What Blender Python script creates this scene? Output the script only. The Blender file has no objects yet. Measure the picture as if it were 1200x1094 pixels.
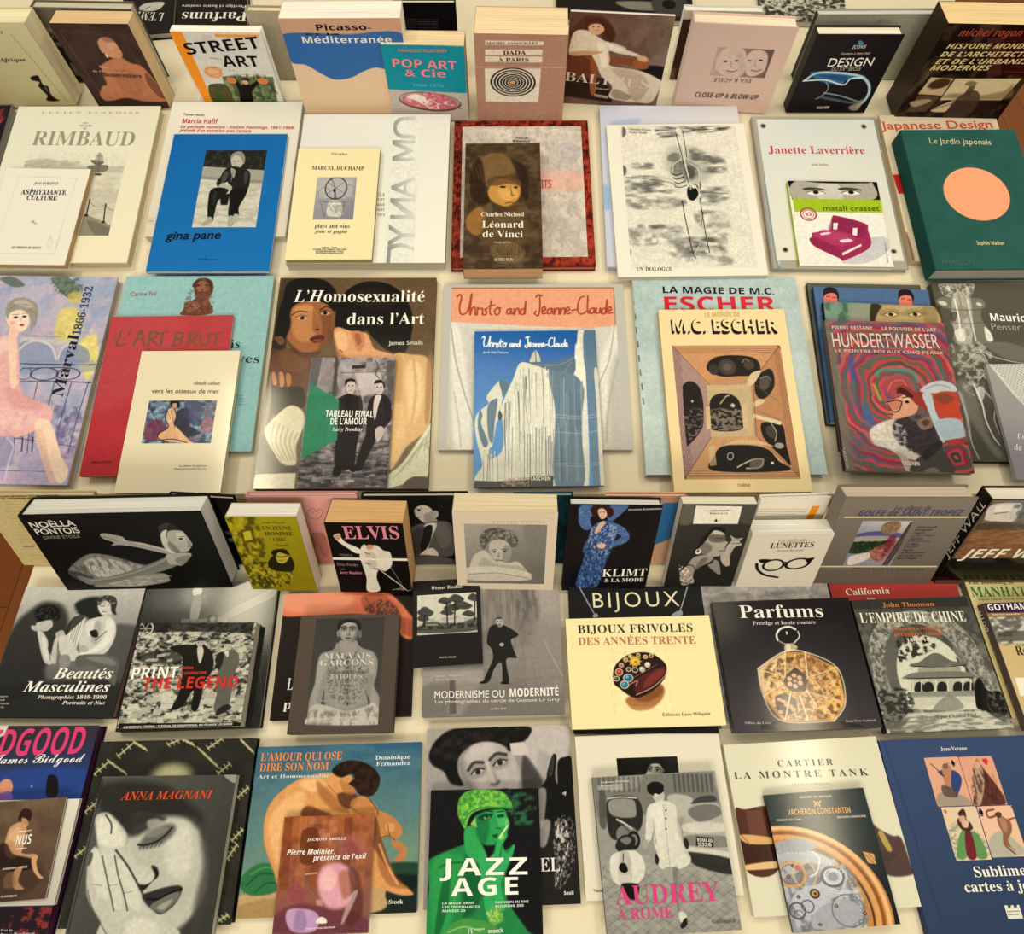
import bpy, math, random, unicodedata
import numpy as np
from mathutils import Matrix, Vector
SC = bpy.context.scene
COL = SC.collection
PI = math.pi
# ---------------------------------------------------------------- camera
CAM_H, PITCH, FOCAL = 1.05, math.radians(64.0), 760.0
cd = bpy.data.cameras.new('camera'); cam = bpy.data.objects.new('camera', cd); COL.objects.link(cam)
cam.location = (0, 0, CAM_H); cam.rotation_euler = (PI/2 - PITCH, 0, 0)
cd.sensor_fit = 'HORIZONTAL'; cd.sensor_width = 36; cd.lens = 36*FOCAL/1200; cd.clip_start = .01
SC.camera = cam
# ---------------------------------------------------------------- light and exposure
WARM = (1.0, .93, .80)
wd = bpy.data.worlds.new('room_light'); SC.world = wd; wd.use_nodes = True
bg = wd.node_tree.nodes['Background']; bg.inputs[0].default_value = (1.0, .90, .69, 1); bg.inputs[1].default_value = .58
def area(name, loc, sx, sy, power, color, aim=None):
    d = bpy.data.lights.new(name, 'AREA'); d.shape = 'RECTANGLE'; d.size = sx; d.size_y = sy; d.energy = power; d.color = color
    o = bpy.data.objects.new(name, d); COL.objects.link(o); o.location = loc
    if aim: o.rotation_euler = (Vector(aim) - Vector(loc)).to_track_quat('-Z', 'Y').to_euler()
    return o
LAMP = (1, .885, .62)
area('overhead_light', (1.36, .05, 2.3), .16, .8, 13, LAMP)
area('overhead_light', (1.30, 1.38, 2.3), .30, .5, 15, LAMP)
area('overhead_light', (-1.36, 1.0, 2.3), .22, .7, 20, LAMP)
area('overhead_light', (0, 1.15, 2.5), 2.4, .9, 30, LAMP)  # broad overhead fill, added to brighten the upper table
area('front_fill', (-.2, -2.6, 2.3), 3.0, 1.0, 125, (1, .885, .63), (0, .9, .1))  # added fill from behind the camera, lifts the upright covers
SC.view_settings.view_transform = 'Standard'; SC.view_settings.look = 'None'
SC.view_settings.exposure = -0.64; SC.view_settings.gamma = 1; SC.view_settings.use_curve_mapping = False
GAIN, STAND_LIFT = .80, 1.0   # STAND_LIFT: standing books' colours raised to make up for weaker light on them
# ---------------------------------------------------------------- colour and materials
def s2l(c):
    c = np.asarray(c, float)
    return np.where(c <= .04045, c/12.92, ((c + .055)/1.055)**2.4)
def rgb(code, tint=(1, 1, 1)):
    if len(code) == 2: v = int(code, 16)/255; return np.array([v*t for t in tint])
    return np.array([int(code[i:i+2], 16)/255 for i in (0, 2, 4)])
def albedo(c):
    v = s2l(c); return np.clip(v*(1 + .24*v*v)*GAIN*STAND_LIFT/np.array(WARM) - .008, .002, .93)
FIN = {'matte': (.62, .1), 'satin': (.42, .13), 'gloss': (.13, .36), 'paper': (.85, .1), 'cloth': (.9, .05)}
MATS = {}
def base_mat(name, fin):
    m = bpy.data.materials.new(name); m.use_nodes = True
    p = m.node_tree.nodes['Principled BSDF']
    p.inputs['Roughness'].default_value = FIN[fin][0]; p.inputs['Specular IOR Level'].default_value = FIN[fin][1]
    return m, m.node_tree, p
def flat(code, fin='satin', mottle=.05, scale=60):
    k = ('flat', code, fin, mottle, STAND_LIFT)
    if k in MATS: return MATS[k]
    m, nt, p = base_mat('card_' + code + '_' + fin, fin)
    a = albedo(rgb(code))
    n = nt.nodes.new('ShaderNodeTexNoise'); n.inputs['Scale'].default_value = scale; n.inputs['Detail'].default_value = 3
    tc = nt.nodes.new('ShaderNodeTexCoord'); nt.links.new(tc.outputs['Object'], n.inputs['Vector'])
    r = nt.nodes.new('ShaderNodeValToRGB')
    r.color_ramp.elements[0].color = (*(a*(1 - mottle)), 1); r.color_ramp.elements[1].color = (*np.minimum(a*(1 + mottle), .95), 1)
    nt.links.new(n.outputs['Fac'], r.inputs['Fac']); nt.links.new(r.outputs['Color'], p.inputs['Base Color'])
    MATS[k] = m; return m
def ink(code, fin='satin'):
    k = ('ink', code, fin, STAND_LIFT)
    if k in MATS: return MATS[k]
    m, nt, p = base_mat('ink_' + code + '_' + fin, fin)
    p.inputs['Base Color'].default_value = (*albedo(rgb(code)), 1); MATS[k] = m; return m
def printed(fin):
    k = ('print', fin)
    if k in MATS: return MATS[k]
    m, nt, p = base_mat('printed_' + fin, fin)
    at = nt.nodes.new('ShaderNodeAttribute'); at.attribute_name = 'print'
    nt.links.new(at.outputs['Color'], p.inputs['Base Color']); MATS[k] = m; return m
def pages(code):
    k = ('pages', code, STAND_LIFT)
    if k in MATS: return MATS[k]
    m, nt, p = base_mat('page_edges_' + code, 'paper')
    a = albedo(rgb(code))
    tc = nt.nodes.new('ShaderNodeTexCoord'); mp = nt.nodes.new('ShaderNodeMapping'); mp.inputs['Scale'].default_value = (4, 4, 900)
    n = nt.nodes.new('ShaderNodeTexNoise'); n.inputs['Scale'].default_value = 1; n.inputs['Detail'].default_value = 2
    r = nt.nodes.new('ShaderNodeValToRGB'); r.color_ramp.elements[0].position = .3; r.color_ramp.elements[1].position = .62
    r.color_ramp.elements[0].color = (*(a*.72), 1); r.color_ramp.elements[1].color = (*a, 1)
    nt.links.new(tc.outputs['Object'], mp.inputs['Vector']); nt.links.new(mp.outputs['Vector'], n.inputs['Vector'])
    nt.links.new(n.outputs['Fac'], r.inputs['Fac']); nt.links.new(r.outputs['Color'], p.inputs['Base Color'])
    MATS[k] = m; return m
# ---------------------------------------------------------------- mesh helpers
def link(name, me, mat, parent=None, mtx=None):
    o = bpy.data.objects.new(name, me); COL.objects.link(o)
    if mat is not None: me.materials.append(mat)
    if parent is not None: o.parent = parent
    if mtx is not None: o.matrix_local = mtx
    return o
def mesh(verts, faces, name='m'):
    me = bpy.data.meshes.new(name); me.from_pydata([tuple(v) for v in verts], [], [tuple(f) for f in faces]); me.update(); return me
def box_data(x0, x1, y0, y1, z0, z1):
    v = [(x0, y0, z0), (x1, y0, z0), (x1, y1, z0), (x0, y1, z0), (x0, y0, z1), (x1, y0, z1), (x1, y1, z1), (x0, y1, z1)]
    return v, [(3, 2, 1, 0), (4, 5, 6, 7), (0, 1, 5, 4), (1, 2, 6, 5), (2, 3, 7, 6), (3, 0, 4, 7)]
def boxes(name, bl, mat, parent=None, bevel=0):
    V, Fc = [], []
    for b in bl:
        v, f = box_data(*b); k = len(V); V += v; Fc += [tuple(i + k for i in q) for q in f]
    o = link(name, mesh(V, Fc, name), mat, parent)
    if bevel:
        md = o.modifiers.new('bevel', 'BEVEL'); md.width = bevel; md.segments = 2; md.limit_method = 'ANGLE'
    return o
def tag(o, label, cat, group=None):
    o['label'] = label; o['category'] = cat
    if group: o['group'] = group
def structure(o): o['kind'] = 'structure'; return o
# ---------------------------------------------------------------- lettering (Blender's own built-in font, one glyph at a time)
GL = {}
def codepoint(ch, font):
    U = ord(ch)
    base = {'f': 0x1D400, 'S': 0x1D5D4, 'c': 0x1D4D0, 'i': 0x1D468, 'x': 0x1D63C}.get(font)
    if base:
        if 'A' <= ch <= 'Z': return chr(base + U - 65)
        if 'a' <= ch <= 'z': return chr(base + 26 + U - 97)
        if '0' <= ch <= '9': return chr({'f': 0x1D7CE, 'i': 0x1D7CE}.get(font, 0x1D7EC) + U - 48)
    return ch
PEN_CURVE = bpy.data.curves.new('pen', 'FONT'); PEN_CURVE.size = 1; PEN_CURVE.resolution_u = 3
PEN = bpy.data.objects.new('pen', PEN_CURVE)
def text_mesh(body, off):
    PEN_CURVE.body = body; PEN_CURVE.offset = off; me = PEN.to_mesh()
    v = np.array([(p.co.x, p.co.y) for p in me.vertices]) if len(me.vertices) else np.zeros((0, 2))
    f = [tuple(p.vertices) for p in me.polygons]
    PEN.to_mesh_clear(); return v, f
def glyph(ch, font, off):
    k = (ch, font, off)
    if k in GL: return GL[k]
    q = codepoint(ch, font)
    a, _ = text_mesh('H' + q + 'H', 0); b, _ = text_mesh('HH', 0)
    hw = a[:, 0].max() - b[:, 0].max()
    v, f = text_mesh(q, off) if ch != ' ' else (np.zeros((0, 2)), [])
    GL[k] = (v, f, hw if ch != ' ' else .28); return GL[k]
ACC = {'\u0301': [(-.02, .0), (.05, .0), (.15, .13), (.04, .13)], '\u0300': [(.02, .0), (-.05, .0), (-.15, .13), (-.04, .13)],
       '\u0302': [(-.14, 0), (-.06, 0), (0, .07), (.06, 0), (.14, 0), (.04, .13), (-.04, .13)]}
def word(s, font, off, track, shear):
    V, Fc, x = [], [], 0
    fonts = {'r': ('r', 0), 'b': ('r', .008), 'B': ('r', .016), 'l': ('r', -.006), 'S': ('S', 0), 'f': ('f', 0), 't': ('f', -.006), 'u': ('f', -.0095), 'i': ('i', 0), 'j': ('i', -.006), 'c': ('c', 0), 'x': ('x', 0), 'H': ('S', 0)}
    fn, o0 = fonts[font]; off += o0
    for ch in unicodedata.normalize('NFD', s):
        if unicodedata.combining(ch):
            if V and lastv is not None and len(lastv):
                cx = (lastv[:, 0].min() + lastv[:, 0].max())/2; top = lastv[:, 1].max() + .05
                if ch == '\u0308':
                    shp = [[(-.13, 0), (-.05, 0), (-.05, .09), (-.13, .09)], [(.05, 0), (.13, 0), (.13, .09), (.05, .09)]]
                elif ch == '\u0327': shp = [[(-.02, 0), (.05, 0), (.07, -.12), (-.05, -.17), (-.06, -.12), (0, -.1)]]; top = lastv[:, 1].min() + .03
                else: shp = [ACC[ch]]
                for sp in shp:
                    k = len(V); V += [(cx + a, top + b) for a, b in sp]; Fc.append(tuple(range(k, k + len(sp))))
            continue
        v, f, adv = glyph(ch, fn, off)
        k = len(V); lastv = v + np.array([x, 0]) if len(v) else None
        V += [(a + x, b) for a, b in v]; Fc += [tuple(i + k for i in q) for q in f]
        x += adv + track
    V = np.array(V) if V else np.zeros((0, 2))
    if len(V): V[:, 0] += shear*V[:, 1]
    return V, Fc, max(x - track, .01)
CAPH = None
def cap_height():
    global CAPH
    if CAPH is None: CAPH = text_mesh('H', 0)[0][:, 1].max()
    return CAPH
# ---------------------------------------------------------------- printing: a fine grid of coloured ink
def fbm(X, Y, sx, sy, seed, octv=3):
    rs = np.random.RandomState(seed); out = np.zeros_like(X); amp, tot = 1., 0.
    for o in range(octv):
        g = rs.rand(64, 64); x = X/sx*2**o + 17.3*o; y = Y/sy*2**o + 9.1*o
        xi = np.floor(x).astype(int); yi = np.floor(y).astype(int); fx = x - xi; fy = y - yi
        fx = fx*fx*(3 - 2*fx); fy = fy*fy*(3 - 2*fy)
        a = g[yi % 64, xi % 64]; b = g[yi % 64, (xi + 1) % 64]; c = g[(yi + 1) % 64, xi % 64]; d = g[(yi + 1) % 64, (xi + 1) % 64]
        out += amp*((a*(1 - fx) + b*fx)*(1 - fy) + (c*(1 - fx) + d*fx)*fy); tot += amp; amp *= .5
    return out/tot
def catmull(P, closed, n=6):
    P = np.array(P, float); m = len(P)
    if m < 3: return P
    out = []
    for i in range(m if closed else m - 1):
        if closed: a, b, c, d = P[i - 1], P[i], P[(i + 1) % m], P[(i + 2) % m]
        else: a, b, c, d = P[max(i - 1, 0)], P[i], P[i + 1], P[min(i + 2, m - 1)]
        t = np.linspace(0, 1, n, endpoint=False)[:, None]
        out.append(.5*(2*b + (c - a)*t + (2*a - 5*b + 4*c - d)*t*t + (3*b - a - 3*c + d)*t**3))
    out = np.concatenate(out)
    return out if closed else np.vstack([out, P[-1]])
def seg_dist(X, Y, a, b):
    dx, dy = b - a; L = dx*dx + dy*dy + 1e-9
    t = np.clip(((X - a[0])*dx + (Y - a[1])*dy)/L, 0, 1)
    return np.hypot(X - a[0] - t*dx, Y - a[1] - t*dy), t
def poly_sd(X, Y, P):
    d = np.full(X.shape, 1e9); ins = np.zeros(X.shape, bool)
    for i in range(len(P)):
        a, b = P[i], P[(i + 1) % len(P)]
        d = np.minimum(d, seg_dist(X, Y, a, b)[0])
        if a[1] != b[1]:
            ins ^= ((a[1] > Y) != (b[1] > Y)) & (X < (b[0] - a[0])*(Y - a[1])/(b[1] - a[1]) + a[0])
    return np.where(ins, -d, d)
def prs(l): return np.cumsum(np.array(l, float).reshape(-1, 2), axis=0)   # outlines are stored as steps
class Sheet:
    def __init__(s, w, h, pitch, base, tint):   # everything in half millimetres
        w, h, pitch = w/5, h/5, pitch/5
        s.nx = max(2, int(round(w/pitch)) + 1); s.ny = max(2, int(round(h/pitch)) + 1); s.p = pitch; s.w = w; s.h = h
        s.X, s.Y = np.meshgrid(np.linspace(0, w, s.nx), np.linspace(0, h, s.ny)); s.tint = tint
        s.C = np.empty((s.ny, s.nx, 3)); s.C[:] = rgb(base, tint)
    def win(s, x0, y0, x1, y1):
        i0 = int(np.clip(np.floor(x0/s.w*(s.nx - 1)), 0, s.nx)); i1 = int(np.clip(np.ceil(x1/s.w*(s.nx - 1)) + 1, 0, s.nx))
        j0 = int(np.clip(np.floor(y0/s.h*(s.ny - 1)), 0, s.ny)); j1 = int(np.clip(np.ceil(y1/s.h*(s.ny - 1)) + 1, 0, s.ny))
        return (slice(j0, j1), slice(i0, i1)) if i1 > i0 and j1 > j0 else None
    def mix(s, W, cov, col):
        c = s.C[W]; c += (rgb(col, s.tint) - c)*cov[..., None]
    def cover(s, sd, soft):
        t = np.clip(.5 - sd/max(soft, s.p*1.1), 0, 1); return t*t*(3 - 2*t)
    def do(s, op):
        k = op[0]
        if k == 'g':
            _, c0, c1, x0, y0, x1, y1 = op; dx, dy = x1 - x0, y1 - y0
            t = np.clip(((s.X - x0)*dx + (s.Y - y0)*dy)/(dx*dx + dy*dy + 1e-9), 0, 1)[..., None]
            s.C[:] = rgb(c0, s.tint)*(1 - t) + rgb(c1, s.tint)*t
        elif k in 'pq':
            col, soft, al, pts = op[1], op[2], (op[3] if len(op) > 4 else 1), op[-1]; P = prs(pts)
            if k == 'p': P = catmull(P, True)
            m = soft + s.p*2; W = s.win(P[:, 0].min() - m, P[:, 1].min() - m, P[:, 0].max() + m, P[:, 1].max() + m)
            if W: s.mix(W, s.cover(poly_sd(s.X[W], s.Y[W], P), soft)*al, col)
        elif k == 'e':
            _, col, soft, al, cx, cy, rx, ry, rot = op; m = max(rx, ry) + soft + s.p*2; W = s.win(cx - m, cy - m, cx + m, cy + m)
            if W:
                c, n = math.cos(math.radians(rot)), math.sin(math.radians(rot)); x = s.X[W] - cx; y = s.Y[W] - cy
                u = (x*c + y*n)/max(rx, .02); v = (-x*n + y*c)/max(ry, .02); r = np.hypot(u, v)
                s.mix(W, s.cover((r - 1)*min(rx, ry), soft)*al, col)
        elif k == 'o':
            _, col, wd, soft, al, cx, cy, rx, ry, rot = op; m = max(rx, ry) + wd + soft + s.p*2; W = s.win(cx - m, cy - m, cx + m, cy + m)
            if W:
                c, n = math.cos(math.radians(rot)), math.sin(math.radians(rot)); x = s.X[W] - cx; y = s.Y[W] - cy
                r = np.hypot((x*c + y*n)/max(rx, .02), (-x*n + y*c)/max(ry, .02))
                s.mix(W, s.cover(np.abs(r - 1)*min(rx, ry) - wd/2, soft)*al, col)
        elif k == 'l':
            _, col, w0, w1, soft, al, pts = op; P = catmull(prs(pts), False)
            m = max(w0, w1) + soft + s.p*2; W = s.win(P[:, 0].min() - m, P[:, 1].min() - m, P[:, 0].max() + m, P[:, 1].max() + m)
            if W:
                X, Y = s.X[W], s.Y[W]; best = np.full(X.shape, 1e9); n = len(P) - 1
                for i in range(n):
                    d, t = seg_dist(X, Y, P[i], P[i + 1]); f = (i + t)/n
                    best = np.minimum(best, d - (w0*(1 - f) + w1*f)/2)
                thin = min(1, max(w0, w1)/s.p)
                s.mix(W, s.cover(best, soft)*al*thin, col)
        elif k == 'n':
            _, col, al, sx, sy, thr, sh, seed, pts = op
            if pts:
                P = prs(pts); P = catmull(P, True); W = s.win(P[:, 0].min(), P[:, 1].min(), P[:, 0].max(), P[:, 1].max())
                if not W: return
                mk = s.cover(poly_sd(s.X[W], s.Y[W], P), (sx + sy)*.4)
            else: W = (slice(None), slice(None)); mk = 1
            f = fbm(s.X[W], s.Y[W], sx, sy, seed)
            s.mix(W, np.clip((f - thr)*sh + .5, 0, 1)*al*mk, col)
        elif k == 'h':
            _, col, wd, sp, ang, jit, al, seed, pts = op; P = prs(pts); W = s.win(P[:, 0].min(), P[:, 1].min(), P[:, 0].max(), P[:, 1].max())
            if W:
                a = math.radians(ang); u = -s.X[W]*math.sin(a) + s.Y[W]*math.cos(a)
                if jit: u = u + (fbm(s.X[W], s.Y[W], sp*6, sp*6, seed, 2) - .5)*jit
                d = np.abs((u/sp + .5) % 1 - .5)*sp
                s.mix(W, s.cover(d - wd/2, s.p*.7)*s.cover(poly_sd(s.X[W], s.Y[W], P), 2)*al*min(1, wd/s.p + .3), col)
        elif k == 'R':
            _, cols, cx, cy, ax, ay, step, jit, seed, al, pts = op
            P = prs(pts); W = s.win(P[:, 0].min(), P[:, 1].min(), P[:, 0].max(), P[:, 1].max())
            if W:
                x = 1000*(s.X[W] - cx)/ax; y = 1000*(s.Y[W] - cy)/ay
                r = (np.abs(x)**2.6 + np.abs(y)**2.6)**(1/2.6) + (fbm(s.X[W], s.Y[W], jit*4, jit*4, seed, 2) - .5)*jit/ax*2600
                k2 = r/step; i = np.floor(k2).astype(int) % len(cols); f = k2 - np.floor(k2)
                pal = np.array([rgb(c, s.tint) for c in cols]); cc = pal[i]; nx = pal[(i + 1) % len(cols)]
                t = np.clip((f - .75)/.25, 0, 1)[..., None]; cc = cc*(1 - t) + nx*t
                mk = (s.cover(poly_sd(s.X[W], s.Y[W], P), 2)*al)[..., None]
                s.C[W] += (cc - s.C[W])*mk
    def build(s, name, fin, parent, mtx):
        nx, ny = s.nx, s.ny; me = bpy.data.meshes.new(name); n = nx*ny
        co = np.zeros((n, 3), np.float32); co[:, 0] = s.X.ravel()*5e-4; co[:, 1] = -s.Y.ravel()*5e-4
        me.vertices.add(n); me.vertices.foreach_set('co', co.ravel())
        idx = np.arange(n).reshape(ny, nx); q = np.stack([idx[1:, :-1], idx[1:, 1:], idx[:-1, 1:], idx[:-1, :-1]], -1).reshape(-1, 4)
        me.loops.add(q.size); me.loops.foreach_set('vertex_index', q.ravel().astype(np.int32))
        me.polygons.add(len(q)); me.polygons.foreach_set('loop_start', (np.arange(len(q))*4).astype(np.int32)); me.polygons.foreach_set('loop_total', np.full(len(q), 4, np.int32))
        at = me.attributes.new('print', 'FLOAT_COLOR', 'POINT')
        a = np.ones((n, 4), np.float32); a[:, :3] = albedo(np.clip(s.C, 0, 1).reshape(-1, 3)); at.data.foreach_set('color', a.ravel())
        me.update(); me.validate()
        return link(name, me, printed(fin), parent, mtx)
# ---------------------------------------------------------------- a book: cover, page block, printed picture(s), lettering
TIERS = {'L': Matrix.Identity(4), 'U': Matrix.Translation((0, 0.44, 0.04235)) @ Matrix.Rotation(math.radians(7.5), 4, 'X')}
GROUPS = {'Ul': 'books laid flat on the upper table', 'Us': 'books standing along the back of the upper table', 'Ll': 'books laid flat on the lower table', 'Ls': 'books standing along the back of the lower table'}
def face_matrix(face, w, h, t):
    if face == 's':   # spine: a along the thickness, b along the height
        return Matrix(((0, 0, -1, -.0002), (0, 1, 0, 0), (1, 0, 0, 0), (0, 0, 0, 1))) 
    return Matrix(((1, 0, 0, 0), (0, 1, 0, 0), (0, 0, 1, t + .0002), (0, 0, 0, 1)))
def case_mesh(w, h, t, hard, me_name='cover'):
    b = .0024 if hard else .0006; r = min(b*.9, .0015)
    # cross-section of the case in (u, z): the spine at u = 0, both boards open towards u = w
    g = .0008 if hard else 0
    top = [(w, t - r*.6), (w - r, t)] + ([(.0125, t), (.0105, t - g), (.0075, t - g), (.0055, t - .0002)] if hard and w > .06 else []) + [(r, t), (0, t - r)]
    bot = [(0, r), (r, 0), (w - r, 0), (w, r*.6)]
    inner = [(w, b), (b, b), (b, t - b), (w, t - b)]
    P = top + bot + inner; n = len(P)
    V = [(u, 0, z) for u, z in P] + [(u, h, z) for u, z in P]
    Fc = [tuple(range(n)), tuple(range(2*n - 1, n - 1, -1))]
    for i in range(n):
        j = (i + 1) % n; Fc.append((i, i + n, j + n, j))
    return mesh(V, Fc, me_name)
def book(name, tier, kind, x, y, z0, th, al, w, h, t, style, cov, spine, page, fin, label, cat='book', art=(), over=None):
    global STAND_LIFT
    STAND_LIFT = {'Us': 1.1, 'Ls': 1.08}.get(tier + kind, 1.0)
    e = bpy.data.objects.new(name, None); COL.objects.link(e); e.empty_display_size = .02
    e.matrix_world = TIERS[tier] @ Matrix.Translation((x, y, z0)) @ Matrix.Rotation(th, 4, 'Z') @ Matrix.Rotation(al, 4, 'X')
    tag(e, label, cat, GROUPS[tier + kind])
    hard = style == 'h'; b = .0024 if hard else .0006; ov = .003 if hard else .0006
    me = case_mesh(w, h, t, hard); c = link('cover', me, flat(cov, fin), e)
    if spine != cov:
        me.materials.append(flat(spine, fin))
        for p in me.polygons:
            if p.normal.x < -.9 and p.center.x < .001: p.material_index = 1
    pb = boxes('page_block', [(b + .0001, w - ov, ov, h - ov, b + .0001, t - b - .0001)], pages(page), e)
    for a in art:
        if a[0] == 'P':
            _, face, nm, x0, y0, pw, ph, pitch, base, tint, f2, ops = a
            s = Sheet(pw, ph, pitch, base, rgb(tint) if tint else (1, 1, 1))
            for op in ops: s.do(op)
            if len(ops) > 9:   # the grain of a printed photograph
                s.C *= (1 + .10*(fbm(s.X, s.Y, 9, 9, 5, 4) - .5) + .08*(fbm(s.X, s.Y, 2.2, 2.2, 8, 2) - .5))[..., None]
            m = face_matrix(face, w, h, t) @ Matrix.Translation((x0*1e-4, y0*1e-4, .0001*a_index(art, a)))
            s.build(nm, f2 or fin, e if nm == 'elastic_band' else c, m)
    groups = {}; layer = 0
    for a in art:
        if a[0] == 'T':
            a = (a + (0, 0, 0, None)[len(a) - 11:]); groups.setdefault((a[2], a[1], a[9], a[14]), []).append(a)
    for (nm, face, col, f2), lst in groups.items():
        V, Fc = [], []; layer += 1
        for _, _, _, s, ax, ay, bx, by, ch, _, font, sh, tr, off, _ in lst:
            v, f, adv = word(s, font, off, tr, sh)
            L = math.hypot(bx - ax, by - ay); ux, uy = (bx - ax)/L, (by - ay)/L
            kx, ky = L/adv, ch/cap_height(); k = len(V)
            for p, q in v: V.append(((ax + p*kx*ux - q*ky*uy)*1e-4, (ay + p*kx*uy + q*ky*ux)*1e-4, 0))
            Fc += [tuple(i + k for i in q) for q in f]
        if V:
            nm += '_lettering'; o = link(nm, mesh(V, Fc, nm), ink(col, f2 or fin), c, face_matrix(face, w, h, t) @ Matrix.Translation((0, 0, .0005 + .00008*layer)))
    return e
def a_index(art, a):
    k = 0
    for b in art:
        if b is a: return k
        if b[0] == 'P': k += 1
    return k
def part(e, name, V, Fc, mat): return link(name, mesh(V, Fc, name), mat, e)

# ---------------------------------------------------------------- the setting: wooden floor and the two white display tables
def floor_mat():
    m, nt, p = base_mat('orange_brown_parquet', 'satin')
    tc = nt.nodes.new('ShaderNodeTexCoord'); br = nt.nodes.new('ShaderNodeTexBrick')
    br.inputs['Scale'].default_value = 1; br.inputs['Brick Width'].default_value = .9; br.inputs['Row Height'].default_value = .11; br.inputs['Mortar Size'].default_value = .0015
    br.inputs['Color1'].default_value = (*albedo(rgb('c27642')), 1); br.inputs['Color2'].default_value = (*albedo(rgb('b46c3c')), 1); br.inputs['Mortar'].default_value = (*albedo(rgb('8a4a28')), 1)
    mp = nt.nodes.new('ShaderNodeMapping'); mp.inputs['Rotation'].default_value = (0, 0, math.radians(90))
    nt.links.new(tc.outputs['Object'], mp.inputs['Vector']); nt.links.new(mp.outputs['Vector'], br.inputs['Vector'])
    mp2 = nt.nodes.new('ShaderNodeMapping'); mp2.inputs['Scale'].default_value = (30, 2, 1); nt.links.new(tc.outputs['Object'], mp2.inputs['Vector'])
    n = nt.nodes.new('ShaderNodeTexNoise'); n.inputs['Scale'].default_value = 2; n.inputs['Detail'].default_value = 5; nt.links.new(mp2.outputs['Vector'], n.inputs['Vector'])
    mx = nt.nodes.new('ShaderNodeMix'); mx.data_type = 'RGBA'; mx.blend_type = 'MULTIPLY'; mx.inputs[0].default_value = .35
    nt.links.new(br.outputs['Color'], mx.inputs[6]); nt.links.new(n.outputs['Color'], mx.inputs[7]); nt.links.new(mx.outputs[2], p.inputs['Base Color']); return m
structure(boxes('floor', [(-6, 6, -4, 7, -.80, -.78)], floor_mat()))
TABLE = flat('ebdfc4', 'satin', .02, 8)
def table(name, mtx, x0, x1, y0, y1, label, legs, front):
    e = bpy.data.objects.new(name, None); COL.objects.link(e); e.location = mtx @ Vector(((x0 + x1)/2, y0, 0)); e.location.z = -.78
    tag(e, label, 'table')
    top = boxes('tabletop', [(x0, x1, y0, y1, -.03, 0)], TABLE, None, .002); top.parent = e
    top.matrix_world = mtx; top.matrix_parent_inverse = Matrix.Identity(4); top.matrix_basis = Matrix.Translation(-e.location) @ mtx
    for lx, ly, lz in legs:
        o = boxes('leg', [(lx - .025, lx + .025, ly - .025, ly + .025, -.78, lz)], TABLE, None, .002); o.parent = e; o.location = -e.location
    if front:
        o = boxes('front_panel', [front], TABLE, None, .001); o.parent = e; o.location = -e.location
    return e
ZU = TIERS['U'].translation.z; TT = math.tan(math.radians(7.5))
def zu(y): return ZU - .034 + (y - 0.44)*TT - .004
table('display_table', TIERS['L'], -0.8025, 1.25, -.45, 0.44 - .004, 'low white display table nearest the viewer, books in two flat rows',
      [(-0.8025 + .06, -.38, -.03), (1.19, -.38, -.03), (-0.8025 + .06, 0.44 - .07, -.03), (1.19, 0.44 - .07, -.03)], None)
table('display_table', TIERS['U'], -1.75, 1.0033, 0, 1.8, 'white display table behind, raised and sloping towards the viewer',
      [(-1.69, 0.44 + .1, zu(0.44 + .1)), (1.0033 - .06, 0.44 + .1, zu(0.44 + .1)), (-1.69, 0.44 + 1.7, zu(0.44 + 1.7)), (1.0033 - .06, 0.44 + 1.7, zu(0.44 + 1.7))],
      (-0.8025, 1.0033, 0.44 + .004, 0.44 + .022, -.78, zu(0.44 + .004)))

# ---------------------------------------------------------------- the books (metres on their table; print in tenths of a millimetre)

book('hardback_book', 'U', 's', -1.0812, 0.8905, 0.0000, 0.0037, 1.4399, 0.1714, 0.1678, 0.0500, 'h', 'cfc39a', 'd8cca6', 'eee2c2', 'satin', 'thick olive-cream hardback at the left end, black line and small dark carved figure on cover', 'book', [
  ('P','f','cover_picture',0,1678,1714,1678,16,'cbbf94',None,None,[('g','cfc59e','bdb084',254,0,220,314),('l','3a3424',1.8,1.8,.9,1,[264,41,10,42,41,232]),('l','b0a479',.9,.9,.9,1,[339,0,38,335]),('l','a89c70',1.1,1.1,.9,.7,[143,157,92,3]),('p','241e18',1.8,[231,206,32,-7,0,18,-3,21,16,8,-10,29,8,22,11,8,-29,5,-25,-6,16,-19,-6,-20,-3,-14,0,-10,13,-14,-24,-8]),('p','8a8064',1.8,.6,[260,246,6,5,-6,19,-3,-5])]),
  ('T','f','title','à l’Afrique',553,952,1292,967,70,'2a2418','i'),
  ('T','f','small_print','ART',1003,1484,1209,1483,45,'5a5038','t'),
])

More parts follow.
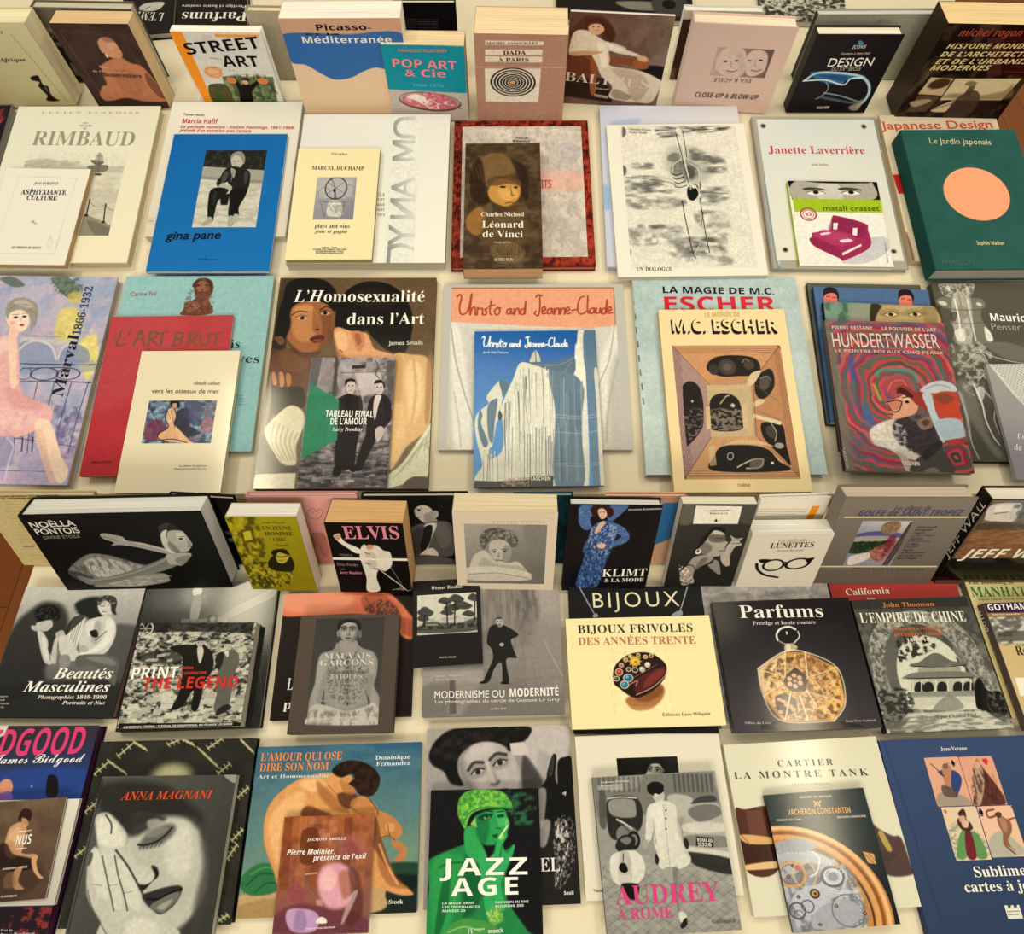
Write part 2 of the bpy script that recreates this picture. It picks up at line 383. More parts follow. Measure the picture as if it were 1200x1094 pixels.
book('paperback_book', 'U', 's', -0.8648, 0.8842, 0.0000, -0.0161, 1.4399, 0.1483, 0.1674, 0.0420, 's', '4d3831', 'd8b88c', 'e2c496', 'satin', 'thick paperback standing beside the olive-cream hardback, dark brown cover with pink portrait of a woman', 'book', [
  ('P','f','cover_picture',0,1674,1483,1674,12,'4b3730',None,None,[('n','3f2c28',.6,54.1,54.1,.5,3,3,None),('l','b98a66',1.1,1.1,.9,.8,[22,23,230,10]),('l','b98a66',1.1,1.1,.9,.8,[22,23,15,260]),('l','b98a66',1.1,1.1,.9,.7,[252,33,26,228]),('l','b98a66',1.1,1.1,.9,.8,[25,31,214,11]),('l','b98a66',1.1,1.1,.9,.8,[25,31,17,252]),('l','b98a66',1.1,1.1,.9,.7,[239,42,39,219]),('p','c4805e',6.8,[107,160,33,-19,34,-13,30,-5,24,22,38,13,18,36,13,47,10,59,-98,6,-69,-14,-62,11,-38,0,-5,-25,29,-34,24,-10,7,-37]),('p','d29a78',5.6,[146,67,23,-17,26,0,15,12,6,21,2,26,-10,14,-29,4,-20,-4,-9,-13,-10,-8]),('p','8a5a44',6.8,.5,[165,50,37,-4,15,20,-35,1]),('p','d8a888',5.6,.7,[179,71,29,-4,4,17,-23,8,-19,-4]),('p','a66a4c',13.5,.45,[133,187,55,-19,41,27,12,47,-57,39,-47,-19]),('p','6b4032',6.8,.7,[270,185,23,47,14,58,-31,-5,-21,-53]),('e','e8d0bc',1.8,1,152,119,5.4,8.2,0),('l','8a5240',1.8,1.8,.9,.6,[199,84,12,8]),('l','7a4436',1.8,1.8,.9,1,[200,112,15,-3]),('l','9a5e44',2.7,2.7,4.5,.35,[90,206,-26,87]),('l','9a5e44',2.7,2.7,4.5,.35,[120,211,-20,81]),('l','9a5e44',2.7,2.7,4.5,.35,[150,216,-13,76]),('l','9a5e44',2.7,2.7,4.5,.35,[180,222,-7,69]),('l','9a5e44',2.7,2.7,4.5,.35,[211,227,-2,64]),('l','9a5e44',2.7,2.7,4.5,.35,[241,232,4,58]),('l','9a5e44',2.7,2.7,4.5,.35,[272,238,9,52])]),
  ('T','f','small_print','Rien',487,848,668,832,43,'d9b890','t'),
  ('T','f','small_print','de l’Aventure en',309,759,1002,735,42,'cfae88','t'),
  ('T','f','title','Bonaventure',476,668,1243,645,90,'3a241e','f'),
])

book('hardback_book', 'U', 's', -0.6498, 0.8696, 0.0000, -0.0151, 1.4399, 0.1725, 0.1505, 0.0200, 'h', 'efeae0', 'f2ede4', 'f6f2ea', 'satin', 'white and orange graffiti-art hardback, big black two-word title, left of the blue wave catalogue', 'book', [
  ('P','f','cover_picture',0,1505,1725,1505,12,'ddd6cc',None,None,[('q','f29a2c',.9,[-6,1,53,1,2,284,-35,-2]),('q','f0a040',.9,[165,9,169,0,1,11,-167,0]),('p','c9c0b4',6.8,.6,[111,14,39,-1,-6,26,-27,3]),('q','6f7a55',.9,[130,173,207,0,-17,109,-197,3]),('n','3c4a34',.8,14.6,21.9,.5,4,3,[137,178,194,-3,-30,108,-168,2]),('n','c9c078',.5,9.1,16.4,.62,6,4,[137,178,194,-3,-30,108,-168,2]),('p','1f1a18',1.8,[172,196,13,-10,11,24,16,-22,21,-2,-2,21,42,-22,6,8,-47,41,-16,50,-50,0,10,-49]),('e','d8b090',1.8,1,216,197,12.7,9.7,0),('p','262020',1.8,[201,188,22,-11,15,9]),('e','d88850',1.8,1,163,189,20,13.3,0),('e','d88850',1.8,1,289,191,21.9,13.3,0),('p','3f5a30',2.7,[56,217,39,-14,35,5,10,27,-17,50,-72,1]),('n','8a4a34',.7,12.7,12.7,.52,6,5,[59,221,80,-1,-20,63,-62,1]),('e','e8a258',1.8,1,102,157,36.4,23.7,0),('e','ddd6cc',6.8,.5,102,157,27.3,15.1,0),('l','d88a3c',2.7,2.7,1.8,1,[73,155,17,14,36,-10,12,-14,-16,-9,-25,5]),('l','4a4440',2.7,2.7,.9,1,[169,145,2,4]),('l','4a4440',2.7,2.7,.9,1,[186,147,3,3])]),
  ('T','f','title','STREET',137,1067,1652,1214,208,'1b1918','S'),
  ('T','f','title','ART',775,841,1503,849,202,'1b1918','S'),
  ('T','f','small_print','créations urbaines',549,1005,797,976,28,'8a8078','r'),
])

book('paperback_book', 'U', 's', -0.4258, 0.8715, 0.0000, 0.0055, 1.4399, 0.2219, 0.1917, 0.0550, 's', 'd8b89a', 'f0ece4', 'f3efe6', 'satin', 'thick catalogue with pinkish top band over blue wave on peach, behind the turquoise paperback', 'book', [
  ('P','f','cover_picture',0,1917,2219,1917,12,'e6c9a8',None,None,[('q','d0a488',.9,[-2,-9,469,2,-9,64,-464,-2]),('p','3d6fae',1.3,[-8,57,247,-1,211,1,12,155,-112,-26,-34,-4,-48,15,-49,23,-65,9,-48,-23,-52,-36,-57,-15]),('q','3d6fae',.9,[-8,55,462,2,0,84,-460,8])]),
  ('T','f','title','Picasso-',630,1709,1672,1713,100,'1c1715','H'),
  ('T','f','title','Méditerranée',313,1485,2013,1486,111,'e9e2d8','H'),
  ('T','f','small_print','et la',409,1629,1064,1626,33,'1c1715','H'),
])

book('paperback_book', 'U', 's', -0.2457, 0.8552, 0.0000, -0.0203, 1.4399, 0.1565, 0.1518, 0.0450, 's', 'c9b8a6', 'd8c0a0', 'ecd6b0', 'satin', 'turquoise paperback with pink lettering above a plate of pink food, standing mid upper row', 'book', [
  ('P','f','cover_picture',0,1518,1565,1518,10,'c4b6aa',None,None,[('q','1f94a6',.9,[-5,-5,327,9,-11,183,-312,-12]),('q','c6b8ac',.9,[0,177,311,11,2,118,-327,1]),('e','6e4a44',1.8,1,161,225,125.9,40.2,5),('e','c2b4aa',1.8,1,160,222,120.5,33.2,5),('e','b07f78',2.7,1,161,224,113.3,33.2,5),('p','d4707c',4.5,[55,220,31,-20,36,5,39,-20,54,9,25,23,26,29,-76,11,-74,-8,-45,-9]),('p','f0e4d8',5.6,.9,[67,206,38,-14,35,12,16,24,-20,11,-34,-19]),('n','f2e2da',.7,16.2,9,.55,6,4,[57,211,103,-21,97,47,-104,21]),('n','a83a50',.6,12.6,7.2,.6,6,9,[142,190,99,13,15,43,-112,2]),('l','8a7a72',3.6,3.6,2.7,1,[176,218,44,19,68,17])]),
  ('T','f','small_print','FRANÇOIS PLUCHART',313,1389,1239,1394,51,'d77f8c','S'),
  ('T','f','title','POP ART',141,1101,1395,1067,150,'ee8f9c','H'),
  ('T','f','title','& Cie',374,921,1187,906,136,'ee8f9c','H'),
  ('T','f','small_print','1960-1970',493,716,1111,711,56,'5fb9c4','S'),
])

book('paperback_book', 'U', 's', -0.0687, 0.8852, 0.0000, -0.0245, 1.4399, 0.1740, 0.1735, 0.0850, 's', 'ba8e7a', 'd0a684', 'f0d9b2', 'satin', 'very thick dusty pink paperback with black concentric circles in a cream square', 'book', [
  ('P','f','cover_picture',0,1735,1740,1735,10,'b98d79',None,None,[('n','b0836f',.5,106.4,106.4,.5,3,2,None),('q','e9dccb',.9,[36,129,216,-4,-5,138,-212,0]),('o','1c1614',4.6,1.3,1,145,182,85.2,55.8,0),('o','1c1614',4.6,1.3,1,145,182,71.5,46.8,0),('o','1c1614',4.6,1.3,1,145,182,59.1,38.7,0),('o','1c1614',4.6,1.3,1,145,182,46.7,30.6,0),('o','1c1614',4.6,1.3,1,145,182,35.7,23.4,0),('o','1c1614',4.6,1.3,1,145,182,24.7,16.2,0),('o','1c1614',4.6,1.3,1,145,182,13.7,9,0),('e','d8a468',1.8,1,143,182,12.4,7.2,0),('q','ead9c6',.9,[41,24,217,0,-1,14,-216,2]),('q','ead9c6',.9,[40,57,215,-3,-1,21,-214,3]),('q','ead9c6',.9,[39,83,217,-3,-1,22,-216,2]),('l','e6c2ae',2.2,2.2,.9,1,[1,124,353,-5])]),
  ('T','f','small_print','MICHEL SANOUILLET',230,1545,1187,1562,41,'4a302a','f'),
  ('T','f','title','DADA',532,1358,968,1370,76,'33201c','f'),
  ('T','f','title','À PARIS',444,1228,1027,1239,73,'33201c','f'),
])

book('paperback_book', 'U', 's', 0.1078, 0.8669, 0.0000, -0.0629, 1.4399, 0.1957, 0.1806, 0.0080, 's', '5a4038', 'd8d0c4', 'e8e0d4', 'satin', 'thin brown catalogue with woman reclining in a chair, right of the dusty pink paperback', 'book', [
  ('P','f','cover_picture',0,1806,1957,1806,10,'7a5d50',None,None,[('g','6e4a3c','8a7066',4,7,399,106),('n','5a4036',.5,54.2,45.2,.5,3,4,None),('q','33241f',6.8,[-8,242,181,5,33,101,-212,-19]),('p','241b1a',9,[274,191,127,3,0,85,-66,-54]),('o','8c7a5e',1.8,1.8,.6,355,65,12.6,22.1,0),('o','8c7a5e',1.8,1.8,.6,355,65,18.1,30.4,0),('o','8c7a5e',1.8,1.8,.6,355,65,23.5,38.7,0),('o','8c7a5e',1.8,1.8,.6,355,65,28.9,47,0),('o','8c7a5e',1.8,1.8,.6,355,65,34.3,55.3,0),('o','8c7a5e',1.8,1.8,.6,355,65,39.7,63.6,0),('o','8c7a5e',1.8,1.8,.6,355,65,45.2,71.9,0),('o','8c7a5e',1.8,1.8,.6,355,65,50.6,80.2,0),('o','8c7a5e',1.8,1.8,.6,355,65,56,88.5,0),('p','5c3526',5.6,[3,81,29,-43,32,-25,59,1,38,27,18,32,-8,35,-37,-12,-15,-20,-48,2,-31,36]),('p','6a3a26',5.6,[8,154,70,-12,22,30,-1,74,-79,-1]),('p','8a4c30',4.5,[79,151,208,14,4,21,-127,-3,-69,-9]),('p','a05c34',2.7,[265,169,49,-5,11,34,-50,2]),('p','9a5a38',4.5,[98,237,29,8,3,67,-18,1]),('p','96502e',4.5,[95,168,27,5,3,62,-21,-8]),('p','ddcdb8',4.5,[26,68,48,-3,46,24,33,15,56,19,75,23,1,9,-82,-10,-41,-7,1,36,21,22,111,13,79,28,19,23,-22,75,-51,8,-126,-14,2,-49,-52,-46,-24,-45,-42,-47,-65,17,-2,-53]),('p','b59a80',11.3,.6,[185,205,112,13,47,54,-26,61,-39,-8,-29,-58]),('p','f0e2ce',9,.8,[114,110,36,7,22,61,-23,28,-19,-44]),('p','f2e6d4',5.6,.7,[152,100,74,22,-15,14,-46,-7]),('p','8f7562',9,.6,[207,289,70,26,-15,20,-59,-12]),('p','dcae8a',4.5,[72,49,19,-17,31,7,12,20,-15,17,-31,1]),('p','4f2c20',5.6,.9,[65,29,50,-10,28,15,30,31,-3,38,-28,-11,-6,-34,-22,-19,-34,4,-15,19]),('p','d8a482',2.7,[276,151,36,2,8,18,-32,0]),('l','9a6048',1.8,1.8,.9,1,[97,62,17,-3]),('e','5a3a2e',1.8,1,92,50,3.6,2.4,0),('e','5a3a2e',1.8,1,112,49,3.6,2.5,0),('p','c99c7c',4.5,[12,148,66,-8,62,2,-43,13,-71,7])]),
  ('T','f','title','BALTHUS',-16,494,1730,397,188,'d9cbb8','u'),
  ('T','f','small_print','Klossowski',639,343,923,328,43,'cfc0ae','r'),
  ('T','f','small_print','TASCHEN',626,185,915,149,54,'e0d4c4','S'),
])

book('hardback_book', 'U', 's', 0.3403, 0.8752, 0.0000, -0.0684, 1.4399, 0.1944, 0.1710, 0.0350, 'h', 'dcbfb2', 'e0c8bc', 'f0e0c8', 'satin', 'pale pink hardback with small photo of two faces, standing right of the thin brown catalogue', 'book', [
  ('P','f','cover_picture',0,1710,1944,1710,14,'d9bcae',None,None,[('g','cdb4a8','dfbfae',16,1,367,326)]),
  ('P','f','photo',557,1292,1086,555,8,'b39a90',None,None,[('g','6e5550','c4a498',213,2,20,82),('p','d2bcae',6.7,[16,82,-4,-44,12,-31,45,-11,39,15,20,48,-3,45,-60,8]),('p','d4bcb0',6.7,[130,76,-10,-44,17,-25,39,-2,25,23,6,53,-36,25,-29,-7]),('e','4a3a36',1.8,1,45,53,8,3.8,0),('e','4a3a36',1.8,1,88,49,8,3.8,0),('l','b05a5a',4.4,4.4,1.8,1,[62,89,24,3,15,-7]),('l','a8887c',2.7,2.7,1.8,1,[69,53,4,20,9,1]),('e','4a3a36',1.8,1,136,46,8,3.3,0),('e','4a3a36',1.8,1,178,42,8,3.4,0),('l','b05a5a',4.4,4.4,1.8,1,[154,82,23,3,16,-7]),('l','a8887c',2.7,2.7,1.8,1,[159,45,5,21,9,1]),('p','c5a89c',8.9,.6,[82,26,17,-10,28,61,-7,23])]),
  ('T','f','small_print','EVA & ADELE',1408,710,659,689,79,'4a4440','l'),
  ('T','f','title','CLOSE-UP & BLOW-UP',366,280,1667,288,97,'4a4440','x'),
])

book('hardback_book', 'U', 's', 0.5736, 0.8593, 0.0000, -0.0023, 1.4399, 0.1636, 0.1575, 0.0300, 'h', '252022', '1a1718', 'efe6d4', 'satin', 'black hardback on chair design with blue-lit glass chair on cover, standing near the right end', 'book', [
  ('P','f','cover_picture',0,1575,1636,1575,10,'272122',None,None,[('g','2e2728','1f1b1d',5,-2,280,310),('p','3a6f9c',5.6,[34,148,31,-7,168,14,25,13,-69,7,-14,19,-94,-16]),('p','2a5580',6.8,[71,155,111,4,-10,19]),('l','b9cdd8',8.1,10.8,1.8,1,[24,175,31,-27,65,-4,105,12,51,26,26,38,1,39,-19,30]),('l','d8e4ea',5.4,5.4,1.8,1,[17,178,90,-3,77,19,20,-26,44,-2]),('l','8fa6b4',3.6,3.6,1.8,1,[110,183,18,18,1,24,-18,23,-12,6]),('l','93a2a8',4.5,4.5,2.7,1,[121,228,70,12,86,24,16,-5]),('l','6c7c84',9,9,5.6,.7,[110,245,81,15,71,11,34,-16]),('p','b0a890',5.6,.8,[251,289,21,-15,24,-10,-1,37,-28,2]),('p','4d8cae',1.8,[164,25,7,-4,16,10,-3,7,-13,-3])]),
  ('T','f','title','ICONS',757,1320,1013,1329,60,'c8bfb4','x'),
  ('T','f','small_print','Charlotte & Peter Fiell',588,1203,1144,1213,39,'b8aea4','x'),
  ('T','f','title','DESIGN',416,974,1307,993,161,'efe8dc','r'),
  ('T','f','small_print','DU XXᵉ SIÈCLE',541,892,1119,903,64,'c9c0b4','l'),
  ('T','f','small_print','TASCHEN',587,92,852,102,51,'d8cfc2','S'),
])

book('hardback_book', 'U', 's', 0.7933, 0.8768, 0.0000, -0.0259, 1.4400, 0.2128, 0.1881, 0.0700, 's', '2a1d18', '3a2c22', 'ecd2a0', 'satin', 'very thick dark hardback with tan capitals and tan photos, right end of the upper row', 'book', [
  ('P','f','cover_picture',0,1881,2128,1881,11,'231814',None,None,[('n','4c3a2c',.8,35.4,53.1,.55,5,3,None),('q','4a2a22',1.8,[174,51,53,-10,89,144,-51,10]),('q','3a1a16',1.8,[227,41,232,-12,116,151,-251,5]),('l','8a3a2c',1.8,1.8,.9,1,[255,173,312,-4]),('l','8c7a5c',1.8,1.8,.9,.7,[-20,314,50,-105]),('l','5e5440',2.7,2.7,.9,.7,[-9,334,47,-143]),('l','8c7a5c',1.8,1.8,.9,.7,[-12,285,50,-96]),('l','5e5440',2.7,2.7,.9,.7,[-20,314,58,-138]),('l','8c7a5c',1.8,1.8,.9,.7,[-4,256,50,-87]),('l','5e5440',2.7,2.7,.9,.7,[-30,295,69,-133]),('l','8c7a5c',1.8,1.8,.9,.7,[4,228,50,-79]),('l','5e5440',2.7,2.7,.9,.7,[-40,276,79,-128]),('l','8c7a5c',1.8,1.8,.9,.7,[11,200,50,-70]),('l','5e5440',2.7,2.7,.9,.7,[-50,257,89,-123]),('l','8c7a5c',1.8,1.8,.9,.7,[19,173,50,-62]),('l','5e5440',2.7,2.7,.9,.7,[-60,238,100,-118]),('l','8c7a5c',1.8,1.8,.9,.7,[26,146,50,-54]),('l','5e5440',2.7,2.7,.9,.7,[-70,220,110,-114]),('q','c9b18a',.9,[52,199,90,3,-3,70,-98,-5]),('e','4a3424',8.8,1,100,224,39.8,20.6,-10),('q','9a8266',.9,[52,279,63,-2,-33,55,-40,11]),('q','d6c39c',.9,[150,202,253,-5,-19,89,-242,5]),('p','8a744e',13.3,.7,[154,281,33,-19,95,7,86,-21,16,-28,15,61]),('p','6e5a3c',4.4,[223,261,0,-28,6,-19,16,18,2,38]),('p','8f7a56',4.4,[200,224,13,-14,32,8,-13,14]),('q','5b4638',.9,[45,274,88,3,-18,64,-81,4]),('p','a89478',5.5,[29,303,56,-15,23,9,-50,25]),('p','cbb894',1.8,[131,336,58,-41,21,5,-12,39]),('l','2c2018',2.7,2.7,.9,1,[137,331,63,-26]),('q','2a1e1a',1.8,[208,295,171,-4,-13,50,-174,4]),('e','4a3a34',2.7,.8,250,318,53.1,70,0)]),
  ('T','f','small_print','michel ragon',296,1666,1441,1687,120,'a8483a','x'),
  ('T','f','title','HISTOIRE MONDIALE',214,1442,2013,1476,87,'dcc690','x'),
  ('T','f','title','DE L’ARCHITECTURE',186,1289,2098,1325,89,'dcc690','x'),
  ('T','f','title','ET DE L’URBANISME',173,1150,2223,1190,91,'dcc690','x'),
  ('T','f','title','MODERNES',141,1026,1272,1048,93,'dcc690','x'),
])

book('hardback_book', 'U', 's', -0.9336, 0.9417, 0.0000, -0.0270, 1.4400, 0.1965, 0.1472, 0.0260, 'h', '6e6458', '8a8270', 'cfc6ac', 'satin', 'grey-brown hardback with dark landscape strip, half hidden behind the brown portrait paperback', 'book', [
  ('P','f','cover_picture',0,1472,1965,1472,14,'746a5e',None,None,[('q','7a6a50',1.9,[-27,85,129,-2,-43,263,-90,2]),('n','1f1a16',.9,24.1,37,.5,6,7,[-27,91,61,-1,11,246,-70,1]),('n','a89c88',.7,16.7,27.8,.62,6,9,[-13,91,111,-2,-33,247,-90,1])]),
])

book('hardback_book', 'U', 's', -0.5225, 0.9433, 0.0000, -0.0258, 1.4399, 0.0978, 0.1366, 0.0200, 'h', 'a89a82', 'b8aa90', 'e8d8b8', 'satin', 'grey-beige hardback standing behind, between the graffiti book and the blue wave catalogue', 'book', [
  ('P','f','cover_picture',0,1366,978,1366,16,'a39680',None,None,[('g','b5a890','94886f',60,9,130,324),('l','4a4236',2.8,2.8,.9,1,[76,269,-2,17]),('l','4a4236',2.8,2.8,.9,1,[82,269,-2,17]),('l','4a4236',2.8,2.8,.9,1,[87,269,-1,17]),('l','4a4236',2.8,2.8,.9,1,[93,269,-1,17]),('l','4a4236',2.8,2.8,.9,1,[99,269,-1,17]),('l','4a4236',2.8,2.8,.9,1,[105,268,-1,18]),('l','4a4236',2.8,2.8,.9,1,[111,268,-1,17]),('l','4a4236',2.8,2.8,.9,1,[117,268,-1,17]),('l','4a4236',2.8,2.8,.9,1,[123,268,-1,17]),('q','c9a878',.9,[30,326,108,6,-3,8,-108,-6])]),
])

book('hardback_book', 'U', 's', -0.2328, 0.9431, 0.0000, -0.0005, 1.4399, 0.1226, 0.1485, 0.0150, 'h', '15131a', '15131a', 'efe4c8', 'satin', 'black hardback standing behind the turquoise paperback, only its upper corner showing', 'book', [
  ('P','f','cover_picture',0,1485,1226,1485,16,'14121a',None,None,[]),
  ('T','f','small_print','oeuvres et documents choisis',209,1183,861,1170,17,'6a6670','r'),
  ('T','f','small_print','oeuvres et documents choisis',203,1144,857,1132,17,'6a6670','r'),
  ('T','f','small_print','oeuvres et documents choisis',197,1105,853,1093,17,'6a6670','r'),
  ('T','f','small_print','oeuvres et documents choisis',191,1067,849,1054,17,'6a6670','r'),
  ('T','f','small_print','oeuvres et documents choisis',186,1028,845,1015,17,'6a6670','r'),
])

book('hardback_book', 'U', 's', 0.3373, 0.9438, 0.0000, -0.0240, 1.4399, 0.1569, 0.1369, 0.0200, 'h', 'd6cfc2', 'efe9de', 'f0ece2', 'satin', 'white hardback with brown inner edge, standing behind the pale pink hardback', 'book', [
  ('P','f','cover_picture',0,1369,1569,1369,18,'cfc6b6',None,None,[('q','4a3228',2.8,[-5,33,58,-1,7,315,-64,-7]),('q','8a6a50',4.7,.6,[-28,228,46,-1,5,111,-51,-4])]),
])

book('hardback_book', 'U', 's', 0.6008, 0.9415, 0.0000, 0.0084, 1.4399, 0.2657, 0.1307, 0.0200, 'h', 'a9a492', '1c1a1a', 'd6d4cc', 'satin', 'large grey-green hardback in black case, standing behind the black chair-design book', 'book', [
  ('P','f','cover_picture',0,1307,2657,1307,14,'aca793',None,None,[('g','9c9a88','b8b29a',102,22,612,347),('l','6a6656',1.9,1.9,.9,.6,[448,85,65,0]),('l','6a6656',1.9,1.9,.9,.6,[442,93,71,0]),('l','6a6656',1.9,1.9,.9,.6,[436,101,77,0]),('l','6a6656',1.9,1.9,.9,.6,[446,109,67,0]),('l','6a6656',1.9,1.9,.9,.6,[440,117,73,0]),('l','6a6656',1.9,1.9,.9,.6,[434,125,79,1]),('l','6a6656',1.9,1.9,.9,.6,[445,133,68,1]),('l','6a6656',1.9,1.9,.9,.6,[439,142,74,0]),('l','6a6656',1.9,1.9,.9,.6,[432,150,82,1]),('l','6a6656',1.9,1.9,.9,.6,[443,158,71,1]),('l','6a6656',1.9,1.9,.9,.6,[437,167,77,0]),('l','6a6656',1.9,1.9,.9,.6,[430,175,84,1]),('l','6a6656',1.9,1.9,.9,.6,[441,184,73,0]),('l','6a6656',1.9,1.9,.9,.6,[435,192,79,1]),('l','6a6656',1.9,1.9,.9,.6,[429,201,85,1]),('l','6a6656',1.9,1.9,.9,.6,[440,210,74,0]),('l','6a6656',1.9,1.9,.9,.6,[433,218,81,1]),('l','6a6656',1.9,1.9,.9,.6,[427,227,87,1]),('l','6a6656',1.9,1.9,.9,.6,[438,236,77,1]),('l','6a6656',1.9,1.9,.9,.6,[431,245,84,0]),('l','6a6656',1.9,1.9,.9,.6,[425,254,90,0]),('l','6a6656',1.9,1.9,.9,.6,[436,263,79,0]),('l','6a6656',1.9,1.9,.9,.6,[429,272,86,0]),('l','6a6656',1.9,1.9,.9,.6,[423,281,92,0]),('l','6a6656',1.9,1.9,.9,.6,[434,290,81,1]),('l','6a6656',1.9,1.9,.9,.6,[428,299,87,1]),('l','6a6458',1.9,1.9,.9,1,[227,38,20,-14,24,-5,33,11]),('p','8a8474',2.8,.6,[239,35,20,-14,26,6,13,9])]),
])

book('hardback_book', 'U', 'l', -0.8540, 1.0308, 0.0000, 0.1129, 0.0000, 0.1135, 0.2688, 0.0160, 'h', '2a2522', '2a2522', 'd8d0c0', 'satin', 'dark hardback lying face up beyond the standing row, turned away, white capitals upside down', 'book', [
  ('P','f','cover_picture',0,2688,1135,2688,15,'2b2624',None,None,[('p','c9c4ba',6.4,[73,382,28,-32,80,2,-18,40,-49,9]),('l','6a645c',4.1,4.1,2,1,[88,391,34,-18])]),
  ('T','f','title','L’EMP',947,587,320,700,258,'e6dfd2','t',0,.1),
])

book('hardback_book', 'U', 'l', -0.7339, 1.0387, 0.0000, 0.1109, 0.0000, 0.1545, 0.2586, 0.0160, 'h', '29231f', '29231f', 'd8d0c0', 'satin', 'black hardback lying face up beyond the standing row, big white serif title upside down', 'book', [
  ('P','f','cover_picture',0,2586,1545,2586,18,'2a2421',None,None,[]),
  ('T','f','title','Parfums',1576,459,117,622,275,'ece5d8','t'),
  ('T','f','small_print','Prestige et haute couture',1538,681,106,854,84,'d8d0c4','t'),
])

book('hardback_book', 'U', 'l', 0.0985, 1.0857, 0.0000, -0.0161, 0.0000, 0.3036, 0.1988, 0.0120, 's', '2a2422', '2a2422', 'd8d0c0', 'satin', 'dark hardback with grey camera-like shapes lying beyond the reclining-woman catalogue', 'book', [
  ('P','f','cover_picture',0,1988,3036,1988,15,'2b2523',None,None,[('p','8a8274',10.3,[269,284,183,3,-3,46,-121,-5]),('p','4a443e',12.8,[432,271,143,-3,-17,98,-110,-12]),('e','1f1b1a',6.4,1,502,298,30.8,28.1,0)]),
])

book('hardback_book', 'U', 'l', 0.5496, 1.0848, 0.0000, -0.0687, 0.0000, 0.1894, 0.2041, 0.0120, 's', '4a443c', '4a443c', 'd8d0c0', 'satin', 'hardback with a grey photo of pale leaves lying beyond the fanned pink book', 'book', [
  ('P','f','cover_picture',0,2041,1894,2041,12,'3c362f',None,None,[('n','d8d2c0',.95,14.4,12.3,.5,7,5,None),('n','8a8474',.6,8.2,8.2,.55,6,8,None)]),
])

book('magazine', 'U', 'l', -1.3167, 0.4608, 0.0000, 0.0140, 0.0000, 0.2838, 0.3670, 0.0200, 's', '241c22', '241c22', '9a948c', 'satin', 'dark violet magazine with a red shape, at the left edge of the upper table', 'book', [
  ('P','f','cover_picture',0,3670,2838,3670,15,'261d24',None,None,[('p','cf3a40',2.7,[474,33,46,-5,25,-12,-4,30,14,31,-26,29,-40,-12]),('n','3a2c36',.6,54.1,54.1,.5,3,2,None)]),
])

book('hardback_book', 'U', 'l', -1.0172, 0.4453, 0.0000, 0.0039, 0.0000, 0.2929, 0.3810, 0.0220, 'h', 'e9e3cf', 'e4dcc4', 'd9c69e', 'gloss', 'large white hardback with grey serif capitals and pale jetty photo, under a small paperback', 'book', [
  ('P','f','cover_picture',0,3810,2929,3810,14,'e8e3d0',None,None,[('g','e4e2d4','efe6cc',20,16,447,739)]),
  ('P','f','photo',468,2603,2001,1996,9,'dcd7c6',None,None,[('g','e6e1d0','d2cab6',189,0,203,399),('p','c2bcab',8.9,.7,[-6,45,83,-17,115,29,111,12,109,0,-3,34,-409,-33]),('n','a8a292',.5,26.7,8.9,.5,4,3,[-7,39,204,1,7,31,-204,-1]),('n','b5ae9c',.4,35.7,14.3,.5,3,4,[3,101,415,2,-1,186,-406,-1]),('p','807c6e',1.8,[257,65,72,-2,5,28,-43,9,-25,-14]),('p','6e6a5e',1.8,[260,37,52,7,-6,16,-25,0]),('l','5a564c',2.7,2.7,.9,1,[285,-5,19,108]),('l','5a564c',2.7,2.7,.9,1,[274,14,30,4]),('p','9a9484',2.7,.6,[275,44,14,-46,22,44]),('p','4e4a42',1.8,[283,103,32,2,-3,9,-23,-3]),('p','97917f',2.7,[284,305,31,5,98,53,-12,37,-120,0]),('p','6e6858',8.9,.6,[306,326,105,48,-8,25,-52,0]),('l','3f3b34',5.3,5.3,1.8,1,[295,229,2,76]),('e','2c2924',1.8,1,297,305,7.1,5.1,0),('l','3f3b34',5.3,5.3,1.8,1,[361,251,8,86]),('e','2c2924',1.8,1,369,337,7.1,5.1,0),('l','4a463e',1.8,1.8,.9,1,[297,240,22,22,23,5,20,-12]),('l','4a463e',1.8,1.8,.9,1,[362,257,22,21,19,6]),('l','c9c3b0',1.3,1.3,.9,1,[9,-196,406,4]),('l','d2cab2',1.1,1.1,.9,1,[263,477,133,0])]),
  ('T','f','title','RIMBAUD',477,2797,2568,2771,362,'a29c8a','u'),
  ('T','f','small_print','L U C I E N   J A N E O I S E',507,3619,2536,3599,54,'b9b3a0','u'),
  ('T','f','small_print','LES',1420,3340,1527,3340,42,'8a8474','t'),
  ('T','f','small_print','VOYAGES',1356,3269,1621,3268,42,'8a8474','t'),
  ('T','f','small_print','DE',1450,3197,1528,3197,41,'8a8474','t'),
])

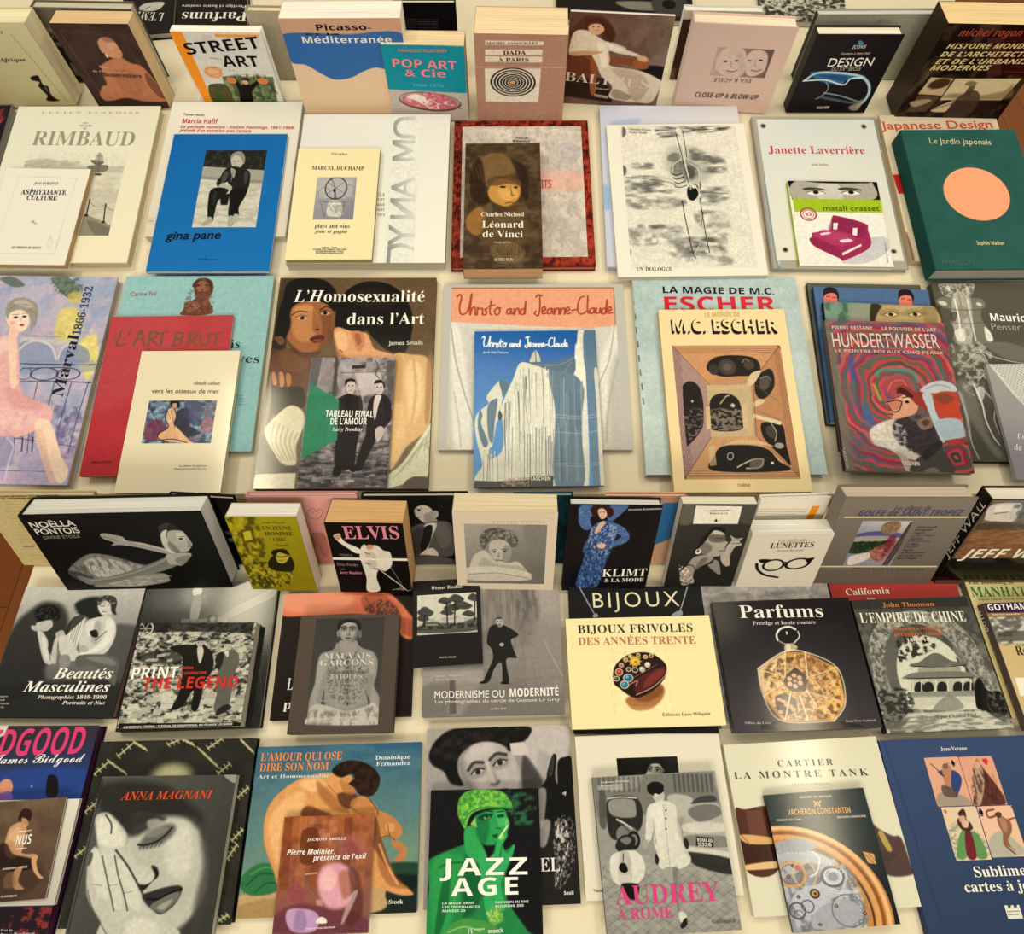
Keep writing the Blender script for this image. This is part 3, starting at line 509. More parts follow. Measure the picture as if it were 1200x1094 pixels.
book('paperback_book', 'U', 'l', -0.9942, 0.4337, 0.0224, -0.0149, 0.0000, 0.1648, 0.2212, 0.0130, 's', 'ece6d8', 'e8e0cc', 'c9a878', 'satin', 'small white paperback with thin line frame and blue-black capitals, on the white jetty book', 'book', [
  ('P','f','cover_picture',0,2212,1648,2212,22,'ebe5d8',None,None,[('l','7a766e',1.4,1.4,.9,1,[56,37,229,6]),('l','7a766e',1.4,1.4,.9,1,[285,43,-4,350]),('l','7a766e',1.4,1.4,.9,1,[281,393,-230,0]),('l','7a766e',1.4,1.4,.9,1,[56,37,-2,336]),('l','2a3450',2.6,2.6,.9,1,[158,248,12,8,-4,-10]),('l','2a3450',2.6,2.6,.9,1,[171,261,9,-3]),('l','c4beb0',2.6,2.6,1.7,1,[247,340,0,-26,15,36,-10,20,-8,-20])]),
  ('T','f','small_print','JEAN DUBUFFET',629,1823,1095,1825,60,'4a4640','t'),
  ('T','f','title','ASPHYXIANTE',432,1587,1305,1589,119,'2a3450','f'),
  ('T','f','title','CULTURE',566,1460,1161,1453,107,'2a3450','f'),
  ('T','f','small_print','LES ÉDITIONS DE MINUIT',571,346,1127,344,50,'3a3a44','t'),
])

book('paperback_book', 'U', 'l', -0.7057, 0.5096, 0.0000, 0.0022, 0.0000, 0.2703, 0.3351, 0.0160, 's', 'e6e0d4', 'eae4d8', 'd0c6b4', 'satin', 'white catalogue with small red bold title lines at the top, under the bright blue book', 'book', [
  ('P','f','cover_picture',0,3351,2703,3351,20,'e7e1d6',None,None,[('g','eae5da','ddd4c4',-291,15,-153,714),('l','c05048',1.5,1.5,.9,1,[-3,586,45,-3]),('l','c05048',1.5,1.5,.9,1,[-6,612,44,-1])]),
  ('T','f','small_print','Textes réunis',269,2993,710,2968,60,'5a544c','b'),
  ('T','f','title','Marcia Hafif',269,2788,1006,2768,114,'cf4a42','S'),
  ('T','f','small_print','La période romaine / Italian Paintings, 1961-1969',266,2656,2588,2621,71,'cc5a50','x'),
  ('T','f','small_print','précédé d’un entretien avec l’artiste',268,2561,1737,2534,71,'cc5a50','x'),
  ('T','f','small_print','CCC',8,332,118,337,38,'b06a62','r'),
])

book('paperback_book', 'U', 'l', -0.6842, 0.4258, 0.0164, 0.0018, 0.0000, 0.2298, 0.3263, 0.0070, 's', '1272b8', '1f7fc2', 'd8d6d0', 'satin', 'bright blue paperback with photo of seated person in dark leather jacket', 'book', [
  ('P','f','cover_picture',0,3263,2298,3263,16,'1070b6',None,None,[('g','0f6cb4','1876bc',32,2,135,652)]),
  ('P','f','photo',710,2849,1223,1858,8,'c8c4b4','f4efdd',None,[('q','2c',1.8,[-12,-11,261,7,-1,105,-253,-20]),('n','55',.5,12.5,17.9,.6,6,3,[-6,-1,242,2,7,91,-242,-14]),('q','b2',1.8,[-8,81,261,20,0,61,-260,-25]),('q','98',1.8,[-9,128,264,23,1,15,-264,-24]),('q','dd',1.8,[-12,143,273,28,-15,204,-249,-3]),('n','b0',.5,35.7,12.5,.55,4,5,[-17,170,269,1,-12,193,-236,0]),('q','20',6.7,[84,214,40,0,-2,54,-26,0]),('p','c8',2.7,[104,38,11,-20,23,0,20,18,0,28,-15,28,-18,2,-14,-24]),('p','9c',2.7,[105,53,0,-29,18,-17,23,3,15,28,-1,32,-15,-32,-24,-14,-10,14]),('e','40',1.8,1,118,54,3.6,2.2,0),('e','40',1.8,1,136,55,3.6,2.2,0),('l','60',1.8,1.8,.9,1,[123,79,13,0]),('l','90',1.8,1.8,.9,1,[127,56,-1,14]),('p','2a',2.7,[86,101,24,-20,41,6,34,17,9,33,-4,55,-42,6,-37,-11,-37,-6,-10,-22,12,-28]),('p','6a',5.6,.6,[87,109,19,6,-9,39,-16,11]),('p','60',5.6,.6,[168,109,16,6,-1,44,-8,6]),('p','c9',2.7,.8,[111,90,20,11,-2,36,-11,-17]),('l','88',2.7,2.7,1.8,1,[122,103,-2,51]),('p','c0',2.7,[75,176,19,-15,24,9,11,17,-17,11,-27,-4]),('p','d6',1.8,[95,165,12,-8,3,13]),('p','22',2.7,[46,198,29,-15,42,15,-33,49,-6,54,-2,42,-13,5,-11,-26,-8,-75]),('p','20',2.7,[126,198,61,-11,-1,38,-18,54,4,43,-38,0,-6,-64]),('p','4a',5.6,.5,[61,214,13,-5,-8,70]),('p','b4',2.7,[58,322,16,10,-6,22,-20,12,-13,-6,14,-22]),('p','b8',2.7,[134,322,22,2,1,40,-21,2]),('p','c0',2.7,[153,313,19,1,2,29,-15,5])]),
  ('T','f','title','gina pane',254,707,1290,726,188,'12151c','B',.15),
  ('T','f','small_print','actes sud',935,266,1303,240,40,'0c4e86','r'),
])

book('paperback_book', 'U', 'l', -0.4255, 0.4441, 0.0000, 0.0013, 0.0000, 0.2995, 0.3590, 0.0240, 's', 'e9e6dc', 'ece8de', 'c8bea8', 'satin', 'large white catalogue with silver fading letters running up the cover, under the cream yellow book', 'book', [
  ('P','f','cover_picture',0,3590,2995,3590,18,'e9e6de',None,None,[('g','e2e0da','f2ede0',19,34,598,694)]),
  ('P','f','letters',1843,3537,562,3537,10,'e9e6dd',None,None,[('q','9a9a96',.9,[10,712,1,-74,18,-16,1,21,-6,12,2,57]),('p','9a9a96',.9,[11,638,18,-14,43,-2,44,21,1,12,-53,-17,-38,10]),('q','9a9a96',.9,[10,534,56,41,47,0,1,19,-47,-1,-55,40,-1,-21,37,-28,-37,-29]),('q','9a9a96',.9,[8,411,98,0,0,17,-67,0,70,60,1,20,-96,-1,-1,-17,65,1,-69,-61]),('q','9a9a96',.9,[9,351,1,18,96,44,-1,-19,-35,-16,-2,-37,34,-16,-1,-20]),('q','e9e6dd',.9,[34,360,24,-14,1,27]),('q','9a9a96',.9,[1,124,91,0,1,18,-62,0,55,30,0,11,-51,30,62,0,0,17,-90,0,-2,-22,52,-31,-55,-30]),('p','9a9a96',.9,[0,60,6,-36,25,-19,56,-3,1,20,-47,0,-22,16,-4,22,9,26,26,11,41,4,1,17,-55,-4,-27,-19]),('q','e9e6dd',20.1,.17,[2,-6,122,0,26,725,-124,0]),('q','e9e6dd',20.1,.17,[13,-6,111,0,26,725,-115,0]),('q','e9e6dd',20.1,.17,[23,-6,101,0,26,725,-105,0]),('q','e9e6dd',20.1,.17,[33,-6,91,0,26,725,-96,0]),('q','e9e6dd',20.1,.17,[44,-6,80,0,26,725,-86,0]),('q','e9e6dd',20.1,.17,[54,-6,70,0,26,725,-77,0]),('q','e9e6dd',20.1,.17,[64,-6,60,0,26,725,-68,0]),('q','e9e6dd',20.1,.17,[74,-6,50,0,26,725,-58,0]),('q','e9e6dd',20.1,.17,[85,-6,39,0,26,725,-49,0]),('q','e9e6dd',20.1,.17,[95,-6,29,0,26,725,-40,0])]),
  ('T','f','small_print','CLE',1623,1537,1775,1531,60,'a29c94','S'),
  ('T','f','small_print','T ET',1631,1417,1782,1412,59,'a29c94','S'),
  ('T','f','small_print','ANS',1639,1299,1789,1293,59,'a29c94','S'),
  ('T','f','small_print','ART',1646,1181,1796,1175,59,'a29c94','S'),
  ('T','f','small_print','1913',1654,1063,1803,1058,58,'a29c94','S'),
])

book('paperback_book', 'U', 'l', -0.4219, 0.4424, 0.0244, 0.0042, 0.0000, 0.1612, 0.2598, 0.0120, 's', 'f0e2b4', 'eadcae', 'b8a67e', 'satin', 'cream yellow paperback with small grey photo of a wheel, on the large white catalogue', 'book', [
  ('P','f','cover_picture',0,2598,1612,2598,24,'f0e3b8',None,None,[]),
  ('P','f','photo',434,1892,768,998,8,'a9a4a2',None,None,[('g','b8b4b4','8c8890',9,2,147,196),('q','c2bebc',15.3,.7,[9,8,134,4,2,89,-136,-1]),('o','3a3634',4.4,1.3,1,77,52,41.2,51.9,0),('l','4a4644',2.6,2.6,.9,1,[53,3,17,38,11,59]),('l','5a5654',1.8,1.8,.9,1,[44,79,60,-52]),('l','5a5654',1.8,1.8,.9,1,[44,25,68,54]),('o','8a8684',2.6,1.8,.7,33,79,21,33.1,0),('o','8a8684',2.6,1.8,.6,129,68,17.5,30.9,0),('l','332f2e',3.5,3.5,.9,1,[72,57,4,49]),('e','2c2828',1.8,1,72,63,5.3,9.9,0),('p','d8d4ca',2.6,[53,122,22,-13,28,15,9,56,-30,7,-30,-10]),('l','6a6664',2.6,2.6,.9,1,[15,116,105,4]),('l','6a6664',2.6,2.6,.9,1,[24,122,19,63]),('l','6a6664',2.6,2.6,.9,1,[116,120,-8,65]),('l','8a8480',1.8,1.8,.9,1,[57,132,19,32,19,-26]),('n','8a8684',.5,10.5,10.5,.6,6,4,[50,122,55,0,5,58,-55,0])]),
  ('T','f','small_print','YVES ARMAN',653,2436,978,2424,51,'4a4436','t'),
  ('T','f','title','MARCEL DUCHAMP',305,2074,1331,2053,94,'2c2a26','t'),
  ('T','f','title','plays and wins',489,706,1153,698,83,'3a342c','t'),
  ('T','f','title','joue et gagne',517,592,1119,580,77,'3a342c','j'),
  ('T','f','small_print','MARVAL / PARIS',668,245,945,239,28,'5a5444','S'),
  ('T','f','small_print','GALERIE YVES ARMAN / NEW YORK',501,205,1131,198,28,'5a5444','S'),
  ('T','f','small_print','GALERIE BEAUBOURG / PARIS',556,165,1079,157,28,'5a5444','S'),
  ('T','f','small_print','EDITIONS GENOUILLAC',560,124,1082,117,28,'5a5444','S'),
])

book('hardback_book', 'U', 'l', -0.1156, 0.4409, 0.0000, 0.0080, 0.0000, 0.2743, 0.3549, 0.0140, 'h', '8a3024', '7a2a20', 'c98a74', 'satin', 'red marbled hardback with pale engraved panel on its cover, under the thick dark paperback', 'book', [
  ('P','f','cover_picture',0,3549,2743,3549,13,'8e3426',None,None,[('n','4a1a16',.8,23.4,23.4,.52,6,3,None),('n','c24a34',.7,16.2,16.2,.6,6,6,None),('n','2a1212',.7,10.8,27,.64,7,8,None),('q','c8442e',18,.55,[330,269,227,2,-10,398,-10,35,-500,-4,0,-45,303,2]),('n','3a1614',.7,12.6,18,.6,7,18,[330,269,218,2,-3,433,-223,-1])]),
  ('P','f','panel',169,3399,2431,3176,11,'dcd2c6',None,None,[('n','c4b8ae',.6,36,36,.5,4,4,None),('e','c8c0c0',11.3,.8,427,137,54,54,0),('e','e0d6ca',18,1,170,89,45,72,0),('n','b0a298',.5,16.2,23.4,.6,5,9,None),('p','e8b4a4',33.8,.7,[305,239,182,2,-3,78,-180,-1]),('l','a89c92',1.4,1.4,1.8,.6,[352,206,17,34,-10,25]),('l','a89c92',1.4,1.4,1.8,.6,[385,238,31,34,-31,23]),('l','a89c92',1.4,1.4,1.8,.6,[417,270,46,34,-53,21]),('l','a89c92',1.4,1.4,1.8,.6,[449,301,-48,33,34,21]),('l','a89c92',1.4,1.4,1.8,.6,[365,332,83,33,-87,19]),('l','a89c92',1.4,1.4,1.8,.6,[397,363,-10,32,-1,19]),('l','a89c92',1.4,1.4,1.8,.6,[429,393,4,33,-22,17]),('l','a89c92',1.4,1.4,1.8,.6,[461,424,-88,32,63,16]),('l','a89c92',1.4,1.4,1.8,.6,[377,453,41,33,-55,14]),('l','a89c92',1.4,1.4,1.8,.6,[409,484,55,32,-76,13]),('l','a89c92',1.4,1.4,1.8,.6,[440,514,-36,31,8,12]),('l','a89c92',1.4,1.4,1.8,.6,[358,542,91,32,-12,12]),('l','a89c92',1.4,1.4,1.8,.6,[389,572,1,31,-25,10]),('l','a89c92',1.4,1.4,1.8,.6,[420,601,15,31,-45,9]),('o','a89e96',1.8,1.8,.5,427,137,45,48,0),('l','9a8e86',1.8,1.8,1.8,.7,[357,362,24,87,10,85,45,94]),('l','9a8e86',1.8,1.8,1.8,.6,[338,395,15,97,-11,104]),('p','c2b6aa',6.8,.4,[347,406,27,-11,20,54,-31,11]),('p','c2b6aa',6.8,.4,[372,444,25,-8,18,52,-32,10]),('p','c2b6aa',6.8,.4,[397,481,24,-4,14,49,-32,10]),('p','c2b6aa',6.8,.4,[423,519,21,-1,12,46,-34,10]),('p','c2b6aa',6.8,.4,[447,556,20,2,9,44,-34,10])]),
  ('T','f','small_print','PASCAL',1259,3070,1528,3062,59,'3a302c','S'),
  ('T','f','small_print','BONAFOUX',1189,2988,1550,2980,53,'3a302c','S'),
  ('T','f','title','PORTRAITS',1193,1825,1959,1835,189,'cf5a4c','S'),
])

book('paperback_book', 'U', 'l', -0.0899, 0.4161, 0.0144, 0.0062, 0.0000, 0.1468, 0.2909, 0.0300, 's', '5a4632', '7a6246', 'd9b88a', 'satin', 'very thick paperback with dark golden painted portrait in shadow, on the red marbled book', 'book', [
  ('P','f','cover_picture',0,2909,1468,2909,10,'53402e',None,None,[('n','7a6246',.6,43.3,22.5,.52,4,3,None),('n','3a2a20',.6,29.5,29.5,.5,4,5,None),('p','8a6a42',15.2,.8,[50,146,9,-55,30,-39,54,0,36,28,26,45,-45,33,-52,5,-35,27]),('p','33251c',13,.8,[28,113,21,-45,23,45,10,109,26,43,-35,32,-43,-32,-10,-76]),('p','33251c',13,.8,[179,80,53,34,16,88,-10,75,-25,-54,-8,-65]),('p','c9974e',9.7,[90,233,18,-43,30,-16,49,11,26,27,-2,43,-16,27,-35,21,-35,-11,-26,-22]),('p','e2b264',13,.8,[130,223,30,-6,35,6,9,32,-35,21,-31,-16]),('p','6a4a2c',8.7,.8,[90,201,35,-33,79,6,13,33,-48,-11,-44,10]),('e','3a2618',1.7,1,147,212,11.3,5.5,0),('e','3a2618',1.7,1,197,214,7.8,5.5,0),('p','8a6234',5.4,.8,[176,207,9,37,10,6,-16,5]),('l','6a3c24',3.5,3.5,1.7,1,[156,289,21,-4,18,5]),('p','5a3c26',8.7,.7,[125,295,35,13,35,-10,8,21,-52,10]),('p','b07c3e',13,.8,[5,370,25,-47,35,-16,18,63,-26,61,-34,-10]),('p','7e603c',32.5,.5,[74,349,155,-4,7,128,-153,9]),('p','a08458',15.2,.5,[100,482,68,-19,59,40,-26,50,-75,-1]),('l','2e2218',2.6,2.6,2.6,.4,[75,532,25,-60,38,51]),('l','a88a5c',1.7,1.7,2.6,.35,[19,91,23,88]),('l','2e2218',2.6,2.6,2.6,.4,[89,512,23,-40,33,51]),('l','a88a5c',1.7,1.7,2.6,.35,[36,100,22,86]),('l','2e2218',2.6,2.6,2.6,.4,[104,492,20,-20,28,51]),('l','a88a5c',1.7,1.7,2.6,.35,[54,109,20,85]),('l','2e2218',2.6,2.6,2.6,.4,[118,532,18,-59,22,50]),('l','a88a5c',1.7,1.7,2.6,.35,[72,117,17,85]),('l','2e2218',2.6,2.6,2.6,.4,[132,513,16,-40,17,50]),('l','a88a5c',1.7,1.7,2.6,.35,[90,126,15,83]),('l','2e2218',2.6,2.6,2.6,.4,[147,493,12,-20,13,50]),('l','a88a5c',1.7,1.7,2.6,.35,[108,135,13,82]),('l','2e2218',2.6,2.6,2.6,.4,[161,533,10,-60,8,50]),('l','a88a5c',1.7,1.7,2.6,.35,[125,144,12,81]),('l','2e2218',2.6,2.6,2.6,.4,[175,513,8,-40,2,50]),('l','a88a5c',1.7,1.7,2.6,.35,[143,153,9,79]),('l','2e2218',2.6,2.6,2.6,.4,[190,493,5,-20,-3,50]),('l','a88a5c',1.7,1.7,2.6,.35,[160,162,8,78]),('l','2e2218',2.6,2.6,2.6,.4,[204,533,3,-60,-8,50]),('l','a88a5c',1.7,1.7,2.6,.35,[178,171,6,77]),('l','2e2218',2.6,2.6,2.6,.4,[218,513,1,-40,-14,50]),('l','a88a5c',1.7,1.7,2.6,.35,[196,180,3,75]),('l','2e2218',2.6,2.6,2.6,.4,[233,493,-3,-20,-18,50]),('l','a88a5c',1.7,1.7,2.6,.35,[213,188,2,75])]),
  ('T','f','author','Charles Nicholl',318,1164,1135,1159,94,'eee2d0','f'),
  ('T','f','title','Léonard',337,905,1131,900,155,'f2e8d8','t'),
  ('T','f','title','de Vinci',347,691,1112,681,153,'f2e8d8','t'),
  ('T','f','small_print','biographie',564,558,882,556,45,'c9b498','r'),
  ('T','f','small_print','ACTES SUD',565,168,913,166,59,'e2d6c4','f'),
])

book('hardback_book', 'U', 'l', 0.1793, 0.4416, 0.0000, -0.0068, 0.0000, 0.2859, 0.3941, 0.0160, 'h', 'd3d2dc', 'c0c2d4', 'c8beb0', 'gloss', 'pale lilac hardback showing as a strip above the white ink-drawing catalogue', 'book', [
  ('P','f','cover_picture',0,3941,2859,3941,20,'d2d2dc',None,None,[('g','cfd0e0','ddd8d8',13,34,555,79),('p','a8bcd8',15.8,.7,[58,82,104,-13,-21,36,-93,1]),('p','8fb8d8',18,.7,[-6,417,27,0,1,99,-27,0])]),
])

book('paperback_book', 'U', 'l', 0.1971, 0.4115, 0.0164, 0.0147, 0.0000, 0.2797, 0.3615, 0.0100, 's', 'efe9dc', 'ece4d2', 'd8cdb6', 'satin', 'large white catalogue with smoky black ink drawing of a feathered stem', 'book', [
  ('P','f','cover_picture',0,3615,2797,3615,20,'eee8da',None,None,[]),
  ('P','f','drawing',262,3574,2356,3391,9,'eee8da','eee8da',None,[('n','50',.765,43.5,15.6,.5,2.6,3,[7,270,91,-21,105,35,-4,44,-108,9,-88,-12]),('n','60',.68,37.3,17,.47,2.6,4,[3,336,87,12,123,13,15,32,-108,20,-104,-12]),('n','48',.765,43.5,18.5,.48,2.6,5,[274,116,70,24,60,35,2,56,-73,11,-51,-35]),('n','55',.68,49.7,18.5,.5,2.6,6,[289,318,99,-9,21,44,-75,42,-51,-22]),('n','40',.765,43.5,21.3,.48,2.6,7,[79,487,105,1,65,43,112,2,-2,92,-104,8,-97,-62]),('n','60',.595,37.3,21.3,.49,2.6,8,[260,426,121,12,-2,95,-86,-12]),('n','70',.595,24.8,21.3,.52,2.6,9,[1,486,78,1,28,83,-104,-1]),('n','78',.595,31.1,21.3,.52,2.6,12,[107,570,102,12,166,53,-21,35,-152,-17]),('n','28',.765,37.3,7.1,.44,2.6,10,[155,7,149,-5,147,9,-77,25,-131,16,-83,10]),('n','60',.68,24.8,9.9,.47,2.6,11,[31,192,81,-4,7,28,-72,1]),('n','90',.16,3.5,3.5,.55,4,21,None),('n','ee',.6,53.2,23.1,.58,4,31,None),('p','50',10,.8,[13,5,12,14,-3,26,-13,9]),('p','50',10,.8,[1,201,12,13,-3,25,-12,9]),('p','50',10,.8,[-11,546,11,12,-3,23,-11,8]),('p','50',10,.8,[-8,587,11,12,-3,23,-11,7]),('l','30',2.7,2.7,1.8,.8,[8,257,89,10,88,19,16,22]),('l','30',2.7,2.7,1.8,.8,[287,331,115,11]),('p','48',20,.7,[191,217,21,-33,38,-9,38,27,9,39,-21,28,-28,7,-25,-12,-26,-11]),('n','d0',.5,8.9,7.1,.52,5,17,[192,206,58,-31,49,44,-23,50,-62,-7]),('p','28',8.9,.7,[254,207,25,11,2,32,-22,15,-9,-22]),('p','40',13.3,.6,[188,149,29,-11,16,23,-25,23,-26,-10]),('p','40',15.5,.5,[272,133,27,6,15,29,-29,11]),('p','90',44.4,.35,[181,126,76,-22,78,36,16,102,-60,54,-79,-12,-39,-67]),('p','18',4.4,[244,318,21,-24,21,8,0,38,-21,32,-21,-11]),('o','f0',4.4,1.8,1,262,340,26.6,42.5,0),('e','f0',1.8,1,272,305,10.6,8.8,0),('l','30',2.7,2.7,1.8,1,[234,16,-7,30,7,58,6,57,2,46,8,56,8,55]),('l','f0',8,3.5,1.8,1,[242,22,4,47,1,58,2,68,7,79,2,44]),('l','28',2.7,2.7,1.8,1,[254,23,3,58,1,81]),('e','f4',1.8,1,239,28,13.3,16.9,0),('l','e8',3.5,3.5,1.8,1,[236,173,-32,22,-9,45]),('l','e8',3.5,3.5,1.8,1,[258,184,37,35,3,33]),('l','28',3.5,3.5,1.3,1,[189,239,19,10,24,-9]),('l','f0',3.5,3.5,1.3,1,[192,251,18,8,24,-9]),('l','28',3.5,3.5,1.3,1,[194,262,18,7,24,-9]),('l','f0',3.5,3.5,1.3,1,[197,273,16,6,24,-9]),('l','28',3.5,3.5,1.3,1,[199,284,16,5,24,-9]),('l','f0',3.5,3.5,1.3,1,[202,295,15,4,24,-9]),('l','28',3.5,3.5,1.3,1,[204,306,14,3,24,-9]),('l','20',3.5,3.5,1.8,1,[219,372,4,85,7,84,6,72,9,25]),('l','30',3.5,3.5,1.8,1,[289,362,2,86,2,73,6,93]),('l','60',2.7,2.7,1.8,1,[295,426,-14,64]),('l','38',3.5,3.5,1.8,1,[294,318,4,-33]),('l','e8',2.7,2.7,1.3,1,[239,623,23,-40,5,-11])]),
  ('T','f','small_print','Giuseppe Penone',446,3472,900,3441,59,'5a564e','t'),
  ('T','f','small_print','Musées Maeght',440,3389,812,3372,53,'5a564e','t'),
  ('T','f','title','UN DIALOGUE',350,124,1020,119,80,'33302c','t'),
])

book('hardback_book', 'U', 'l', 0.4932, 0.4406, 0.0000, -0.0073, 0.0000, 0.2573, 0.3697, 0.0120, 'h', 'b3ada0', 'a09a90', 'c4bca8', 'gloss', 'white hardback with four dark eyelets and red serif title, under the small sofa book', 'book', [
  ('P','f','cover_picture',0,3697,2573,3697,20,'b5afa2',None,None,[('l','8a8478',2.7,2.7,1.8,1,[5,11,-1,730]),('q','8a847a',6.8,.6,[496,13,17,0,11,724,-13,1]),('p','6a90a8',4.5,.7,[16,337,14,0,0,399,-13,0]),('p','f4f2ec',4.5,.6,[23,544,11,32,-3,135,-8,0])]),
  ('P','f','front_plate',102,3624,2414,3441,16,'e4e2da',None,None,[('g','dfe0dc','ebe5d6',164,7,336,673),('e','a8a292',1.8,1,23,35,12.6,13.4,0),('e','2a2622',1.8,1,23,35,7.2,8.5,0),('e','a8a292',1.8,1,437,35,12.6,13.4,0),('e','2a2622',1.8,1,437,35,7.2,8.5,0),('e','a8a292',1.8,1,38,641,12.6,12.1,0),('e','2a2622',1.8,1,38,641,7.2,7.7,0),('e','a8a292',1.8,1,451,645,12.6,11.2,0),('e','2a2622',1.8,1,451,645,7.2,7.1,0)]),
  ('T','f','title','Janette Laverrière',248,2737,2204,2734,187,'d04a56','t'),
  ('T','f','small_print','Alain Badiou',1067,2432,1409,2429,57,'c08a86','t'),
])

book('paperback_book', 'U', 'l', 0.5410, 0.4408, 0.0124, -0.0165, 0.0000, 0.1763, 0.1972, 0.0080, 's', 'efebdf', 'b8c838', 'd8d2c4', 'satin', 'small square book with eyes above a lime band and a raspberry sofa', 'book', [
  ('P','f','cover_picture',0,1972,1763,1972,9,'eeeae0',None,None,[('q','1c1a18',.9,[0,-4,359,0,-2,94,-350,0]),('p','b8b0a4',2.6,[24,5,100,3,72,2,117,-3,20,-3,-15,84,-293,3]),('p','e0d8cc',11,.7,[123,17,72,-4,7,75,-88,1]),('q','201c1a',1.8,[81,-3,134,3,-19,10,-72,-2]),('p','2c2824',1.8,.8,[58,35,32,-5,44,6,12,9,-39,-4,-45,3]),('p','efe9e0',1.8,[67,59,30,-11,30,4,13,8,-37,8]),('e','1a1614',1.8,1,105,54,11.4,8.9,0),('l','2a2522',2.6,2.6,1.3,1,[64,58,35,-12,30,4,12,10]),('p','2c2824',1.8,.8,[197,33,32,-5,44,6,12,9,-40,-4,-45,3]),('p','efe9e0',1.8,[205,57,30,-11,31,4,12,8,-37,7]),('e','1a1614',1.8,1,243,52,11.4,8.8,0),('l','2a2522',2.6,2.6,1.3,1,[203,56,34,-13,30,4,13,11]),('q','abc62c',.9,[9,84,349,3,-6,61,-342,1]),('p','d6d2d4',1.8,[161,376,45,-72,75,-38,61,-6,21,31,-43,52,-74,36]),('n','c8c4c8',.6,2.6,2.6,.5,6,2,[161,376,45,-72,75,-38,61,-6,21,31,-43,52,-74,36]),('p','a8305c',1.8,[64,254,7,-10,63,-12,17,-58,19,-10,104,34,8,32,-6,78,-105,60,-20,-12,-87,-55]),('p','9a2a52',2.6,[62,267,98,53,11,48,-20,-10,-88,-54]),('p','b83e6c',5.5,[84,243,49,-9,96,28,-58,42,-94,-40]),('p','8a2448',6.6,.5,[143,195,23,-25,100,35,0,46,-37,13,-92,-27]),('p','c44a78',8.8,.5,[94,238,44,-8,76,22,-65,27]),('q','f0e2e2',1.3,[167,335,79,-42,-1,10,-78,44]),('q','efe4e2',1.8,[153,198,18,0,-8,31,-15,-2]),('q','efe4e2',1.8,[225,220,18,0,-8,37,-16,-5]),('p','f0d6de',2.6,[166,278,36,-7,12,10,-36,7]),('p','f0d6de',2.6,[97,248,31,-7,8,6,-32,9]),('o','c0405a',6.1,1.3,1,62,159,29.8,28.7,0),('e','efe4dc',1.8,1,62,159,21.9,19.9,0),('o','c0405a',2.2,.9,1,62,159,21.1,18.8,0)]),
  ('T','f','badge','V3',256,1132,376,1145,74,'c0405a','S'),
  ('T','f','title','matali crasset',604,1266,1706,1274,119,'4a5420','r'),
  ('T','f','small_print','Pyramyd éditions',1679,82,1690,536,31,'8a857c','r'),
])

book('paperback_book', 'U', 'l', 0.7590, 0.4557, 0.0000, -0.0027, 0.0000, 0.2403, 0.3563, 0.0140, 's', 'e3d2b4', 'dcc8a0', 'd2b98c', 'satin', 'cream paperback with orange-red sans title along its top edge, under the green garden book', 'book', [
  ('P','f','cover_picture',0,3563,2403,3563,20,'e2d3b8',None,None,[('q','c8322c',1.8,[-2,305,32,0,6,94,-30,1]),('p','6a3a2a',5.6,.7,[-2,593,8,0,5,114,-18,0])]),
  ('T','f','title','Japanese Design',12,3181,2299,3224,203,'d9583c','b'),
])

book('hardback_book', 'U', 'l', 0.7733, 0.4117, 0.0144, 0.0082, 0.0000, 0.2269, 0.3253, 0.0340, 'h', '2f5f57', '23504a', 'b9b2a6', 'matte', 'thick dark green hardback with a round peach disc on its cover', 'book', [
  ('P','f','cover_picture',0,3253,2269,3253,24,'33635b',None,None,[('n','2c5850',.5,60.7,60.7,.5,3,3,None)]),
  ('P','f','cover_disc',464,2424,1368,1462,9,'33635b',None,None,[('n','2c5850',.3,60.8,60.8,.5,3,3,None),('e','1f3f3a',2,1,137,145,125,125,0),('e','f4ad84',1,1,136,146,124,124,0)]),
  ('T','f','title','Le Jardin Japonais',495,2907,1718,2863,137,'d8cfa8','r'),
  ('T','f','small_print','Sophie Walker',872,532,1389,523,76,'d8cfa8','S'),
  ('T','f','small_print','PHAIDON',131,116,740,97,109,'4f7a6e','r'),
])

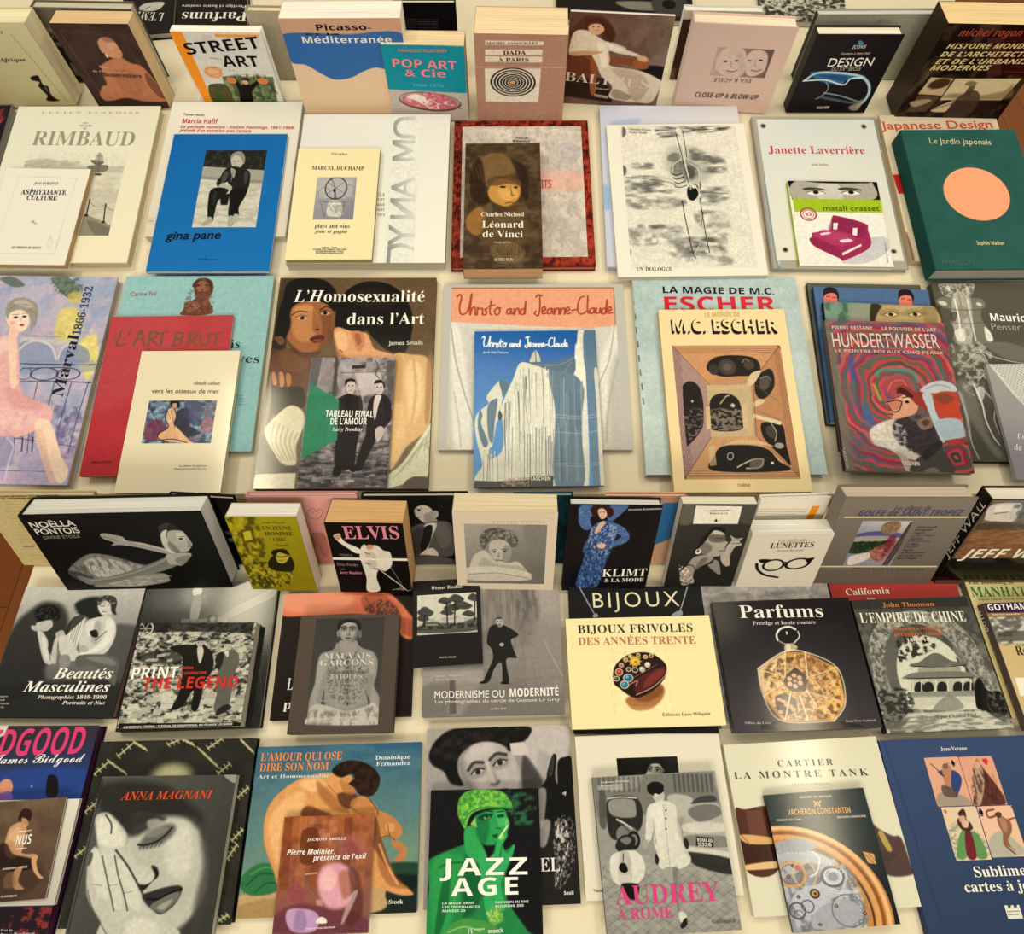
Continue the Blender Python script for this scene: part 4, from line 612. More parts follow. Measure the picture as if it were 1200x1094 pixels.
book('hardback_book', 'U', 'l', -1.0457, 0.0164, 0.0000, -0.0188, 0.0000, 0.3006, 0.4058, 0.0180, 'h', 'c8c0cc', 'b8a88a', 'c9b48c', 'gloss', 'large hardback with pastel painting of a lady in pink on a balcony', 'book', [
  ('P','f','cover_picture',0,4058,3006,4058,10,'b9bccb',None,None,[('g','aeb6cc','c0b4c8',374,8,491,807),('n','c9b8cc',.8,48.4,48.4,.5,3,3,None),('n','93a3c4',.6,40.4,56.5,.55,3,5,None),('n','d8c0c8',.5,40.4,32.3,.58,3,7,None),('p','5a6a5c',8.1,.8,[161,12,50,-6,51,33,-31,11,-38,-14]),('p','6a7a60',9.1,.8,[352,8,55,-6,50,34,15,29,-26,30,-52,-38]),('l','4a5250',2.4,2.4,4,.8,[358,13,35,39,53,43,35,-30,-21,-34,-43,-22]),('n','4a5a50',.6,12.9,12.9,.55,4,9,[348,8,111,-2,20,88,-91,-27]),('p','e2d070',16.1,.85,[423,143,48,-10,36,47,-3,57,-41,38,-42,-37]),('p','e8d878',14.1,.85,[527,264,45,-19,27,82,-11,99,-46,-61,-17,-55]),('p','d8c860',12.1,.7,[433,76,39,-11,18,39,-40,10]),('n','f0e6a0',.6,11.3,11.3,.55,4,11,[413,134,157,101,33,110,-25,73,-98,-144]),('q','cfc6c4',5,.9,[302,257,214,12,4,18,-212,-5]),('p','9aa0bc',6.1,.9,[305,287,50,-15,65,27,32,49,-125,7]),('p','8c97b6',6.1,.8,[468,348,6,-46,41,-19,47,27,2,45]),('l','d8d0cc',8.1,8.1,2.4,.9,[311,310,22,-28,43,-10,47,22,33,54]),('l','d8d0cc',6.5,6.5,2.4,.9,[460,348,5,-50,40,-19]),('l','8a7a70',2.4,2.4,1.6,.8,[321,251,133,2]),('n','c09a94',.6,12.9,4.8,.55,4,12,[316,231,129,2,5,22,-128,-1]),('p','8b98b8',8.1,.5,[323,355,255,-9,6,45,-248,13]),('l','3a3e56',4,4,1.6,1,[330,364,220,1,48,-3]),('l','3a3e56',3.2,3.2,1.6,1,[344,435,132,-5,122,5]),('l','3a3e56',3.2,3.2,1.6,1,[342,382,162,-6]),('o','3f4560',3.2,1.6,1,425,403,48.4,24,0),('o','3f4560',3.2,1.6,1,510,401,40.4,22.1,0),('o','3f4560',2.4,1.6,1,356,404,24.2,22.8,0),('l','3a3e56',3.2,3.2,1.6,.9,[348,435,15,118,32,150]),('l','3a3e56',3.2,3.2,1.6,.9,[409,434,8,126,24,143]),('l','3a3e56',3.2,3.2,1.6,.9,[469,433,3,135,16,134]),('l','3a3e56',3.2,3.2,1.6,.9,[529,432,-3,143,8,126]),('l','3a3e56',3.2,3.2,1.6,.9,[589,431,-9,152,0,117]),('l','3f4560',2.4,2.4,1.6,1,[380,646,218,29]),('l','4a4a6a',2.4,2.4,1.6,.8,[365,765,235,0]),('n','8a6fa8',.6,19.4,16.1,.52,4,13,[482,585,100,-11,24,134,-72,-7]),('n','c0a0c8',.6,24.2,19.4,.5,3,15,[384,662,196,38,16,97,-221,4]),('n','5a5f86',.6,21,24.2,.56,4,16,[360,510,210,13,24,135,-199,-13]),('p','eab9b4',7.1,[181,271,46,-15,40,-5,28,27,27,73,26,89,31,52,52,16,45,21,20,47,-25,26,-41,26,-50,18,-65,-7,-34,-8]),('p','f0d2c8',10.1,.7,[231,270,26,-10,14,37,-10,55,-30,9]),('p','d89a98',14.1,.5,[298,458,61,17,82,42,-41,27,-72,-34]),('p','f0cfc8',18.2,.6,[285,529,84,15,81,7,-32,60,-97,-6]),('n','d8a8b0',.5,16.1,32.3,.55,4,17,[215,334,103,17,154,191,-95,95,-80,-7]),('p','f1d2bc',5,[256,241,12,-19,24,47,34,136,15,35,-19,18,-34,-98]),('p','f3d8c2',5,[437,594,43,-18,36,50,43,83,35,48,-2,40,-26,4,-45,-75]),('p','eac4ae',6.1,.8,[446,628,29,-9,44,98,37,73,-17,8,-47,-80]),('p','f3dac8',5,[225,171,6,-24,27,-10,36,9,21,33,1,38,-16,19,-31,-9,-27,-23]),('p','f0c8b8',5,[253,213,33,14,4,32,-23,5]),('p','a69a90',6.1,[221,157,1,-43,29,-20,43,4,37,28,12,48,-2,42,-9,15,-12,-47,-29,-33,-31,-4,-21,14,-2,24]),('p','c9c0b2',7.1,.8,[239,113,40,-10,40,28,-23,5,-36,-9]),('l','7a706c',2.4,2.4,2.4,.7,[231,147,27,-24,52,3]),('l','7a706c',2.4,2.4,2.4,.7,[306,146,30,18,8,48]),('e','4a4048',1.6,1,264,177,8.1,5.2,0),('e','4a4048',1.6,1,295,173,8.1,4.6,0),('l','6a5a58',2,2,1.6,1,[249,166,24,-2]),('l','6a5a58',2,2,1.6,1,[283,160,18,-1]),('p','d03a48',1.6,[285,208,9,-5,10,4,-7,7]),('e','eaa89c',8.1,.7,258,200,10.5,8.3,0),('l','c09890',1.6,1.6,1.6,1,[283,180,6,14]),('q','8a86b0',12.1,.5,[317,647,60,-10,28,107,-57,17]),('l','d8d0e4',6.5,6.5,5,.7,[356,646,32,33,-2,49,4,73]),('l','2a2a40',4,4,1.6,1,[411,645,9,50]),('l','2a2a40',4,4,1.6,1,[446,644,9,50])]),
  ('T','f','title','Marval',2558,1588,2571,2828,202,'23232c','f',.1),
  ('T','f','title','1866-1932',2582,2819,2597,3860,147,'3a4a66','f'),
])

book('paperback_book', 'U', 'l', -0.7233, 0.0710, 0.0000, 0.0046, 0.0000, 0.2779, 0.3506, 0.0140, 's', 'a0cbd0', '94bcc0', 'c9b896', 'satin', 'pale turquoise paperback with brown clay figure at the top, under the red catalogue', 'book', [
  ('P','f','cover_picture',0,3506,2779,3506,10,'98c4c4',None,None,[('g','9cc6c6','92bcbc',40,9,238,683),('p','7a4c3c',2.4,[258,39,13,-27,25,-4,27,12,11,30,-2,29,-10,20,11,19,10,44,-108,6,1,-26,8,-29,23,-10,7,-14]),('p','a06a54',5.1,.8,[268,39,17,-17,24,8,7,29,-15,15,-22,-10]),('p','5a342a',2.4,[254,44,9,-24,16,-8,-6,18,-3,19]),('p','5a342a',2.4,[296,10,27,10,11,30,-3,24,-14,-34]),('e','3a2018',1.6,1,277,41,5.7,4,0),('e','3a2018',1.6,1,307,40,5.7,3.7,0),('l','4a2a20',2.4,2.4,1.2,1,[284,71,25,0]),('l','8a5a48',3.3,3.3,1.6,1,[291,44,2,15]),('p','96604c',4.1,[236,118,32,-10,28,20,-14,19,-32,5]),('p','8a5644',4.1,[302,108,10,-19,14,10,-13,29]),('l','4a2a22',2.4,2.4,1.6,1,[243,137,37,-5,28,15]),('l','b88470',2.4,2.4,1.6,1,[270,123,30,29]),('n','4a2a22',.4,8.2,8.2,.55,5,3,[256,29,72,-4,11,137,-96,-1])]),
  ('T','f','author','Carine Fol',149,3079,630,3086,84,'b06a7c','b'),
  ('T','f','title','is',2156,1977,2335,1985,168,'2b2b33','t'),
  ('T','f','title','ves',2308,1692,2725,1681,164,'2b2b33','t'),
  ('T','f','small_print','art outsider',2374,1031,2514,1031,31,'5a7a84','r'),
  ('T','f','small_print','art outsider',2381,975,2521,974,31,'5a7a84','r'),
  ('T','f','small_print','art outsider',2388,918,2528,917,31,'5a7a84','r'),
  ('T','f','small_print','art outsider',2396,861,2535,861,30,'5a7a84','r'),
])

book('paperback_book', 'U', 'l', -0.7247, 0.0254, 0.0144, 0.0176, 0.0000, 0.2216, 0.3049, 0.0070, 's', 'b83a40', '9a2c30', 'd8c8b8', 'satin', 'red catalogue with scrawled olive capitals, between the turquoise paperback and the cream one', 'book', [
  ('P','f','cover_picture',0,3049,2216,3049,14,'b93b42',None,None,[('g','bc4448','b63238',173,4,76,604),('p','c4505a',49.8,.5,[9,10,248,0,-48,224,-191,137]),('l','6e5a3a',7.2,7.2,2,.9,[46,58,-5,32,-1,28,20,-2,10,-2]),('l','6e5a3a',5.6,5.6,2,.9,[77,59,-2,20]),('l','6e5a3a',7.2,7.2,2,.9,[100,122,6,-35,12,-28,11,38,9,24]),('l','6e5a3a',5.6,5.6,2,.9,[103,96,28,-7]),('l','6e5a3a',7.2,7.2,2,.9,[151,123,1,-58]),('l','6e5a3a',7.2,7.2,2,.9,[152,65,25,5,-7,20,-15,5]),('l','6e5a3a',7.2,7.2,2,.9,[158,95,27,25]),('l','6e5a3a',5.6,5.6,2,.9,[176,74,36,-8]),('l','6e5a3a',7.2,7.2,2,.9,[195,68,2,56]),('l','6e5a3a',7.2,7.2,2,.9,[243,124,2,-55]),('l','6e5a3a',7.2,7.2,2,.9,[245,69,25,4,-3,17,-24,5]),('l','6e5a3a',7.2,7.2,2,.9,[243,95,27,6,-4,18,-24,4]),('l','6e5a3a',7.2,7.2,2,.9,[294,124,3,-52]),('l','6e5a3a',7.2,7.2,2,.9,[297,72,24,5,-6,18,-19,5]),('l','6e5a3a',7.2,7.2,2,.9,[301,100,23,22]),('l','6e5a3a',7.2,7.2,2,.9,[336,77,0,37,15,9,12,-8,2,-40]),('l','6e5a3a',5.6,5.6,2,.9,[374,81,38,-7]),('l','6e5a3a',7.2,7.2,2,.9,[394,77,-2,48])]),
  ('T','f','small_print','Michel Thévoz',160,223,496,225,41,'3a1c1c','r'),
])

book('paperback_book', 'U', 'l', -0.6553, -0.0069, 0.0218, 0.0063, 0.0000, 0.1747, 0.2624, 0.0080, 's', 'e6d8b4', 'd8c89c', 'd4c09a', 'gloss', 'cream paperback with small colourful picture of a nude, frontmost of its pile', 'book', [
  ('P','f','cover_picture',0,2624,1747,2624,20,'e8dcc0',None,None,[]),
  ('P','f','painting',295,1664,1172,791,8,'6a7a90',None,None,[('g','7590a4','5a6480',-12,2,237,155),('n','9ac0c8',.8,15.6,12.4,.52,5,3,None),('n','34385a',.8,18.7,15.6,.56,5,5,None),('n','8a5a78',.6,15.6,15.6,.6,5,6,None),('p','7a3a52',7.8,.8,[5,104,26,-34,32,9,13,34,-17,33,-47,-1]),('p','2c2a38',7.8,.8,[97,46,44,-17,9,59,44,34,-60,16,-36,-34]),('p','484a6c',5.8,.7,[123,12,45,-9,29,35,-24,50,-33,-17]),('p','c07a80',7.8,.6,[194,71,30,-8,10,42,-33,17]),('p','dcae84',2.3,[68,37,22,-9,13,30,-3,34,24,29,13,33,-78,-8,-4,-21,24,-21,-11,-33]),('p','f0d0a4',3.9,.7,[72,41,12,-4,6,42,-10,0]),('l','2a2026',3.1,3.1,1.6,1,[68,37,0,34,14,29,-28,21,2,20,35,13]),('l','2a2026',3.1,3.1,1.6,1,[90,28,13,30,-1,30,30,37,29,34]),('p','e4bc90',2.3,[100,92,59,54,17,13,-38,-1]),('p','1e1a24',2.3,[74,3,27,-2,8,23,-19,4,-12,-8]),('p','cfa07c',2.3,[82,13,14,-2,2,16,-10,1]),('l','2a2026',3.1,3.1,1.6,1,[59,147,45,-4,49,13]),('l','2a2a40',2.3,2.3,1.6,.6,[-11,11,28,26]),('l','2a2a40',2.3,2.3,1.6,.6,[11,36,27,35]),('l','2a2a40',2.3,2.3,1.6,.6,[32,62,27,42]),('l','2a2a40',2.3,2.3,1.6,.6,[54,87,10,-50]),('l','2a2a40',2.3,2.3,1.6,.6,[58,11,27,60]),('l','2a2a40',2.3,2.3,1.6,.6,[80,37,26,67]),('l','2a2a40',2.3,2.3,1.6,.6,[101,62,10,-25]),('l','2a2a40',2.3,2.3,1.6,.6,[122,88,10,-17]),('l','2a2a40',2.3,2.3,1.6,.6,[127,12,25,93]),('l','2a2a40',2.3,2.3,1.6,.6,[148,37,10,0]),('l','2a2a40',2.3,2.3,1.6,.6,[169,63,10,8]),('l','2a2a40',2.3,2.3,1.6,.6,[190,88,9,17])]),
  ('T','f','small_print','claude cahun',1020,1960,1481,1952,66,'5a5448','j'),
  ('T','f','title','vers les oiseaux de mer',309,1807,1479,1791,82,'4a4440','r'),
  ('T','f','small_print','les cahiers de plaisance',1002,454,1457,455,32,'7a746a','r'),
  ('T','f','small_print','Éditions de la maison des arts',922,406,1452,407,28,'7a746a','r'),
])

book('hardback_book', 'U', 'l', -0.4349, 0.0057, 0.0000, 0.0008, 0.0000, 0.2937, 0.4134, 0.0130, 'h', '6a5038', 'b8b890', 'd8ccb0', 'gloss', 'large hardback with painting of two dark-haired youths and white serif title', 'book', [
  ('P','f','cover_picture',0,4134,2937,4134,9,'6e553c',None,None,[('n','7c6446',.6,72.9,72.9,.5,3,3,None),('n','5a4430',.4,4,4,.5,4,5,None),('q','2c221c',14.2,.5,[4,2,60,0,-41,781,-31,0]),('p','6b4230',12.1,[7,391,1,-64,46,-27,75,9,45,37,24,90,-53,35,-115,-26]),('p','7d5238',16.2,.8,[39,309,67,18,37,37,-38,27,-59,-18]),('p','a96a40',6.1,[37,139,21,-38,59,0,64,9,29,39,8,48,-12,47,-21,47,-39,23,-41,-5,-36,-28,-27,-56]),('p','c98a56',16.2,.9,[62,139,48,-19,37,29,6,67,-4,47,-40,9,-37,-37]),('p','d89c66',8.1,.7,[69,130,49,-15,19,20,-41,14]),('p','7a4a2e',14.2,.7,[163,139,48,20,2,76,-21,46,-23,19,10,-75]),('p','5c3a26',10.1,.8,[59,272,54,42,65,-5,-14,18,-66,0]),('p','1f1814',7.1,[36,168,-15,-97,15,-54,62,-17,70,12,42,40,17,58,-13,34,-28,-29,-44,-14,-50,4,-35,25,-7,57]),('p','1f1814',12.1,[8,253,3,-114,16,-48,32,96,-10,66,-14,19]),('p','2a201a',6.1,.7,[-2,272,43,-19,9,42,-41,5]),('p','8a5a3c',4,.8,[8,253,24,-4,15,23,-19,11]),('l','2a1c14',4,4,2.4,1,[60,160,23,-16,32,3]),('l','2a1c14',4,4,2.4,1,[161,139,21,-14,20,7]),('p','d0b090',2.4,[78,173,20,-10,19,7,-13,12]),('e','1c1410',1.6,1,100,172,8.1,8,0),('p','c4a080',2.4,[164,154,20,-10,18,7,-16,10]),('e','1c1410',1.6,1,182,151,7.3,8,0),('l','3a241a',2.4,2.4,1.6,1,[75,170,23,-10,20,8]),('l','3a241a',2.4,2.4,1.6,1,[162,151,21,-10,19,7]),('p','8e5634',5.1,.6,[137,149,10,5,11,48,11,18,-16,10,-12,-10]),('e','4a2a1c',1.6,1,160,221,7.3,4,0),('p','6a3226',4,[136,258,20,-14,20,-2,12,9,-5,16,-24,10,-17,-7]),('l','3c1a14',3.2,3.2,1.6,1,[137,260,24,-4,27,-4]),('p','8e4a38',2.4,.8,[149,263,29,-4,-11,13]),('p','c48a5c',4,[13,400,11,-5,13,41,-11,13]),('p','c48a5c',4,[40,395,15,3,8,42,-13,9]),('p','b87c50',4,[65,400,17,4,4,36,-11,9]),('p','2a1f1a',6.1,[5,436,42,17,80,0,16,71,-46,17,-27,43,-36,-35,-29,-43]),('p','d8d0b4',8.1,[23,592,64,-68,49,17,14,51,-20,76,4,74,-48,-8,-45,-58,-26,-50]),('l','a09878',4.9,4.9,5.1,.6,[46,584,-3,76,43,66]),('l','a09878',4.9,4.9,5.1,.6,[63,592,-4,68,37,66]),('l','a09878',4.9,4.9,5.1,.6,[79,601,-5,59,33,66]),('l','a09878',4.9,4.9,5.1,.6,[96,609,-6,51,28,66]),('l','a09878',4.9,4.9,5.1,.6,[113,618,-8,42,24,66]),('l','a09878',4.9,4.9,5.1,.6,[129,626,-8,34,19,66]),('p','2b211c',8.1,[2,643,49,50,36,49,47,4,3,25,-131,4]),('q','ded6be',2.4,[3,775,135,-4,1,56,-141,0]),('p','4a3a28',6.1,.6,[13,701,23,33,-5,25,-16,-9]),('p','bab294',5.1,.5,[7,391,18,115,-14,120,-2,-155]),('p','1e1715',7.1,[222,197,2,-77,33,-68,65,-35,86,10,62,54,34,78,0,85,-21,70,-58,-5,-53,-46,-35,-38,-31,28,-35,-18,-34,-10]),('p','30261f',22.3,.7,[267,71,91,-29,88,49,-48,49,-102,-20]),('p','e0a878',6.1,[220,225,16,-14,43,14,58,10,19,28,19,37,67,23,18,23,-196,0,-19,-28,-16,-37]),('p','f0c490',10.1,.8,[225,235,38,0,13,56,-33,9]),('p','d08a60',5.1,[284,235,20,-10,21,10,11,37,-10,35,-17,-2,-10,-28]),('p','a05a3c',4,.7,[297,244,16,-5,11,33,-12,14]),('p','b06a48',7.1,.6,[222,244,22,60,22,23,14,19,-33,-5]),('l','4a2c20',3.2,3.2,1.6,1,[248,304,11,10]),('p','d8b078',10.1,[442,328,66,-5,58,14,19,81,-1,175,-75,84,-57,82,-26,-166,25,-122]),('p','c89858',14.2,.8,[443,346,33,0,2,195,-16,136,-14,16,-6,-222]),('p','f0d09a',24.3,.8,[493,364,49,0,14,143,-35,86,-21,-87]),('p','a8783c',10.1,.7,[566,346,21,9,-5,204,-15,17]),('p','e8c48a',22.3,.6,[454,524,48,17,-8,152,-40,50]),('l','b08448',6.5,6.5,14.2,.6,[517,346,14,125,-10,122]),('p','dcd8bc',7.1,[438,791,59,-56,57,-92,41,-59,-8,93,-3,106,-68,24,-76,20]),('l','a8a27e',4.9,4.9,6.1,.6,[469,791,58,-73,58,-91]),('l','a8a27e',4.9,4.9,6.1,.6,[494,767,47,-74,45,-37]),('l','a8a27e',4.9,4.9,6.1,.6,[519,743,37,-74,31,16]),('l','a8a27e',4.9,4.9,6.1,.6,[544,718,26,-75,19,71]),('l','a8a27e',4.9,4.9,6.1,.6,[569,693,16,-75,5,125]),('p','3a2418',4,[508,807,22,-20,38,-4,20,8,-1,36,-78,0]),('l','8a5a34',2.4,2.4,1.6,1,[508,803,30,-18,46,2])]),
  ('T','f','title','L’H',312,3607,840,3607,255,'f6f1e4','j'),
  ('T','f','title','omosexualité',848,3611,2738,3610,245,'f6f1e4','t'),
  ('T','f','title','dans l’Art',1317,3131,2750,3139,239,'f6f1e4','t'),
  ('T','f','author','James Smalls',2125,2708,2743,2717,84,'efe8da','r'),
])

book('paperback_book', 'U', 'l', -0.3583, 0.0059, 0.0134, -0.0037, 0.0000, 0.1499, 0.2414, 0.0080, 's', '8a8080', 'b8b0aa', 'd8d0c0', 'satin', 'small paperback with grey photo of two men in dark coats and green pentagon', 'book', [
  ('P','f','cover_picture',0,2414,1499,2414,8,'8c8284',None,None,[('g','a89c9c','6e666a',137,10,154,484),('n','c4b8b6',.7,15.7,31.4,.52,5,3,None),('n','4a4448',.6,18.8,26.7,.56,5,5,None),('q','6e6668',2.4,[0,0,39,0,-11,135,-25,-17]),('q','9a8e8e',3.9,.8,[39,0,41,0,4,135,-48,0]),('q','56504f',2.4,[84,0,12,0,6,152,-15,0]),('q','d8ccc8',11.8,.8,[157,55,97,0,5,79,-70,18]),('q','3a3436',1.2,[147,30,47,-2,1,14,-47,2]),('l','4a4446',3.1,3.1,1.6,1,[227,10,13,22,-6,32,14,17]),('l','3a3638',2.4,2.4,1.6,.8,[109,60,169,-5]),('q','5a5456',5.9,.7,[269,10,31,0,2,176,-17,0]),('n','2c2a2c',.7,39.2,9.4,.5,5,7,[35,355,276,-34,-5,162,-300,1]),('n','b8aeac',.5,31.4,7.8,.55,5,8,[35,355,276,-34,-5,162,-300,1]),('p','d2c4bc',2.4,[130,100,10,-14,16,0,8,18,-1,26,-10,15,-13,-9]),('p','26201f',2,[128,104,0,-15,15,-7,18,4,7,21,-8,-12,-20,-1,-7,14]),('p','d2c4bc',2.4,[233,104,9,-12,16,3,8,17,-3,22,-11,11,-13,-11]),('p','2a2422',2,[230,104,6,-15,20,-2,13,21,-3,13,-7,-20,-18,0]),('e','3a302e',1.6,1,142,110,3.1,2.2,0),('e','3a302e',1.6,1,155,110,3.1,2.3,0),('l','6a5450',2,2,.8,1,[144,128,12,0]),('l','a8968e',1.6,1.6,.8,1,[148,112,2,9]),('e','3a302e',1.6,1,242,115,3.1,2.3,0),('e','3a302e',1.6,1,256,115,3.1,2.2,0),('l','6a5450',2,2,.8,1,[244,133,12,0]),('l','a8968e',1.6,1.6,.8,1,[249,117,1,9]),('p','2a2426',3.9,[103,170,22,-22,23,-5,33,9,12,35,3,51,-8,100,-3,66,-21,16,-31,0,-18,-32,0,-83,-11,-84]),('p','1c1819',2.4,.6,[133,148,24,-3,-2,59,-13,0]),('p','3a3436',2.4,[181,152,13,17,9,86,-11,17]),('p','2c2628',3.9,[213,204,8,-43,23,-18,32,4,18,31,5,59,-23,34,-27,51,-33,82,-6,16,-23,0,16,-82,12,-50]),('p','d8ccc8',2.4,[237,152,15,-7,7,7,-8,34,-8,52,-9,-34]),('p','3a3032',3.9,.6,[262,169,10,34,-3,68]),('p','c8b8b0',2.4,[246,280,14,-17,16,8,-2,25,-18,25]),('p','211d1f',2.4,[117,412,22,-8,3,32,-24,7]),('p','211d1f',2.4,[174,404,16,4,-3,20,-15,-4]),('q','3b8a68',1.2,[4,100,108,65,7,149,-117,68]),('n','2f7a5a',.4,31.4,31.4,.5,3,9,[4,100,108,65,7,149,-117,68])]),
  ('T','f','title','TABLEAU FINAL',353,1273,1180,1259,119,'f4efe8','S'),
  ('T','f','title','DE L’AMOUR',445,1125,1079,1132,114,'f4efe8','S'),
  ('T','f','small_print','Larry Tremblay',503,1008,1018,1010,63,'f0e8e0','i'),
  ('T','f','small_print','LE PASSAGE',564,90,800,90,36,'e0d8d2','l'),
  ('T','f','small_print','ROMAN',811,90,944,91,36,'f0e8e2','S'),
])

book('paperback_book', 'U', 'l', -0.1267, 0.0757, 0.0000, 0.0015, 0.0000, 0.3350, 0.3306, 0.0110, 's', 'c9c4ba', 'b8b2a6', 'd8d0c0', 'satin', 'grey paperback with peach title band over white draped cloth, under the blue wrapped-building book', 'book', [
  ('P','f','cover_picture',0,3306,3350,3306,20,'c6c2ba',None,None,[]),
  ('P','f','picture',142,3237,3043,3230,10,'d9d5cb',None,None,[('g','d8d4cc','cfc9bd',288,155,284,644),('p','ece8de',20.4,.8,[1,164,29,5,37,207,21,268,-62,0,-15,-268]),('l','8a857c',3.3,3.3,5.1,.8,[3,174,20,130,33,126,34,104]),('l','aca69a',4.1,4.1,7.1,.6,[20,430,19,104,10,102]),('p','efebe2',16.3,.7,[540,314,65,-149,16,29,-54,237,-21,121,-3,-121]),('l','8f8a80',3.3,3.3,5.1,.7,[602,163,-28,142,-37,90,-11,71]),('l','a39d92',4.9,4.9,8.2,.6,[606,305,-41,178,-15,137]),('p','bdb7ab',22.5,.5,[570,377,37,-90,-3,349,-31,0]),('q','e9ab88',1.6,[-9,-4,623,1,-7,166,-94,10,-183,-6,-331,-20]),('l','3c3a38',3.3,3.3,.8,1,[-5,2,612,0]),('l','5a5650',2.4,2.4,.8,1,[607,4,-1,154]),('l','4a4640',2.4,2.4,.8,1,[-3,5,2,140]),('l','b34a38',6.5,6.5,1.2,1,[22,41,9,-11,7,14,-6,36,3,30,14,5,15,-19,10,-61,2,-6]),('l','b34a38',6.5,6.5,1.2,1,[76,29,-4,50,-1,39,6,-25,11,-8,3,33]),('l','b34a38',6.5,6.5,1.2,1,[97,118,2,-31,5,6,8,-3]),('l','b34a38',6.5,6.5,1.2,1,[117,90,0,27]),('l','b34a38',6.5,6.5,1.2,1,[135,90,-9,6,6,10,-4,11,-9,0]),('l','b34a38',6.5,6.5,1.2,1,[148,57,-4,49,6,11]),('l','b34a38',6.5,6.5,1.2,1,[139,82,22,-6]),('l','b34a38',6.5,6.5,1.2,1,[170,90,-9,11,5,16,11,-3,4,-16,-9,-11,13,3]),('l','b34a38',6.5,6.5,1.2,1,[219,92,-11,6,0,16,11,-3,4,-19,2,22,7,-6]),('l','b34a38',6.5,6.5,1.2,1,[234,92,0,25,7,-22,9,-3,2,22]),('l','b34a38',6.5,6.5,1.2,1,[270,92,-11,5,-1,17,12,-3,7,-52,-3,55]),('l','b34a38',6.5,6.5,1.2,1,[315,42,9,-9,15,3]),('l','b34a38',6.5,6.5,1.2,1,[330,36,-1,55,-7,30,-13,-8,5,-11]),('l','b34a38',6.5,6.5,1.2,1,[338,102,11,-5,-2,-14,-9,8,0,22,16,-3]),('l','b34a38',6.5,6.5,1.2,1,[369,91,-11,6,0,16,11,-3,5,-19,2,22]),('l','b34a38',6.5,6.5,1.2,1,[383,91,-1,25,7,-22,9,-3,0,24]),('l','b34a38',6.5,6.5,1.2,1,[405,91,-1,24,7,-22,9,-2,0,24]),('l','b34a38',6.5,6.5,1.2,1,[427,104,11,-8,-4,-11,-7,8,2,20,13,-3]),('l','b34a38',6.5,6.5,1.2,1,[447,99,17,-3]),('l','b34a38',6.5,6.5,1.2,1,[495,40,-15,6,-10,31,1,30,13,8,16,-11]),('l','b34a38',6.5,6.5,1.2,1,[509,37,-4,53,3,22]),('l','b34a38',6.5,6.5,1.2,1,[527,90,-12,5,0,17,11,-3,5,-19,1,22]),('l','b34a38',6.5,6.5,1.2,1,[538,90,-1,19,11,0,5,-19,2,22]),('l','b34a38',6.5,6.5,1.2,1,[571,90,-11,5,-1,17,11,-3,9,-55,-5,57]),('l','b34a38',6.5,6.5,1.2,1,[582,103,11,-8,-4,-11,-7,8,1,19,14,-2])]),
])

